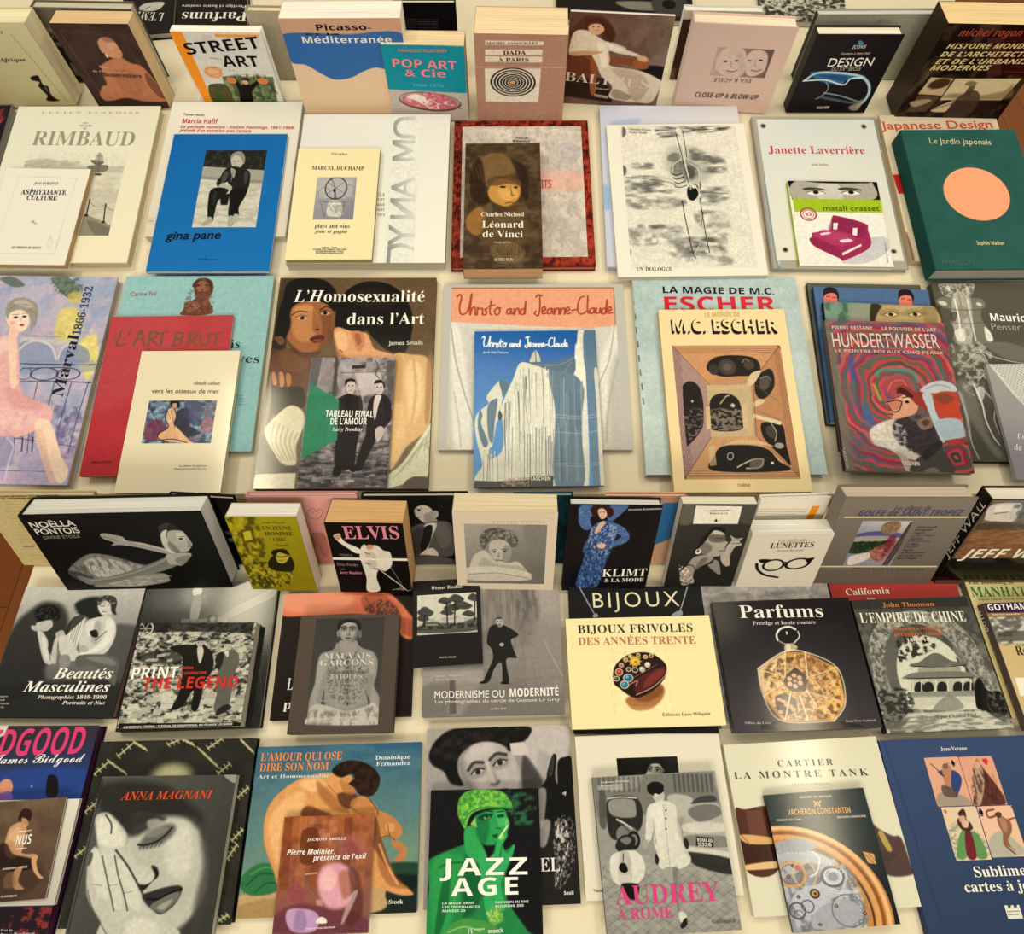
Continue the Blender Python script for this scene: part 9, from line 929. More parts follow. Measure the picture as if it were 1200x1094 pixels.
book('hardback_book', 'L', 'l', 0.5479, 0.0657, 0.0124, 0.0387, 0.0000, 0.1877, 0.1964, 0.0160, 'h', '3a3634', '2a2725', '3a3330', 'satin', 'black and white hardback with temple pavilion seen through carved arch, orange lettering', 'book', [
  ('P','f','cover_picture',0,1964,1877,1964,6,'74','f0ebd8',None,[('g','50','c8',187,11,171,388),('q','3a',1.4,[1,-3,368,8,-1,28,-368,-4]),('n','40',.6,16.7,20.9,.52,5,3,None),('p','a8',4.3,[17,147,19,-41,39,-38,58,-23,59,-5,55,10,51,23,35,44,18,49,8,95,-9,52,-50,-2,0,-59,-9,-74,-26,-50,-46,-36,-54,-10,-47,13,-39,33,-27,68,-3,79,-42,5]),('n','50',.7,9.7,11.1,.52,6,5,[20,147,27,-55,83,-40,89,-3,79,24,53,93,3,108,-45,11,-16,-114,-59,-79,-85,-7,-61,37,-36,74,-16,79,-34,-2]),('n','e4',.5,5.6,5.6,.6,6,7,[20,147,27,-55,83,-40,89,-3,79,24,53,93,3,108,-45,11,-16,-114,-59,-79,-85,-7,-61,37,-52,153,-34,-2]),('p','6c',5.2,.9,[79,128,39,-33,46,-9,-4,10,-44,27,-25,61,-14,92,-26,6,-3,-73]),('p','e6',5.2,[87,197,30,-53,51,-26,48,5,42,26,26,49,11,47,-1,53,-3,38,-189,-7,-16,-39,-8,-40]),('n','30',.95,11.1,9.7,.5,7,9,[107,129,63,-18,45,16,5,28,-41,18,-46,12,-37,6]),('n','38',.8,8.4,9.7,.5,6,11,[274,184,26,48,0,59,-19,-7]),('p','78',2.1,[127,202,30,-6,43,-22,28,1,28,21,43,9,-7,8,-48,-2,-36,2,-76,-3]),('l','2c',2.8,2.8,1.4,1,[132,208,76,6,89,-3]),('q','b0',2.1,[149,213,129,2,-5,23,-135,-2]),('p','88',2.1,[103,235,45,-9,132,3,27,11,-6,9,-194,-4]),('l','28',2.8,2.8,1.4,1,[104,243,201,4]),('q','cc',1.4,[117,248,183,3,-8,34,-189,-5]),('p','2c',2.1,[117,281,8,-21,14,-6,10,7,-3,19]),('p','2c',2.1,[144,282,8,-21,15,-6,10,7,-4,19]),('p','2c',2.1,[185,284,8,-22,15,-6,10,7,-4,20]),('p','2c',2.1,[233,285,8,-21,15,-6,10,7,-4,20]),('p','2c',2.1,[263,287,9,-22,15,-6,10,7,-4,20]),('l','e8',3.5,3.5,1,1,[121,248,-10,33]),('l','e8',3.5,3.5,1,1,[147,249,-10,33]),('l','e8',3.5,3.5,1,1,[190,251,-11,32]),('l','e8',3.5,3.5,1,1,[226,252,-10,33]),('l','e8',3.5,3.5,1,1,[271,254,-11,33]),('l','e8',3.5,3.5,1,1,[295,255,-11,32]),('q','a0',2.1,[96,282,213,3,1,16,-220,-2]),('q','d8',7,.8,[98,295,198,6,-1,22,-77,-15,-89,22,-41,-2]),('p','8c',4.3,.7,[154,337,46,-37,34,2,9,32]),('q','84',5.2,[8,277,82,0,-9,51,19,7,-13,18,-83,7,0,-48]),('n','28',.8,12.5,7,.5,6,13,[8,277,89,0,-5,70,-88,13]),('p','26',6.1,[311,259,16,-6,9,33,39,8,-2,58,-58,10,-18,-26]),('n','a0',.5,9.7,8.4,.55,6,15,[334,293,47,1,-8,58,-49,4]),('p','1c',3.5,[305,265,19,-2,-21,67,-17,-1]),('q','e2',7,.9,[78,340,231,3,68,53,-360,-11]),('n','70',.6,27.8,5.6,.54,5,17,[13,351,381,2,-17,43,-374,-12]),('q','60',7,.7,[4,360,76,-7,-36,30,-40,-2])]),
  ('T','f','author','John Thomson',466,1835,1294,1821,72,'d8864a','t'),
  ('T','f','title','L’EMPIRE DE CHINE',52,1603,1724,1567,157,'f0ebdc','t'),
  ('T','f','subtitle','Premiers voyages',502,1465,1303,1455,63,'d87838','t'),
  ('T','f','subtitle','premières images',512,1381,1325,1370,63,'d87838','t'),
  ('T','f','small_print','1868-1872',678,1291,1161,1286,45,'ece6d8','S'),
  ('T','f','small_print','Présenté par Chantal Edel',558,177,1386,173,44,'6a6258','t'),
])

book('hardback_book', 'L', 'l', 0.7464, 0.0875, 0.0000, 0.0351, 0.0000, 0.1868, 0.2132, 0.0160, 'h', 'cfbf88', '7a6a4c', 'c8b896', 'satin', 'cream hardback with green serif capitals and stone-wall spine, under the purple-banded book', 'book', [
  ('P','f','cover_picture',0,2132,1868,2132,12,'d2c48e',None,None,[('g','d8cc98','c8b880',9,7,166,88)]),
  ('T','f','subtitle','The Building of',45,2042,789,2023,76,'3a5a30','t'),
  ('T','f','title','MANHATTAN',35,1831,1360,1807,157,'2f7a38','t'),
  ('T','f','small_print','How New York City was built',118,1773,1229,1760,26,'5a6a40','r'),
  ('P','s','spine_print',150,2132,10,2132,10,'7a6a4c',None,None,[('n','3a2c20',.9,21.4,8.5,.5,6,3,None),('n','b8a47c',.7,10,14.2,.55,5,5,None)]),
])

book('paperback_book', 'L', 'l', 0.7541, 0.0695, 0.0164, 0.0386, 0.0000, 0.1685, 0.1869, 0.0160, 's', 'd0b987', '6a5a58', 'c8b896', 'satin', 'sand paperback with purple title band over an old city photo, at the right edge', 'book', [
  ('P','f','cover_picture',0,1869,1685,1869,9,'d4bd8a',None,None,[('q','3d2440',.7,[-8,-2,210,4,-13,32,-195,-2]),('q','a07850',.7,[-6,32,195,2,-5,12,-187,-2]),('q','d2ccc0',.7,[-2,45,185,4,-32,79,-152,-3]),('n','5a564e',.8,20.8,11.1,.5,5,3,[2,49,180,3,-31,75,-151,-3]),('q','6a665e',2.1,.8,[42,57,37,0,-4,19,-33,0]),('q','4a463e',5.2,.7,[9,89,157,1,-12,31,-146,-1]),('q','efe8d8',1.4,[13,227,84,0,-14,52,-73,0])]),
  ('T','f','title','GOTHAM',27,1751,673,1747,97,'efe6ee','S'),
  ('T','f','small_print','New York Panorama',65,1674,497,1668,25,'f0e0c8','S'),
  ('T','f','title','Reading',219,1058,788,1049,135,'2a241e','t'),
  ('P','s','spine_print',0,1864,45,1864,9,'6a5648',None,None,[('q','2f1c34',.7,[-6,-9,38,3,-8,94,-21,-1]),('n','a89878',.6,9.7,20.8,.52,5,3,None)]),
  ('T','s','spine_title','GOTH',76,1442,55,1784,68,'e8dce8','S'),
])

book('hardback_book', 'L', 'l', -0.8167, -0.1960, 0.0000, 0.0044, 0.0000, 0.2084, 0.2722, 0.0220, 'h', '2c2438', '241c30', '5a3048', 'gloss', 'blue-violet hardback with giant pink capitals and white script, left end of front row', 'book', [
  ('P','f','cover_picture',0,2722,2084,2722,10,'2e2a4a',None,None,[('g','3a3438','2c4488',263,14,281,176),('p','2e4a94',15.8,.9,[166,123,259,-5,12,64,-55,12,-188,10]),('p','30508c',11,.7,[403,199,27,-40,-2,189,-1,98]),('q','2a1f26',7.9,[97,450,336,-4,13,84,-317,4]),('n','a83c38',.8,15.1,8.8,.58,6,3,[316,456,106,-7,16,52,-106,5]),('p','14141c',1.9,[319,185,-12,-44,8,-10,14,3,11,13,9,38]),('p','d89a78',3.2,[176,152,15,-11,18,9,8,20,-12,11,-21,-5]),('p','8a5aa8',3.2,.9,[186,181,23,-8,16,20,-32,10]),('e','b8c8e0',1.9,.8,269,161,2.5,2.5,0),('q','d8d4cc',1.3,[120,-2,30,0,-4,28,-14,6])]),
  ('T','f','title','BIDGOOD',338,2294,1943,2341,347,'e0467e','S',.12),
  ('T','f','script_title','James Bidgood',695,2212,1989,2227,127,'f2eeea','c'),
  ('T','f','small_print','Text by',1480,219,1646,218,25,'c8c0c8','i'),
  ('T','f','author','Bruce Benderson',1492,165,1947,178,35,'d0c8d0','i'),
])

book('paperback_book', 'L', 'l', -0.7863, -0.1475, 0.0224, 0.0191, 0.0000, 0.1825, 0.1249, 0.0060, 's', 'dcd6c8', 'dcd6c8', 'd8d0c0', 'satin', 'thin white booklet under the brown nude booklet, on the blue-violet hardback', 'book', [
  ('P','f','cover_picture',0,1249,1825,1249,24,'dad4c6',None,None,[('g','e2dccc','c8c0b4',353,7,331,252)]),
])

book('paperback_book', 'L', 'l', -0.7839, -0.1475, 0.0288, 0.0668, 0.0000, 0.1693, 0.1194, 0.0050, 's', '6a5444', '6a5444', 'd8cfc0', 'matte', 'brown booklet with painting of a seated nude from behind, at the left edge', 'book', [
  ('P','f','cover_picture',0,1194,1693,1194,8,'6e5646',None,None,[('g','7c6450','5c463a',283,1,281,236),('n','58443a',.5,36.9,36.9,.5,3,3,None),('p','4a362e',16.9,.7,[193,127,88,17,41,44,-53,48,-60,-4]),('p','3a2a24',3.1,[221,48,0,-17,8,-10,16,3,10,12,-2,17,-15,4]),('p','c09068',3.1,[229,45,16,4,7,15,-11,4]),('p','d0a078',4.6,[199,85,7,-22,25,-9,17,17,4,28,-4,32,-22,9,-23,-18]),('p','e4bc90',6.2,.7,[205,85,14,-18,16,4,-8,26,-13,10]),('p','c89870',3.1,[209,99,12,1,12,19,27,13,25,1,10,6,-1,6,-38,-6,-33,-13]),('p','2e2220',6.2,.8,[182,110,22,-6,25,26,52,14,12,21,-52,7,-47,-18]),('p','d4a880',3.1,[281,144,14,-5,1,16,11,22,16,14,-12,-1,-20,-20]),('p','b88a66',3.8,[241,172,21,-11,-4,33,20,19,-28,-4]),('p','8a6a4c',6.2,.6,[219,181,22,-9,14,32,-29,3]),('l','f0eae0',1.8,1.8,.6,1,[231,77,33,-1]),('l','f0eae0',1.8,1.8,.6,1,[233,119,28,-1])]),
  ('T','f','title','NUS',1138,649,1350,651,111,'f0eae0','S'),
  ('T','f','small_print','HERMANN HARRIS',1052,364,1378,373,22,'d8cec0','S'),
  ('T','f','small_print','PETITS CLASSIQUES',984,53,1326,48,21,'d8cec0','S'),
])

book('hardback_book', 'L', 'l', -0.5988, -0.1721, 0.0000, 0.0212, 0.0000, 0.2274, 0.2274, 0.0160, 'h', '2c2a26', '24221e', '2c2824', 'gloss', 'black hardback with photo of barbed wire strands, under the black and white hand-on-face book', 'book', [
  ('P','f','cover_picture',0,2274,2274,2274,8,'2f2d28',None,None,[('n','3c3a33',.6,38.1,38.1,.5,3,3,None),('e','c8c094',23.8,.95,225,94,57.1,31.6,0),('e','e0d8b0',15.9,.8,225,91,31.7,15.8,0),('l','8a8460',7,7,3.2,.9,[2,86,34,-32]),('l','cfc898',2.5,2.5,1.3,.9,[2,86,34,-32]),('l','d8d0a0',2.5,2.5,1.3,.8,[-5,80,14,12]),('l','d8d0a0',2.5,2.5,1.3,.8,[6,70,14,12]),('l','d8d0a0',2.5,2.5,1.3,.8,[18,59,13,12]),('l','d8d0a0',2.5,2.5,1.3,.8,[29,48,14,12]),('l','8a8460',7,7,3.2,.9,[36,54,54,31]),('l','cfc898',2.5,2.5,1.3,.9,[36,54,54,31]),('l','d8d0a0',2.5,2.5,1.3,.8,[29,48,14,12]),('l','d8d0a0',2.5,2.5,1.3,.8,[47,58,14,13]),('l','d8d0a0',2.5,2.5,1.3,.8,[65,69,14,12]),('l','d8d0a0',2.5,2.5,1.3,.8,[83,79,13,12]),('l','8a8460',7,7,3.2,.9,[59,40,38,-36]),('l','cfc898',2.5,2.5,1.3,.9,[59,40,38,-36]),('l','d8d0a0',2.5,2.5,1.3,.8,[52,33,14,13]),('l','d8d0a0',2.5,2.5,1.3,.8,[65,21,13,13]),('l','d8d0a0',2.5,2.5,1.3,.8,[77,9,14,13]),('l','d8d0a0',2.5,2.5,1.3,.8,[90,-3,14,13]),('l','8a8460',7,7,3.2,.9,[97,4,37,19]),('l','cfc898',2.5,2.5,1.3,.9,[97,4,37,19]),('l','d8d0a0',2.5,2.5,1.3,.8,[90,-3,14,13]),('l','d8d0a0',2.5,2.5,1.3,.8,[103,4,13,12]),('l','d8d0a0',2.5,2.5,1.3,.8,[115,10,14,13]),('l','d8d0a0',2.5,2.5,1.3,.8,[128,17,13,12]),('l','8a8460',7,7,3.2,.9,[198,12,37,-15]),('l','cfc898',2.5,2.5,1.3,.9,[198,12,37,-15]),('l','d8d0a0',2.5,2.5,1.3,.8,[192,6,13,12]),('l','d8d0a0',2.5,2.5,1.3,.8,[204,1,13,12]),('l','d8d0a0',2.5,2.5,1.3,.8,[216,-4,14,13]),('l','d8d0a0',2.5,2.5,1.3,.8,[229,-9,13,13]),('l','8a8460',7,7,3.2,.9,[235,-3,37,17]),('l','cfc898',2.5,2.5,1.3,.9,[235,-3,37,17]),('l','d8d0a0',2.5,2.5,1.3,.8,[229,-9,13,13]),('l','d8d0a0',2.5,2.5,1.3,.8,[241,-4,13,13]),('l','d8d0a0',2.5,2.5,1.3,.8,[253,2,13,12]),('l','d8d0a0',2.5,2.5,1.3,.8,[265,7,13,13]),('l','8a8460',7,7,3.2,.9,[291,26,61,47]),('l','cfc898',2.5,2.5,1.3,.9,[291,26,61,47]),('l','d8d0a0',2.5,2.5,1.3,.8,[284,20,13,12]),('l','d8d0a0',2.5,2.5,1.3,.8,[305,36,13,12]),('l','d8d0a0',2.5,2.5,1.3,.8,[325,51,13,13]),('l','d8d0a0',2.5,2.5,1.3,.8,[346,67,13,12]),('l','8a8460',7,7,3.2,.9,[317,24,36,-24]),('l','cfc898',2.5,2.5,1.3,.9,[317,24,36,-24]),('l','d8d0a0',2.5,2.5,1.3,.8,[310,17,13,13]),('l','d8d0a0',2.5,2.5,1.3,.8,[322,10,13,12]),('l','d8d0a0',2.5,2.5,1.3,.8,[334,2,13,12]),('l','d8d0a0',2.5,2.5,1.3,.8,[346,-6,13,12]),('l','8a8460',7,7,3.2,.9,[359,91,28,-23]),('l','cfc898',2.5,2.5,1.3,.9,[359,91,28,-23]),('l','d8d0a0',2.5,2.5,1.3,.8,[352,85,13,12]),('l','d8d0a0',2.5,2.5,1.3,.8,[362,77,12,12]),('l','d8d0a0',2.5,2.5,1.3,.8,[371,69,13,13]),('l','d8d0a0',2.5,2.5,1.3,.8,[381,62,13,12]),('l','8a8460',7,7,3.2,.9,[410,4,38,32]),('l','cfc898',2.5,2.5,1.3,.9,[410,4,38,32]),('l','d8d0a0',2.5,2.5,1.3,.8,[404,-2,12,12]),('l','d8d0a0',2.5,2.5,1.3,.8,[417,8,12,13]),('l','d8d0a0',2.5,2.5,1.3,.8,[429,19,13,12]),('l','d8d0a0',2.5,2.5,1.3,.8,[442,29,13,13]),('l','8a8460',7,7,3.2,.9,[425,154,25,-23]),('l','cfc898',2.5,2.5,1.3,.9,[425,154,25,-23]),('l','d8d0a0',2.5,2.5,1.3,.8,[418,148,13,12]),('l','d8d0a0',2.5,2.5,1.3,.8,[427,140,12,12]),('l','d8d0a0',2.5,2.5,1.3,.8,[435,133,13,12]),('l','d8d0a0',2.5,2.5,1.3,.8,[444,125,12,12]),('l','8a8460',7,7,3.2,.9,[2,290,36,-27]),('l','cfc898',2.5,2.5,1.3,.9,[2,290,36,-27]),('l','d8d0a0',2.5,2.5,1.3,.8,[-5,284,13,11]),('l','d8d0a0',2.5,2.5,1.3,.8,[7,275,13,11]),('l','d8d0a0',2.5,2.5,1.3,.8,[20,267,13,11]),('l','d8d0a0',2.5,2.5,1.3,.8,[32,258,13,11]),('l','8a8460',7,7,3.2,.9,[1,182,29,-25]),('l','cfc898',2.5,2.5,1.3,.9,[1,182,29,-25]),('l','d8d0a0',2.5,2.5,1.3,.8,[-6,176,14,12]),('l','d8d0a0',2.5,2.5,1.3,.8,[4,168,13,11]),('l','d8d0a0',2.5,2.5,1.3,.8,[13,159,14,12]),('l','d8d0a0',2.5,2.5,1.3,.8,[23,151,13,12]),('l','8a8460',7,7,3.2,.9,[426,261,25,-25]),('l','cfc898',2.5,2.5,1.3,.9,[426,261,25,-25]),('l','d8d0a0',2.5,2.5,1.3,.8,[420,255,12,11]),('l','d8d0a0',2.5,2.5,1.3,.8,[428,247,12,11]),('l','d8d0a0',2.5,2.5,1.3,.8,[437,239,11,11]),('l','d8d0a0',2.5,2.5,1.3,.8,[445,231,12,11]),('l','8a8460',7,7,3.2,.9,[38,263,0,-49]),('l','cfc898',2.5,2.5,1.3,.9,[38,263,0,-49]),('l','d8d0a0',2.5,2.5,1.3,.8,[32,258,13,11]),('l','d8d0a0',2.5,2.5,1.3,.8,[32,241,13,12]),('l','d8d0a0',2.5,2.5,1.3,.8,[32,225,13,11]),('l','d8d0a0',2.5,2.5,1.3,.8,[31,208,14,11]),('l','8a8460',7,7,3.2,.9,[421,304,20,-32]),('l','cfc898',2.5,2.5,1.3,.9,[421,304,20,-32]),('l','d8d0a0',2.5,2.5,1.3,.8,[415,298,12,11]),('l','d8d0a0',2.5,2.5,1.3,.8,[422,288,11,11]),('l','d8d0a0',2.5,2.5,1.3,.8,[428,277,12,11]),('l','d8d0a0',2.5,2.5,1.3,.8,[435,266,12,11]),('l','8a8460',7,7,3.2,.9,[416,449,27,-15]),('l','cfc898',2.5,2.5,1.3,.9,[416,449,27,-15]),('l','d8d0a0',2.5,2.5,1.3,.8,[410,444,11,10]),('l','d8d0a0',2.5,2.5,1.3,.8,[419,439,12,10]),('l','d8d0a0',2.5,2.5,1.3,.8,[428,434,12,10]),('l','d8d0a0',2.5,2.5,1.3,.8,[438,429,11,10])]),
])

book('paperback_book', 'L', 'l', -0.5784, -0.1933, 0.0164, 0.0112, 0.0000, 0.1893, 0.2023, 0.0140, 's', '4a4742', '3a3834', 'cfc8b4', 'satin', 'black and white paperback of a face covered by a hand, orange-red serif name on top', 'book', [
  ('P','f','cover_picture',0,2023,1893,2023,7,'5c','f4f0e0',None,[('g','66','44',31,0,367,246),('p','2c',30.8,.8,[-2,23,166,-4,116,64,33,39,-41,-17,-76,-1,-77,-6,-16,38,-59,-11]),('p','cc',18.5,[126,126,57,-22,63,1,43,23,36,43,19,64,-3,62,-32,49,-43,19,-56,-40,-48,-51,-35,-41,-25,-53]),('p','e4',27.7,.8,[212,121,51,1,28,49,1,63,-40,10,-34,-42]),('p','4a',23.1,.8,[309,106,32,33,26,107,-14,81,-29,34,-1,-65,3,-77,-20,-69]),('p','38',16.9,.9,[89,114,36,-16,44,-2,34,11,-22,14,-28,16,-22,11,-19,-1]),('p','60',16.9,.85,[156,148,32,-22,37,-5,10,17,-25,27,-41,13,-25,-3]),('p','b8',9.2,.8,[154,112,24,-5,18,11,-13,14,-25,-3]),('p','9a',9.2,.7,[153,137,35,-11,27,6,-22,16,-29,5]),('l','1e',4.3,4.3,4.6,.9,[139,169,22,1,29,-8,22,-16,12,-16]),('l','2c',1.8,1.8,1.8,.7,[150,168,-3,13]),('l','2c',1.8,1.8,1.8,.7,[161,167,-4,13]),('l','2c',1.8,1.8,1.8,.7,[171,165,-4,14]),('l','2c',1.8,1.8,1.8,.7,[182,164,-5,14]),('l','2c',1.8,1.8,1.8,.7,[193,162,-5,15]),('l','2c',1.8,1.8,1.8,.7,[204,161,-6,15]),('p','d6',9.2,[7,102,29,-11,37,23,33,33,2,33,26,32,31,26,42,-4,3,15,-27,15,-31,-5,-22,-16,-47,-42,-40,-11,-21,-44]),('p','f0',13.8,.8,[15,108,30,-5,40,33,14,33,-42,5,-29,-17]),('l','30',4.3,4.3,3.1,.8,[34,97,21,22,5,22]),('p','28',6.2,[152,259,31,3,29,-18,-8,-21,-16,-3,15,24,-18,28,-17,2]),('p','d8',10.8,.8,[112,169,35,43,38,6,-8,20,-28,10,-18,-26]),('p','38',6.2,[177,290,33,-15,35,-8,29,-2,9,11,-12,30,-31,22,-25,-8]),('p','7c',6.2,[206,310,32,-20,33,-12,9,13,-30,30,-16,4]),('p','c0',4.6,.7,[225,313,21,-13,17,-4,-19,22]),('l','1a',3.7,3.7,3.1,1,[181,292,40,3,27,-12,34,-10]),('p','d2',7.7,[15,210,2,-26,9,-11,23,17,16,-11,21,11,18,21,19,6,34,37,36,51,56,35,43,35,-193,3,-15,-35,-33,-35,-22,-35]),('p','e8',7.7,.8,[18,189,16,-10,21,32,26,52,8,31,-27,-11,-26,-41]),('p','e4',7.7,.8,[48,184,16,-8,20,19,33,69,19,50,-26,-5,-32,-56]),('p','e6',7.7,.8,[88,211,14,-7,23,18,44,57,16,41,-33,-11,-35,-45]),('l','58',3.7,3.7,3.1,.9,[50,195,24,47,27,52,12,25]),('l','50',3.7,3.7,3.1,.9,[84,195,20,43,27,46,18,35]),('l','3a',4.9,4.9,3.8,.9,[84,182,39,35,42,47,26,31]),('p','30',4.6,.7,[15,189,1,27,8,-5,0,-22]),('l','70',1.8,1.8,1.8,.6,[47,260,21,3]),('l','70',1.8,1.8,1.8,.6,[87,263,20,-2]),('l','70',1.8,1.8,1.8,.6,[127,281,23,-4]),('p','ee',16.9,.6,[155,344,45,-9,41,25,-30,19,-49,-5]),('l','60',3.1,3.1,3.8,.7,[32,273,27,45,33,35,17,20]),('l','1c',2.5,2.5,1.8,.7,[4,6,3,359]),('p','d8d2c0',1.8,.6,[344,1,38,0,-6,20])]),
  ('T','f','title','ANNA MAGNANI',344,1721,1597,1730,103,'e2552e','i'),
])

book('paperback_book', 'L', 'l', -0.3674, -0.1619, 0.0000, 0.0298, 0.0000, 0.2401, 0.2101, 0.0110, 's', '3d7296', '336284', 'cfc8b4', 'satin', 'blue hardback-size paperback with painting of a crouching nude youth and orange serif capitals', 'book', [
  ('P','f','cover_picture',0,2101,2401,2101,8,'3f7aa0',None,None,[('g','3a6684','86a080',252,0,249,332),('n','5f8894',.5,57.5,31.9,.5,3,3,None),('p','26402c',11.2,.9,[341,313,146,-6,5,53,-148,6]),('p','1c2422',12.8,.9,[343,345,148,-6,-3,88,-140,0]),('p','c8a878',8,[-9,376,59,-14,73,3,39,16,206,-25,26,22,-34,40,-361,4]),('p','a88858',8,.7,[-1,392,102,-13,41,37,-141,5]),('p','3a7a4c',5.6,[-3,335,20,-26,36,-15,45,12,17,37,-22,21,-48,6,-32,-9]),('l','1f4c30',3.8,3.8,3.2,.7,[17,346,33,-26,43,2]),('l','6aa878',3.2,3.2,3.2,.7,[25,320,35,-15,32,6]),('l','1f4c30',3.2,3.2,3.2,.7,[44,362,27,-20,34,1]),('p','e0a466',6.4,[53,251,-9,-56,11,-45,31,-34,43,-26,51,-13,46,-1,47,10,28,24,-11,23,32,7,34,24,2,23,-51,10,2,28,53,24,27,33,28,55,44,32,7,11,-37,-1,-56,-17,-31,-7,-29,-53,-81,61,-117,-4,-30,-43]),('p','f0c488',19.2,.8,[56,206,17,-44,41,-34,38,-5,-2,41,-41,33,-12,55,19,54,-26,-11]),('p','f4d09a',11.2,.7,[130,99,51,-10,28,19,-37,16]),('p','7a4628',8,.9,[145,175,17,-17,40,13,27,12,-70,4]),('p','a86838',11.2,.7,[182,95,35,25,42,36,21,23,-52,-13,-36,-35]),('p','4a2a1c',8,.8,[244,132,32,-5,27,13,-17,28,-27,-7]),('p','b87844',6.4,.7,[273,86,28,30,-11,17,-27,-6,-16,-30]),('p','c88850',6.4,.8,[284,151,25,-11,34,12,14,29,-25,11,-39,-12]),('p','2a1c18',5.6,[225,64,31,-18,40,0,41,15,25,28,-2,29,-18,20,-33,-4,-18,-18,-17,-12,16,-12,-11,-12,-26,8,-24,-9]),('n','4a342a',.5,8.9,8.9,.5,4,5,[225,64,71,-18,66,43,-20,49,-51,-22,-12,-36]),('p','d89a62',3.2,[254,94,18,-11,11,6,-9,15]),('p','c88a54',4,[357,181,39,7,30,24,8,22,-22,16,-19,-11,-19,10,-13,-6]),('p','e0a870',4,.8,[385,211,25,0,-2,17,-16,2]),('p','c48450',3.2,[406,253,25,3,17,17,-5,22,-19,7,-10,-8,15,-16,-16,-9]),('l','5a3420',2.6,2.6,1.9,.7,[391,211,8,28]),('p','a05c34',8,.6,[369,260,27,33,27,44,32,27,-50,-7,-33,-43]),('p','7a4626',7.2,.75,[323,197,35,-4,16,45,28,66,-5,11,-34,-39,-27,-39]),('l','f0c088',5.8,5.8,4,.7,[372,260,24,49,31,46]),('l','6a3a20',3.2,3.2,1.9,.7,[303,137,26,3,28,30,7,17]),('l','6a3a20',2.6,2.6,1.9,.7,[371,246,22,-7,22,11]),('l','8a5228',2.6,2.6,3.2,.5,[216,108,49,42,61,42])]),
  ('T','f','title','L’AMOUR QUI OSE',59,1914,1246,1897,104,'ee9a50','f'),
  ('T','f','title','DIRE SON NOM',62,1776,1066,1767,103,'ee9a50','f'),
  ('T','f','subtitle','Art et Homosexualité',58,1683,1088,1668,48,'d8e0e0','f'),
  ('T','f','author','Dominique',1735,1879,2243,1879,55,'e4e8e8','f'),
  ('T','f','author','Fernandez',1750,1797,2246,1798,54,'e4e8e8','f'),
  ('T','f','small_print','Stock',2019,108,2214,107,46,'ece8e0','f'),
])

book('paperback_book', 'L', 'l', -0.3142, -0.1800, 0.0114, 0.0321, 0.0000, 0.1255, 0.1379, 0.0070, 's', 'a8603c', '8a4a34', 'd8cfc0', 'satin', 'small orange and pink paperback with blurred head before carved panelling, on the crouching nude book', 'book', [
  ('P','f','cover_picture',0,1379,1255,1379,8,'a8603a',None,None,[('g','b4683c','8a5a58',103,4,129,273),('q','8a4628',3.1,.6,[1,1,22,1,8,172,-24,-1]),('q','c47c4c',3.1,.6,[43,2,23,1,6,172,-25,0]),('q','96502e',3.1,.6,[85,4,23,0,4,173,-25,-1]),('q','c8845a',3.1,.6,[127,5,23,1,2,172,-24,-1]),('q','7c3e26',3.1,.6,[169,6,23,1,0,172,-24,-1]),('q','b87048',3.1,.6,[211,8,23,0,-1,173,-25,-1]),('q','c88058',1.9,.8,[71,3,48,0,-2,18,-47,-1]),('p','6a3420',4.6,.7,[51,47,11,-16,31,1,10,38,-2,43,-43,-1]),('p','d08a6a',4.6,.7,[100,37,25,-4,8,17,-18,10]),('p','b86a6a',10.8,.6,[152,50,56,5,21,19,2,33,-69,-13]),('n','5a2c1c',.3,24.7,18.5,.55,3,3,[1,1,242,2,3,147,-245,2]),('p','a04a5a',6.2,.7,[28,174,29,-15,21,27,-16,20,-25,-11]),('p','6a3444',12.3,.7,[2,229,60,-23,74,12,85,13,27,41,-244,-3]),('p','e0a8b8',13.9,[108,145,13,-23,36,-7,32,12,17,21,0,37,-16,30,-42,4,-26,-21,-12,-27]),('p','f4c8c0',12.3,.7,[116,140,24,-12,20,19,-16,31,-25,-6]),('p','b06a4c',12.3,.7,[165,137,31,1,9,42,-22,19,-15,-26]),('p','5a2c28',12.3,.6,[189,127,32,22,12,83,-34,28,-14,-30,15,-40]),('p','c8a0c8',6.2,[34,220,29,-4,37,6,20,16,-9,29,-54,1,-23,-23]),('p','8a7098',7.7,.5,[58,221,25,6,3,35,-30,-1]),('l','f0d0b0',3.1,3.1,1.9,.7,[73,139,31,-2]),('q','d8a898',1.2,.7,[107,197,21,3,-2,13,-16,-3]),('p','e8d0c8',6.2,.6,[200,190,18,-5,-31,65,-7,-5]),('p','f0e4dc',1.2,[114,250,3,-10,9,-3,11,4,3,10])]),
  ('T','f','title','Pierre Molinier,',86,919,739,911,59,'f6ece4','x'),
  ('T','f','title','présence de l’exil',454,840,1173,844,59,'f6ece4','x'),
  ('T','f','small_print','JACQUES ABEILLE',355,1078,888,1075,30,'f0e4dc','H'),
  ('T','f','small_print','PLEINE PAGE ÉDITEUR',441,65,819,68,17,'f0e4dc','S'),
])

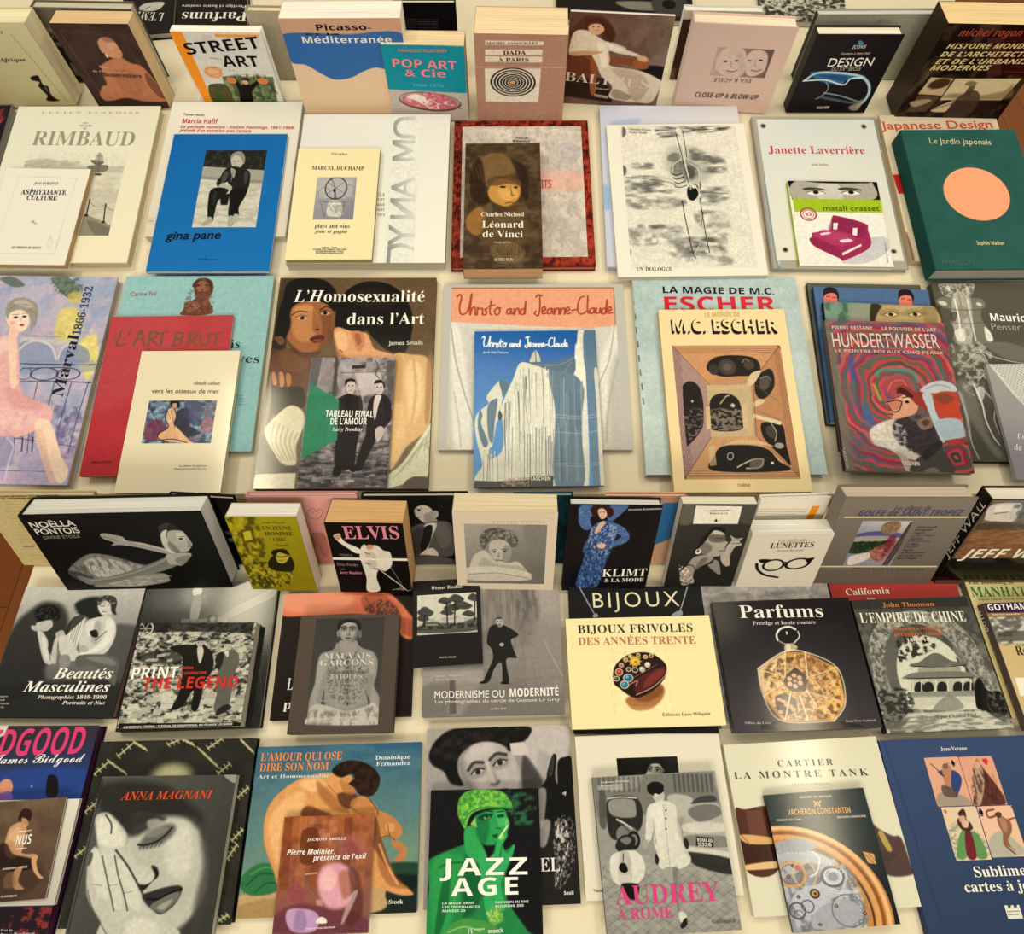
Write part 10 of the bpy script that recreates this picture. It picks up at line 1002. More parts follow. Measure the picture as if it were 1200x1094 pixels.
book('hardback_book', 'L', 'l', -0.1192, -0.1516, 0.0000, 0.0315, 0.0000, 0.2119, 0.2240, 0.0120, 'h', '5a5452', 'c8beb0', 'd8ceb4', 'gloss', 'hardback with photo of a film actress in dark hat, under the green-tinted book', 'book', [
  ('P','f','cover_picture',0,2240,2119,2240,8,'8a','f2e6e0',None,[('g','b8','a0',16,5,411,163),('p','d8',19.3,.9,[300,1,115,4,-6,86,-62,46,-51,-37]),('p','b4',16.1,.7,[331,70,32,20,-16,47,-26,-7]),('q','2a',6.4,[315,257,116,-7,2,204,-128,1]),('p','b4',9.7,[90,93,20,-36,54,-16,54,7,32,32,25,43,2,47,-30,23,-98,-3,-39,-37]),('p','c8',8.5,[87,99,10,-52,47,-21,52,-13,47,34,20,58,3,51,-17,41,-26,16,-30,2,-43,-21,-36,-40]),('p','86',31.9,.75,[85,100,27,55,39,41,42,19,-2,-14,-39,-28,-32,-52,-17,-38]),('p','e6',37.2,.6,[120,61,62,-21,12,29,-57,19]),('p','e6',31.9,.55,[141,140,22,-13,16,27,-18,11]),('p','e6',31.9,.4,[213,116,19,-12,7,30,-16,5]),('p','86',17,.6,[122,118,20,-18,28,1,4,20,-18,12,-22,2]),('l','30',8.5,8.5,6.4,.85,[122,114,17,-19,26,0]),('p','e0',5.3,.8,[134,124,13,-12,19,2,-13,11]),('e','30',4.2,1,150,119,7.6,7.4,-22),('l','30',4.2,4.2,3.2,.9,[131,125,15,-14,23,1]),('p','86',17,.6,[187,96,20,-18,29,2,3,20,-18,11,-22,2]),('l','30',8.5,8.5,6.4,.85,[185,88,20,-15,28,3]),('p','e0',5.3,.8,[199,103,13,-12,19,1,-13,12]),('e','30',4.2,1,215,97,7.6,7.4,-22),('l','30',4.2,4.2,3.2,.9,[195,104,17,-15,23,2]),('p','86',14.9,.6,[185,109,25,34,-7,9,-10,-14]),('l','30',5.1,5.1,8.5,.6,[189,153,13,1,9,-8]),('p','e6',10.6,.7,[176,102,5,-2,18,41,-6,3]),('p','48',6.4,[186,182,14,-11,9,0,7,-5,18,0,-12,15,-16,5]),('l','30',3.4,3.4,4.2,.8,[186,182,25,-7,23,-9]),('p','86',10.6,.4,[200,194,32,-11,-5,8,-16,6]),('p','1e',8,[7,72,16,-36,40,-30,61,-11,108,3,75,6,-8,28,-28,18,-27,18,-13,-13,-27,-12,-40,-4,-40,13,-30,29,-2,36,15,36,-36,-7,-20,-30,-33,-19]),('n','4a',.4,19.3,19.3,.5,3,3,[17,61,107,-59,162,2,-41,39,-94,-6,-61,50]),('q','e0',4,[244,46,41,-3,16,26,-8,12,-43,-4]),('p','28',12.9,.7,[283,81,45,50,10,47,-17,74,-42,-70]),('p','1c',4.8,[347,143,4,-18,13,-35,10,-12,6,12,-7,48,6,18,3,-54,21,-14,25,16,1,163,-51,-2,-50,-13,-3,-74,14,-23]),('p','58',3.2,.6,[354,132,12,-42,7,-3,-7,45]),('p','b8',6.4,.8,[319,178,26,-5,-11,79,-13,11]),('p','c0',6.4,.8,[328,252,25,1,-15,55,-19,-1]),('n','e8',.95,4.5,10.3,.55,6,5,[366,253,32,1,3,56,-23,64,-21,31,11,-74]),('n','c8',.6,3.2,5.1,.58,6,7,[366,253,51,2,-8,109,-52,46]),('l','f0',3.2,3.2,1.3,1,[393,183,7,-3,-2,7])]),
  ('T','f','title','EL',1590,386,1864,385,160,'efe8e0','t'),
  ('T','f','small_print','Seuil',1895,109,2031,110,39,'efe8e0','S'),
])

book('paperback_book', 'L', 'l', -0.1120, -0.1880, 0.0124, 0.0171, 0.0000, 0.1529, 0.1793, 0.0090, 's', '1e1d1e', '161516', 'd0cabc', 'satin', 'black paperback with green-tinted woman in turban smoking, big white capitals', 'book', [
  ('P','f','cover_picture',0,1793,1529,1793,7,'212021',None,None,[('p','2a8a4c',6.2,[-2,176,36,-20,44,-16,31,-5,25,22,19,22,62,-31,19,-10,-7,32,-19,42,5,51,24,36,29,35,11,18,-275,-5,2,-108]),('p','3cae58',18.6,.6,[10,177,62,-21,31,22,-11,63,-29,70,-23,34,-24,-5]),('p','1a5c34',7.7,.7,[42,209,18,-10,-4,77,-22,64,-12,-10]),('l','1c6238',5,5,4.6,.7,[29,188,31,-10,49,0]),('p','18502e',17,.6,[103,157,31,22,13,63,-24,50,-30,0]),('p','3aa85c',6.2,[96,102,25,-10,25,44,13,33,-25,10,-31,-22]),('p','34a458',6.2,[124,70,29,-14,51,-5,12,20,3,28,-13,16,-9,14,-19,8,-25,-1,-19,-16,-16,-23]),('p','58c878',7.7,.7,[184,59,23,1,6,28,-19,5,-6,-17]),('p','1f7040',10.8,.7,[127,75,26,-16,12,34,-12,43,-19,-16]),('p','164428',3.9,.9,[134,70,19,-8,22,0,-7,11,-22,5]),('p','12381f',3.9,.8,[188,65,16,-2,3,7,-16,2]),('p','a8e0b0',1.9,.7,[149,71,13,-3,5,3,-11,4]),('e','12301c',1.2,1,159,70,3.7,3,0),('l','12381f',3.1,3.1,1.9,1,[133,63,20,-9,22,3]),('l','12381f',2.5,2.5,1.9,1,[188,58,17,-2]),('l','175030',2.5,2.5,3.1,.7,[183,96,15,3]),('p','1c5a36',3.1,[172,115,15,-4,15,4,-15,7]),('p','90e098',3.9,.6,[216,71,6,17,-9,11,-3,-14]),('p','6cc04c',5.4,[77,58,2,-29,15,-20,33,-9,38,1,39,7,22,24,3,17,-32,-1,-51,2,-32,14,-15,33,-13,-17]),('n','b0d84c',.7,8.7,8.7,.53,4,3,[79,58,9,-40,45,-17,65,7,28,30,-73,10,-39,13,-18,30]),('n','2c7a3c',.6,7.4,6.2,.56,5,5,[79,58,9,-40,45,-17,65,7,28,30,-73,10,-39,13,-18,30]),('l','2c8a40',3.7,3.7,1.9,.8,[92,86,19,-28,42,-13,44,2,31,-1]),('q','98c860',1.9,[113,86,14,-16,4,25]),('n','3a9c60',.6,18.6,12.4,.52,4,9,[211,9,77,12,4,63,-70,-2]),('p','3cb064',4.6,[134,157,6,-16,13,17,9,11,16,-16,6,-27,13,-22,12,-5,7,17,-13,21,12,22,16,-21,3,10,-26,53,-12,31,11,52,-48,9,-12,-62]),('l','175c34',2.5,2.5,1.9,.8,[184,129,-6,29]),('l','175c34',2.5,2.5,1.9,.8,[201,137,-8,32]),('p','8ed860',1.9,[194,115,10,-2,2,9,-11,3]),('l','e0e8a0',4.3,4.3,1.2,1,[193,121,23,-29]),('p','6cb050',4.6,[159,293,18,-10,18,5,6,20,-18,10,-18,-5]),('n','c8e080',.7,5,5,.54,5,7,[156,293,21,-13,21,8,3,23,-24,8]),('p','58a04c',6.2,.8,[52,326,35,-20,48,1,48,16,0,27,-131,-2]),('l','a8d878',3.7,3.7,3.1,.7,[58,333,41,-11,42,10]),('l','e8e8e0',2.5,2.5,.6,1,[111,327,0,9]),('l','e8e8e0',2.5,2.5,.6,1,[117,327,3,9])]),
  ('T','f','title','JAZZ',196,757,1354,755,190,'f4f2ea','H',0,.1),
  ('T','f','title','AGE',315,525,1238,529,191,'f4f2ea','H',0,.1),
  ('T','f','small_print','LA MODE DANS',196,435,628,433,25,'dcebd8','S'),
  ('T','f','small_print','FASHION IN THE',903,433,1351,436,25,'e4e4dc','S'),
  ('T','f','small_print','LES TRÉPIDANTES',198,392,704,388,25,'dcebd8','S'),
  ('T','f','small_print','ROARING 20S',903,390,1283,394,25,'e4e4dc','S'),
  ('T','f','small_print','ANNÉES 20',199,349,509,349,25,'dcebd8','S'),
  ('T','f','publisher','snoeck',809,111,1009,117,42,'f0eee6','S'),
  ('T','f','small_print','ŒUVRES',616,146,765,148,17,'e8e8e0','S'),
])

book('paperback_book', 'L', 'l', 0.0995, -0.1419, 0.0000, 0.0318, 0.0000, 0.2134, 0.2046, 0.0110, 's', 'e8e0cc', 'e4dac4', 'd0c4a8', 'satin', 'white paperback with small dark portrait photo, under the scooter street photo book', 'book', [
  ('P','f','cover_picture',0,2046,2134,2046,20,'e9e1cf',None,None,[]),
  ('P','f','photo',585,1732,891,379,7,'22','f0e8dc',None,[('g','1c','2c',0,-2,167,77),('p','c8',3.3,[81,17,15,-15,18,0,18,4,6,18,-7,22,-10,18,-14,11,-11,1,-10,-4,-8,-14,-1,-19]),('p','58',11.4,.75,[139,25,-7,21,-11,18,-14,11,0,-6,12,-13,9,-22,3,-14]),('p','ec',13.3,.6,[96,10,23,2,-3,12,-21,-3]),('p','ec',11.4,.55,[85,38,9,0,-1,11,-8,1]),('p','ec',11.4,.4,[112,42,8,-1,-5,11,-6,-1]),('p','58',6.1,.6,[84,28,10,-2,8,4,-3,8,-8,0,-7,-2]),('l','1c',3,3,1.8,.85,[85,27,10,-4,7,4]),('p','e0',1.5,.8,[86,32,7,-2,5,4,-6,2]),('e','1c',1.2,1,92,33,2.7,2.8,6),('l','1c',1.5,1.5,.9,.9,[85,32,8,-2,6,4]),('p','58',6.1,.6,[108,31,10,-2,8,5,-3,7,-8,1,-7,-3]),('l','1c',3,3,1.8,.85,[109,28,10,-1,7,5]),('p','e0',1.5,.8,[110,35,7,-2,5,4,-6,2]),('e','1c',1.2,1,116,36,2.7,2.8,6),('l','1c',1.5,1.5,.9,.9,[109,35,8,-2,6,4]),('p','58',5.3,.6,[105,35,0,15,-4,2,0,-6]),('l','1c',1.8,1.8,3,.6,[96,50,4,3,4,-2]),('p','ec',3.8,.7,[104,31,2,1,-4,16,-3,0]),('p','50',1.8,[89,60,6,-2,3,2,3,-1,6,3,-7,3,-6,-1]),('l','1c',1.2,1.2,1.2,.8,[89,60,9,1,9,1]),('p','58',3.8,.4,[91,66,11,1,-3,2,-6,-1]),('p','16',4.1,[70,38,6,-24,18,-11,31,-2,18,15,-6,18,-15,-15,-27,2,-14,23])]),
  ('T','f','small_print','Thames',106,98,259,96,29,'3a3630','b'),
])

book('paperback_book', 'L', 'l', 0.1245, -0.1811, 0.0114, 0.0524, 0.0000, 0.1763, 0.1888, 0.0120, 's', '8a857a', '3a3632', 'd8d0c0', 'satin', 'grey street photo paperback of a woman in white coat beside a scooter, pink serif capitals', 'book', [
  ('P','f','cover_picture',0,1888,1763,1888,7,'9a','f2ecdf',None,[('g','a8','94',178,0,152,375),('n','bc',.5,37.3,18.7,.5,3,3,None),('q','7e',7.8,.8,[-1,-5,346,9,5,92,-347,4]),('q','b4',6.2,.6,[73,-1,72,2,-17,31,-86,8]),('q','50',1.2,.5,[15,-2,6,1,-2,39,-6,0]),('q','4c',1.9,.6,[230,3,8,0,-3,47,-7,-1]),('q','50',1.2,.5,[29,-1,6,1,-2,39,-6,0]),('q','4c',1.9,.6,[243,3,8,1,-3,46,-7,0]),('q','50',1.2,.5,[43,0,7,0,-2,40,-7,-1]),('q','4c',1.9,.6,[256,4,8,0,-3,47,-8,0]),('q','50',1.2,.5,[58,1,6,0,-2,40,-7,-1]),('q','4c',1.9,.6,[269,5,8,0,-3,47,-8,-1]),('q','50',1.2,.5,[72,1,6,1,-2,39,-7,0]),('q','4c',1.9,.6,[282,5,8,1,-3,46,-8,0]),('q','50',1.2,.5,[86,2,7,1,-3,39,-6,0]),('q','4c',1.9,.6,[295,6,8,1,-3,46,-8,0]),('q','50',1.2,.5,[100,3,7,0,-3,40,-6,-1]),('q','4c',1.9,.6,[308,7,8,0,-3,47,-8,-1]),('q','50',1.2,.5,[115,4,6,0,-3,39,-6,0]),('q','4c',1.9,.6,[321,7,8,1,-4,46,-7,0]),('q','50',1.2,.5,[129,4,6,1,-2,39,-7,0]),('q','4c',1.9,.6,[334,8,8,1,-4,46,-7,0]),('q','d0',1.9,.6,[12,21,71,3,0,11,-71,-2]),('p','a8',10.9,.7,[7,122,119,18,101,38,127,55,0,147,-351,-6]),('h','5c',1.2,16.2,35,3.7,.55,1,[4,209,351,18,-1,153,-351,-8]),('h','5c',1.2,16.2,-30,3.7,.55,1,[4,209,351,18,-1,153,-351,-8]),('n','cc',.4,24.9,12.4,.55,4,7,[4,209,351,18,-1,153,-351,-8]),('p','32',4.7,[31,79,9,-22,27,-8,45,6,17,18,1,34,-17,32,-59,19,-23,-18]),('p','a0',4.7,[43,60,62,0,9,23,-9,22,-60,-8]),('l','e0',3.1,3.1,1.9,1,[37,56,36,-3,45,5]),('p','58',4.7,.8,[17,38,15,7,-6,78,-18,-6]),('p','c8',4.7,[208,57,39,-1,30,13,-12,33,-40,10,-15,-24]),('p','c0',4.7,[248,107,20,-21,40,-7,38,5,2,23,12,34,-6,76,-60,7,-46,-24,-14,-44]),('p','70',4.7,.8,[258,102,19,-15,43,-3,24,7,3,21,-60,14]),('p','e6',5.4,.8,[241,129,58,-2,56,8,0,17,-73,1,-43,-7]),('p','90',3.9,[243,157,112,8,-1,25,-112,-11]),('q','2e2e2e',1.2,[271,160,47,6,-6,23,-47,-6]),('p','e0',3.1,[242,184,112,19,-1,14,-110,-21]),('p','2a',6.2,.9,[240,195,117,24,-1,35,-89,-21,-27,-22]),('e','30',3.1,1,240,176,7.5,13.3,0),('p','3c',3.9,.8,[269,80,29,-16,39,0,3,14,-45,1]),('p','88',3.9,[53,136,18,-13,25,4,16,17,0,28,-18,15,-17,-17,-23,-12]),('o','26',6.8,1.9,1,97,160,14.9,18,10),('p','2e',3.1,[45,176,12,-23,23,-7,21,9,-6,24,-27,12]),('p','9a',3.1,.8,[60,158,20,-7,11,9,-14,10]),('p','e8',3.9,[25,210,9,-18,23,-7,19,-2,24,4,16,17,3,27,-16,25,-32,9,-30,-4,-15,-19]),('p','c0',6.2,.7,[56,190,25,2,-3,63,-33,-2]),('l','30',2.5,2.5,1.2,1,[65,191,-4,18]),('p','1e',1.9,[48,224,8,-12,12,3,4,16,-14,4]),('q','d8',1.2,[47,238,33,4,-3,17,-34,-5]),('l','50',2.5,2.5,1.9,1,[58,111,30,27]),('p','1c',4.7,[50,261,46,3,-11,32,-23,-6]),('l','d8',4.4,4.4,1.9,1,[57,108,24,13,14,12]),('p','1c',1.9,[153,45,1,-17,15,-8,19,1,12,9,-4,15,-13,11,-19,-4]),('p','d0',1.9,[165,43,26,0,8,10,-5,15,-14,6,-13,-11]),('p','1e',1.9,[161,34,13,-4,19,3,6,9,-8,8,-21,5,-9,-6]),('e','e8',1.2,1,175,53,6.2,3,10),('p','e8',3.9,[170,72,24,-4,30,13,1,31,5,28,3,38,14,36,-29,19,-56,-3,-4,-34,-6,-22,2,-33,-10,22,-14,1,2,-18,14,-61]),('l','90',2.5,2.5,3.1,.7,[159,108,-2,33,1,33]),('l','98',1.9,1.9,1.9,.6,[192,79,-2,53,-3,97]),('p','c0',4.7,.7,[225,112,8,66,13,36,-10,-14,-13,-55]),('p','f8',9.3,.6,[156,80,30,-4,-2,56,-21,10,-8,-29]),('p','b4',1.9,[121,164,15,-2,-4,19,-11,-1]),('p','2e',1.9,[152,195,8,11,-4,14,-7,-3]),('e','40',1.2,1,197,93,2.5,2.4,0),('e','40',1.2,1,194,113,2.5,2,0),('e','40',1.2,1,190,138,2.5,2,0),('p','b0',3.1,[170,231,38,3,-9,38,-2,30,5,26,-6,14,-7,-10,-1,-30,-7,-31]),('p','74',3.9,.6,[193,235,15,-1,-10,48,0,50,-5,5,-3,-40]),('p','e8',1.9,[195,330,15,3,3,15,-11,12,-8,-13]),('p','2a',1.9,[211,343,1,15,-14,9,-5,-7])]),
  ('T','f','car_number','ROMA 60',1353,1026,1560,1004,41,'dcd8ce','S'),
  ('T','f','car_number','5326',1350,972,1542,956,41,'dcd8ce','S'),
  ('T','f','title','AUDREY',151,355,1540,333,214,'e0488a','t'),
  ('T','f','title','À ROME',155,189,897,180,120,'e0488a','t'),
  ('T','f','small_print','Ludovica Damiani',113,1811,519,1808,26,'f0ece4','r'),
  ('T','f','small_print','& Luca Dotti',108,1771,410,1767,26,'f0ece4','r'),
  ('T','f','small_print','Gallimard',1387,90,1696,84,42,'5a5850','t'),
])

book('hardback_book', 'L', 'l', 0.3218, -0.1597, 0.0000, 0.0536, 0.0000, 0.2270, 0.2107, 0.0140, 'h', 'e6dfcc', 'ddd4bc', '2a2420', 'gloss', 'cream white hardback with spaced thin capitals and brown strap photo, under the watch book', 'book', [
  ('P','f','cover_picture',0,2107,2270,2107,10,'e4dec8',None,None,[('p','5a3226',3.2,[-1,175,30,-6,90,7,-31,142,-89,-5]),('q','7c4a38',4,.7,[29,172,45,1,-1,63,-45,-2]),('q','3a1e18',4.8,.7,[-6,243,106,11,-8,48,-99,-5]),('p','e0b478',3.2,[4,230,86,12,0,14,-72,-4]),('p','e8c48c',3.2,[-2,303,95,-5,0,15,-95,1]),('l','a8642c',2.6,2.6,1.3,1,[6,232,18,23]),('p','5a4440',6.4,[370,219,21,17,33,19,23,7,6,60,-2,26,-68,-2,-10,-50]),('p','c0a458',3.2,[387,247,14,-2,12,42,-13,2]),('p','4a3430',6.4,.6,[384,291,39,8,-32,19,-9,-11])]),
  ('T','f','title','CARTIER',730,1780,1544,1758,84,'3a3a38','u',0,.2),
  ('T','f','title','LA MONTRE TANK',68,1652,2015,1595,89,'3a3a38','u',0,.2),
  ('T','f','small_print','FRANCO COLOGNI',877,1520,1418,1506,29,'a8a294','u',0,.2),
])

book('hardback_book', 'L', 'l', 0.3675, -0.1756, 0.0144, 0.0686, 0.0000, 0.1426, 0.1608, 0.0080, 'h', '182a2c', '10191a', 'd0c8b8', 'gloss', 'dark green-black hardback with a gold watch movement close-up, on the cream strap-photo book', 'book', [
  ('P','f','cover_picture',0,1608,1426,1608,6,'1a2e32',None,None,[('g','1c3034','142124',158,3,133,307),('e','c88848',1.9,1,10,288,263.6,208,0),('o','f0c890',9.9,3.9,.9,10,288,251.2,206.5,0),('o','8a4c1c',7.4,3.9,.8,10,288,235.7,193.8,0),('o','e0a868',11.2,3.9,1,10,288,223.3,183.6,0),('e','5a3c28',3.1,1,10,288,214,169.3,0),('e','c89858',1.9,1,10,288,207.8,164.2,0),('e','9a9aa0',1.9,1,10,288,189.2,149.4,0),('o','c88a48',9.9,1.9,.9,10,288,199.7,164.2,0),('o','d8d8dc',3.7,1.2,1,10,288,186.1,153,0),('n','c8c8d0',.8,21.1,18.6,.5,4,3,[-3,121,122,19,71,58,15,73,-23,54,-173,-7]),('n','64646c',.6,16.1,16.1,.54,5,5,[-3,121,122,19,71,58,15,73,-23,54,-173,-7]),('p','b8b8c0',3.1,[11,143,76,-3,62,29,-22,9,-48,-9,-43,24,-27,-18]),('p','a8a8b0',3.1,[7,121,57,-12,52,20,-36,14,-68,-5]),('o','d8a060',5,1.9,1,29,192,37.2,28.6,0),('o','8a5c2c',1.9,1.2,1,29,192,29.8,22.4,0),('e','c46a6a',1.9,1,49,179,8.7,7,0),('e','4a4a50',1.2,1,37,174,5,4.9,0),('o','e0c080',3.7,1.9,.8,63,195,31,30.6,0),('p','c4c4cc',3.1,[15,248,37,-23,45,-7,24,-19,29,-14,28,12,-18,20,-28,8,19,22,-33,8,-26,24,-62,5]),('o','5a5a62',5.6,1.2,1,138,205,29.8,22.4,0),('o','d8d8e0',2.5,1.2,1,138,205,22.3,16.8,0),('e','8a8a92',1.9,1,138,205,13.6,10.2,0),('e','3a2a20',1.2,1,79,240,13.6,11.3,0),('e','c89858',1.2,1,79,240,8.7,7,0),('e','302018',1.2,1,80,240,3.7,3.2,0),('l','e0e0e6',5,5,1.2,1,[152,242,-41,-8]),('l','6a6a72',1.2,1.2,.6,1,[152,242,-41,-8]),('l','e0e0e6',5,5,1.2,1,[152,242,43,1]),('l','6a6a72',1.2,1.2,.6,1,[152,242,43,1]),('l','e0e0e6',5,5,1.2,1,[152,242,-18,40]),('l','6a6a72',1.2,1.2,.6,1,[152,242,-18,40]),('l','e0e0e6',5,5,1.2,1,[152,242,23,-35]),('l','6a6a72',1.2,1.2,.6,1,[152,242,23,-35]),('l','e0e0e6',5,5,1.2,1,[152,242,-40,33]),('l','6a6a72',1.2,1.2,.6,1,[152,242,-40,33]),('l','e0e0e6',5,5,1.2,1,[152,242,21,32]),('l','6a6a72',1.2,1.2,.6,1,[152,242,21,32]),('p','b0b0b8',3.9,[58,291,45,-27,57,-6,30,22,-15,29,-57,9,-60,-2]),('o','70707a',3.1,1.2,.8,158,283,43.4,35.7,0),('o','6a6a72',3.1,1.2,1,53,266,16.1,13.3,0),('o','5a5a62',3.7,1.2,1,23,274,21.1,17.3,0),('o','5a5a62',1.9,1.2,1,25,284,12.4,10.2,0),('e','4a2a20',1.2,1,34,244,5,4.1,0),('e','d89070',.9,1,34,244,2.5,2,0),('e','4a2a20',1.2,1,128,271,5,4.1,0),('e','d89070',.9,1,128,271,2.5,2,0),('e','4a2a20',1.2,1,75,308,5,3.3,0),('e','d89070',.9,1,75,308,2.5,1.6,0),('e','4a2a20',1.2,1,199,292,5,4.3,0),('e','d89070',.9,1,199,292,2.5,2.2,0),('e','4a2a20',1.2,1,19,197,5,4.1,0),('e','d89070',.9,1,19,197,2.5,2,0),('e','d0d0d4',.9,.8,32,143,2.5,2,0),('e','d0d0d4',.9,.8,43,143,2.5,2.4,0),('e','d0d0d4',.9,.8,54,144,2.5,2,0),('e','d0d0d4',.9,.8,65,145,2.5,2.4,0),('e','d0d0d4',.9,.8,75,147,2.5,2,0),('e','d0d0d4',.9,.8,86,150,2.5,2.2,0),('e','d0d0d4',.9,.8,96,152,2.5,2.5,0),('e','d0d0d4',.9,.8,105,156,2.5,2,0),('e','d0d0d4',.9,.8,115,159,2.5,2.5,0),('e','d0d0d4',.9,.8,124,164,2.5,2.2,0),('e','d0d0d4',.9,.8,132,168,2.5,2.4,0),('e','d0d0d4',.9,.8,140,174,2.5,2,0),('e','d0d0d4',.9,.8,148,179,2.5,2.2,0),('e','d0d0d4',.9,.8,155,185,2.5,2.2,0),('e','d0d0d4',.9,.8,161,191,2.5,2,0),('e','d0d0d4',.9,.8,167,198,2.5,2,0),('e','d0d0d4',.9,.8,173,205,2.5,2.2,0),('e','d0d0d4',.9,.8,177,212,2.5,2,0),('e','d0d0d4',.9,.8,181,219,2.5,2,0),('e','d0d0d4',.9,.8,185,227,2.5,2.2,0),('e','d0d0d4',.9,.8,188,235,2.5,2.2,0),('e','d0d0d4',.9,.8,190,243,2.5,2.2,0),('e','d0d0d4',.9,.8,192,251,2.5,2.2,0),('e','d0d0d4',.9,.8,192,259,2.5,2,0),('e','d0d0d4',.9,.8,193,268,2.5,2.2,0),('e','d0d0d4',.9,.8,192,276,2.5,2,0),('e','d0d0d4',.9,.8,191,284,2.5,2,0),('e','d0d0d4',.9,.8,190,293,2.5,1.8,0),('e','d0d0d4',.9,.8,187,301,2.5,2,0),('e','d0d0d4',.9,.8,184,309,2.5,2,0),('l','d8d8dc',4.3,4.3,1.2,.9,[99,144,14,17,-15,31,-21,9]),('q','d8a868',1.9,[236,153,29,8,-1,24,-21,-4]),('l','8a5424',1.9,1.9,.6,1,[240,159,18,23]),('l','8a5424',1.9,1.9,.6,1,[250,159,14,17]),('p','d8b060',.6,[135,22,9,4,13,-2,-6,7,1,9,-10,-5,-11,4,6,-9]),('l','8a2a20',1.9,1.9,.6,1,[139,26,9,11]),('l','8a2a20',1.9,1.9,.6,1,[151,27,-14,9])]),
  ('T','f','title','VACHERON CONSTANTIN',271,1345,1162,1312,67,'e0b060','S'),
  ('T','f','small_print','MÉMOIRE DES MARQUES',485,1540,947,1523,23,'dcd8cc','H'),
  ('T','f','small_print','FRANCO COLOGNI',94,1281,439,1271,22,'dcd8cc','H'),
  ('T','f','small_print','ÉDITIONS ASSOULINE',945,1259,1353,1248,22,'dcd8cc','H'),
])

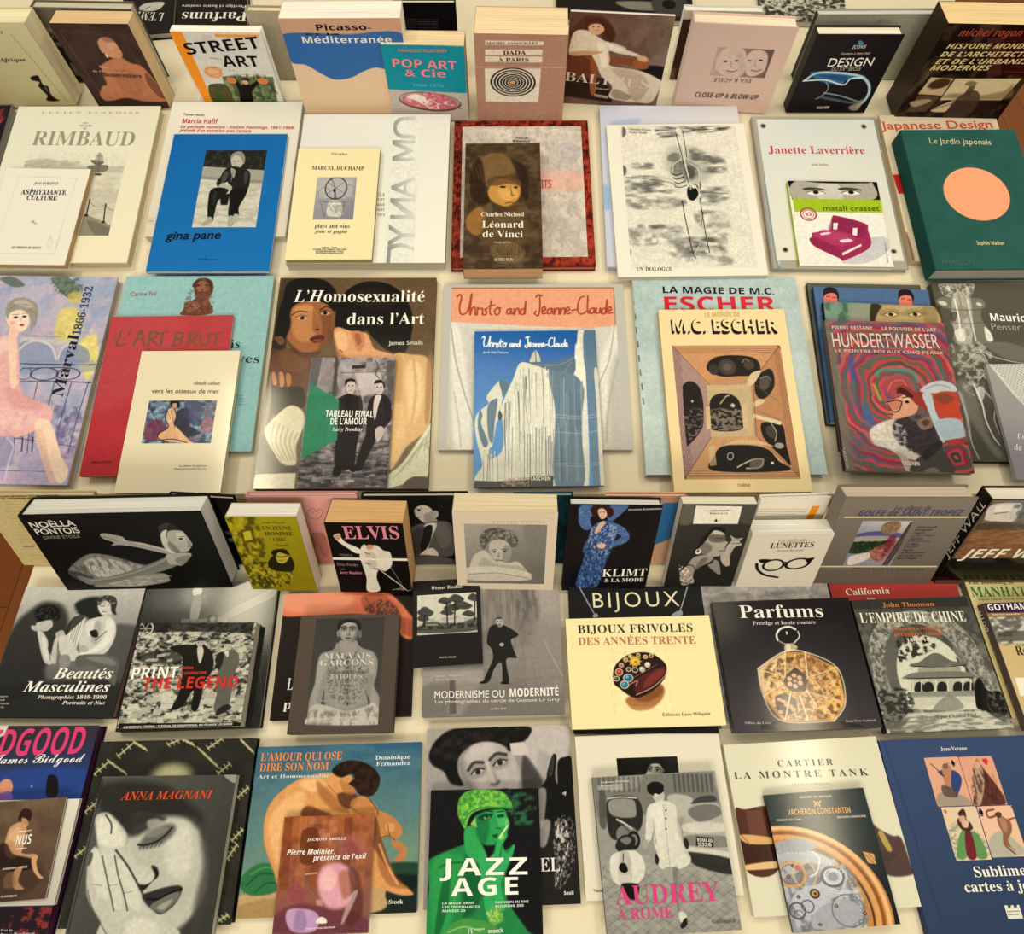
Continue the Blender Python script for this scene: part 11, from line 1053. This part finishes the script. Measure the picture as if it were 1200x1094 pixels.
book('hardback_book', 'L', 'l', 0.5483, -0.1850, 0.0000, 0.0333, 0.0000, 0.2704, 0.2419, 0.0140, 'h', '36486c', '2a3a5c', 'c8c0b0', 'satin', 'navy blue hardback with four old playing cards, right end of the front row', 'book', [
  ('P','f','cover_picture',0,2419,2704,2419,20,'3a4c70',None,None,[('g','40527a','384866',90,13,80,446),('l','243a64',3.8,3.8,3.2,.6,[15,5,29,440])]),
  ('P','f','playing_card',594,2167,501,631,6,'e4ae92',None,None,[('l','6a4a40',2,2,.7,1,[-1,0,101,0,1,127,-100,-1,-2,-126]),('p','a89888',4.9,.9,[10,96,34,-5,42,13,12,21,-91,0]),('p','3a4a80',3.3,[29,38,28,-5,27,7,6,24,-30,39,-21,-18,3,-29]),('p','c08a6a',3.3,[46,23,15,-2,10,9,-15,44,6,24,-15,5,-8,-35]),('p','5a4a50',3.3,.8,[30,73,35,13,-2,18,-35,-5]),('l','5a3a30',2.6,2.6,1.3,1,[15,16,29,34]),('p','7a6a60',2,[52,18,13,0,-6,12,-11,-2]),('l','b89a50',2.6,2.6,1.3,1,[63,15,9,3])]),
  ('T','f','suit_mark','♠',962,2054,1030,2058,59,'20202a','r'),
  ('P','f','playing_card',1103,2162,488,632,6,'e2aa8e',None,None,[('l','6a4a40',2,2,.7,1,[-1,0,95,0,7,127,-100,-1,-2,-126]),('p','6a3c34',4.1,[32,31,21,-14,8,15,24,46,10,44,-41,4,-51,-2,20,-48]),('p','c8a88c',4.1,.9,[32,31,25,-5,-6,45,-28,51,-16,-1]),('n','3a2420',.6,5.2,13.1,.52,5,3,[32,31,30,-2,19,95,-75,0]),('p','d8b090',2,[41,20,12,-4,3,8,-9,8,-8,-3]),('p','b89048',1.3,[43,14,9,-9,5,9]),('l','8a7a50',2,2,1.3,1,[82,48,5,24])]),
  ('T','f','suit_mark','♥',1429,2054,1517,2057,59,'d04038','r'),
  ('P','f','playing_card',636,1525,495,648,6,'e4cdb0',None,None,[('l','6a4a40',1.9,1.9,.6,1,[-2,-1,100,2,2,129,-98,-1,-4,-130]),('n','8a9a80',.7,8.9,6.3,.5,5,3,[8,48,59,-4,32,72,-98,8]),('p','6a9a5c',3.2,[29,70,19,-10,-14,60,-28,0]),('p','6a9a5c',3.2,[62,66,21,6,7,50,-31,0]),('p','7a2c34',3.2,[48,60,16,1,-5,61,-25,-1]),('p','4a3434',3.2,[35,32,18,-5,16,11,3,17,-17,5,-17,-6]),('p','d8a890',1.9,[45,22,12,-2,3,10,-11,9,-8,-4]),('p','4a3028',1.9,[44,15,17,-10,4,11,-4,16,-3,-10,-13,1]),('p','e0b8a0',1.9,[47,35,19,0,-8,17,-12,-3])]),
  ('T','f','suit_mark','♥',655,1446,707,1447,36,'d87868','r'),
  ('P','f','playing_card',1144,1519,494,621,6,'ecc4a6',None,None,[('l','6a4a40',1.9,1.9,.6,1,[-2,0,97,0,8,121,-101,6,-4,-127]),('p','a8b0a0',6.4,.7,[6,83,42,-21,39,34,4,22,-85,7]),('p','9a6a50',3.2,[51,20,16,9,15,12,-5,22,-18,21,5,22,6,1,-21,-12,1,-27,-5,-23]),('p','c09070',3.2,.8,[54,29,16,9,-6,25,-11,-4]),('l','8a5c48',5.1,5.1,1.9,1,[50,23,-25,5,-1,-15,21,-4]),('p','5a4038',1.9,[44,20,12,-5,8,5,-10,10]),('l','8a5c48',5.1,5.1,1.9,1,[51,73,-5,22,20,22]),('l','8a5c48',3.8,3.8,1.9,1,[78,35,24,-5])]),
  ('T','f','suit_mark','♠',1137,1413,1222,1416,72,'20202a','r'),
  ('P','f','publisher_mark',1104,350,200,149,8,'e8e4d4',None,None,[('q','2e4675',.6,[9,-1,10,0,-4,7,-6,0]),('q','2e4675',.6,[24,-1,11,0,-3,7,-7,0])]),
  ('T','f','small_print','Imprimerie',1115,274,1288,276,17,'5a6a8a','b'),
  ('T','f','small_print','Nationale',1115,239,1269,242,17,'5a6a8a','b'),
  ('T','f','author','Jean Verame',872,2251,1263,2250,52,'e4e2dc','f'),
  ('T','f','title','Sublimes',816,682,1630,681,121,'f0ece0','f'),
  ('T','f','title','cartes à jouer',634,515,1811,507,119,'f0ece0','f'),
])

bpy.data.objects.remove(PEN)
bpy.data.curves.remove(PEN_CURVE)
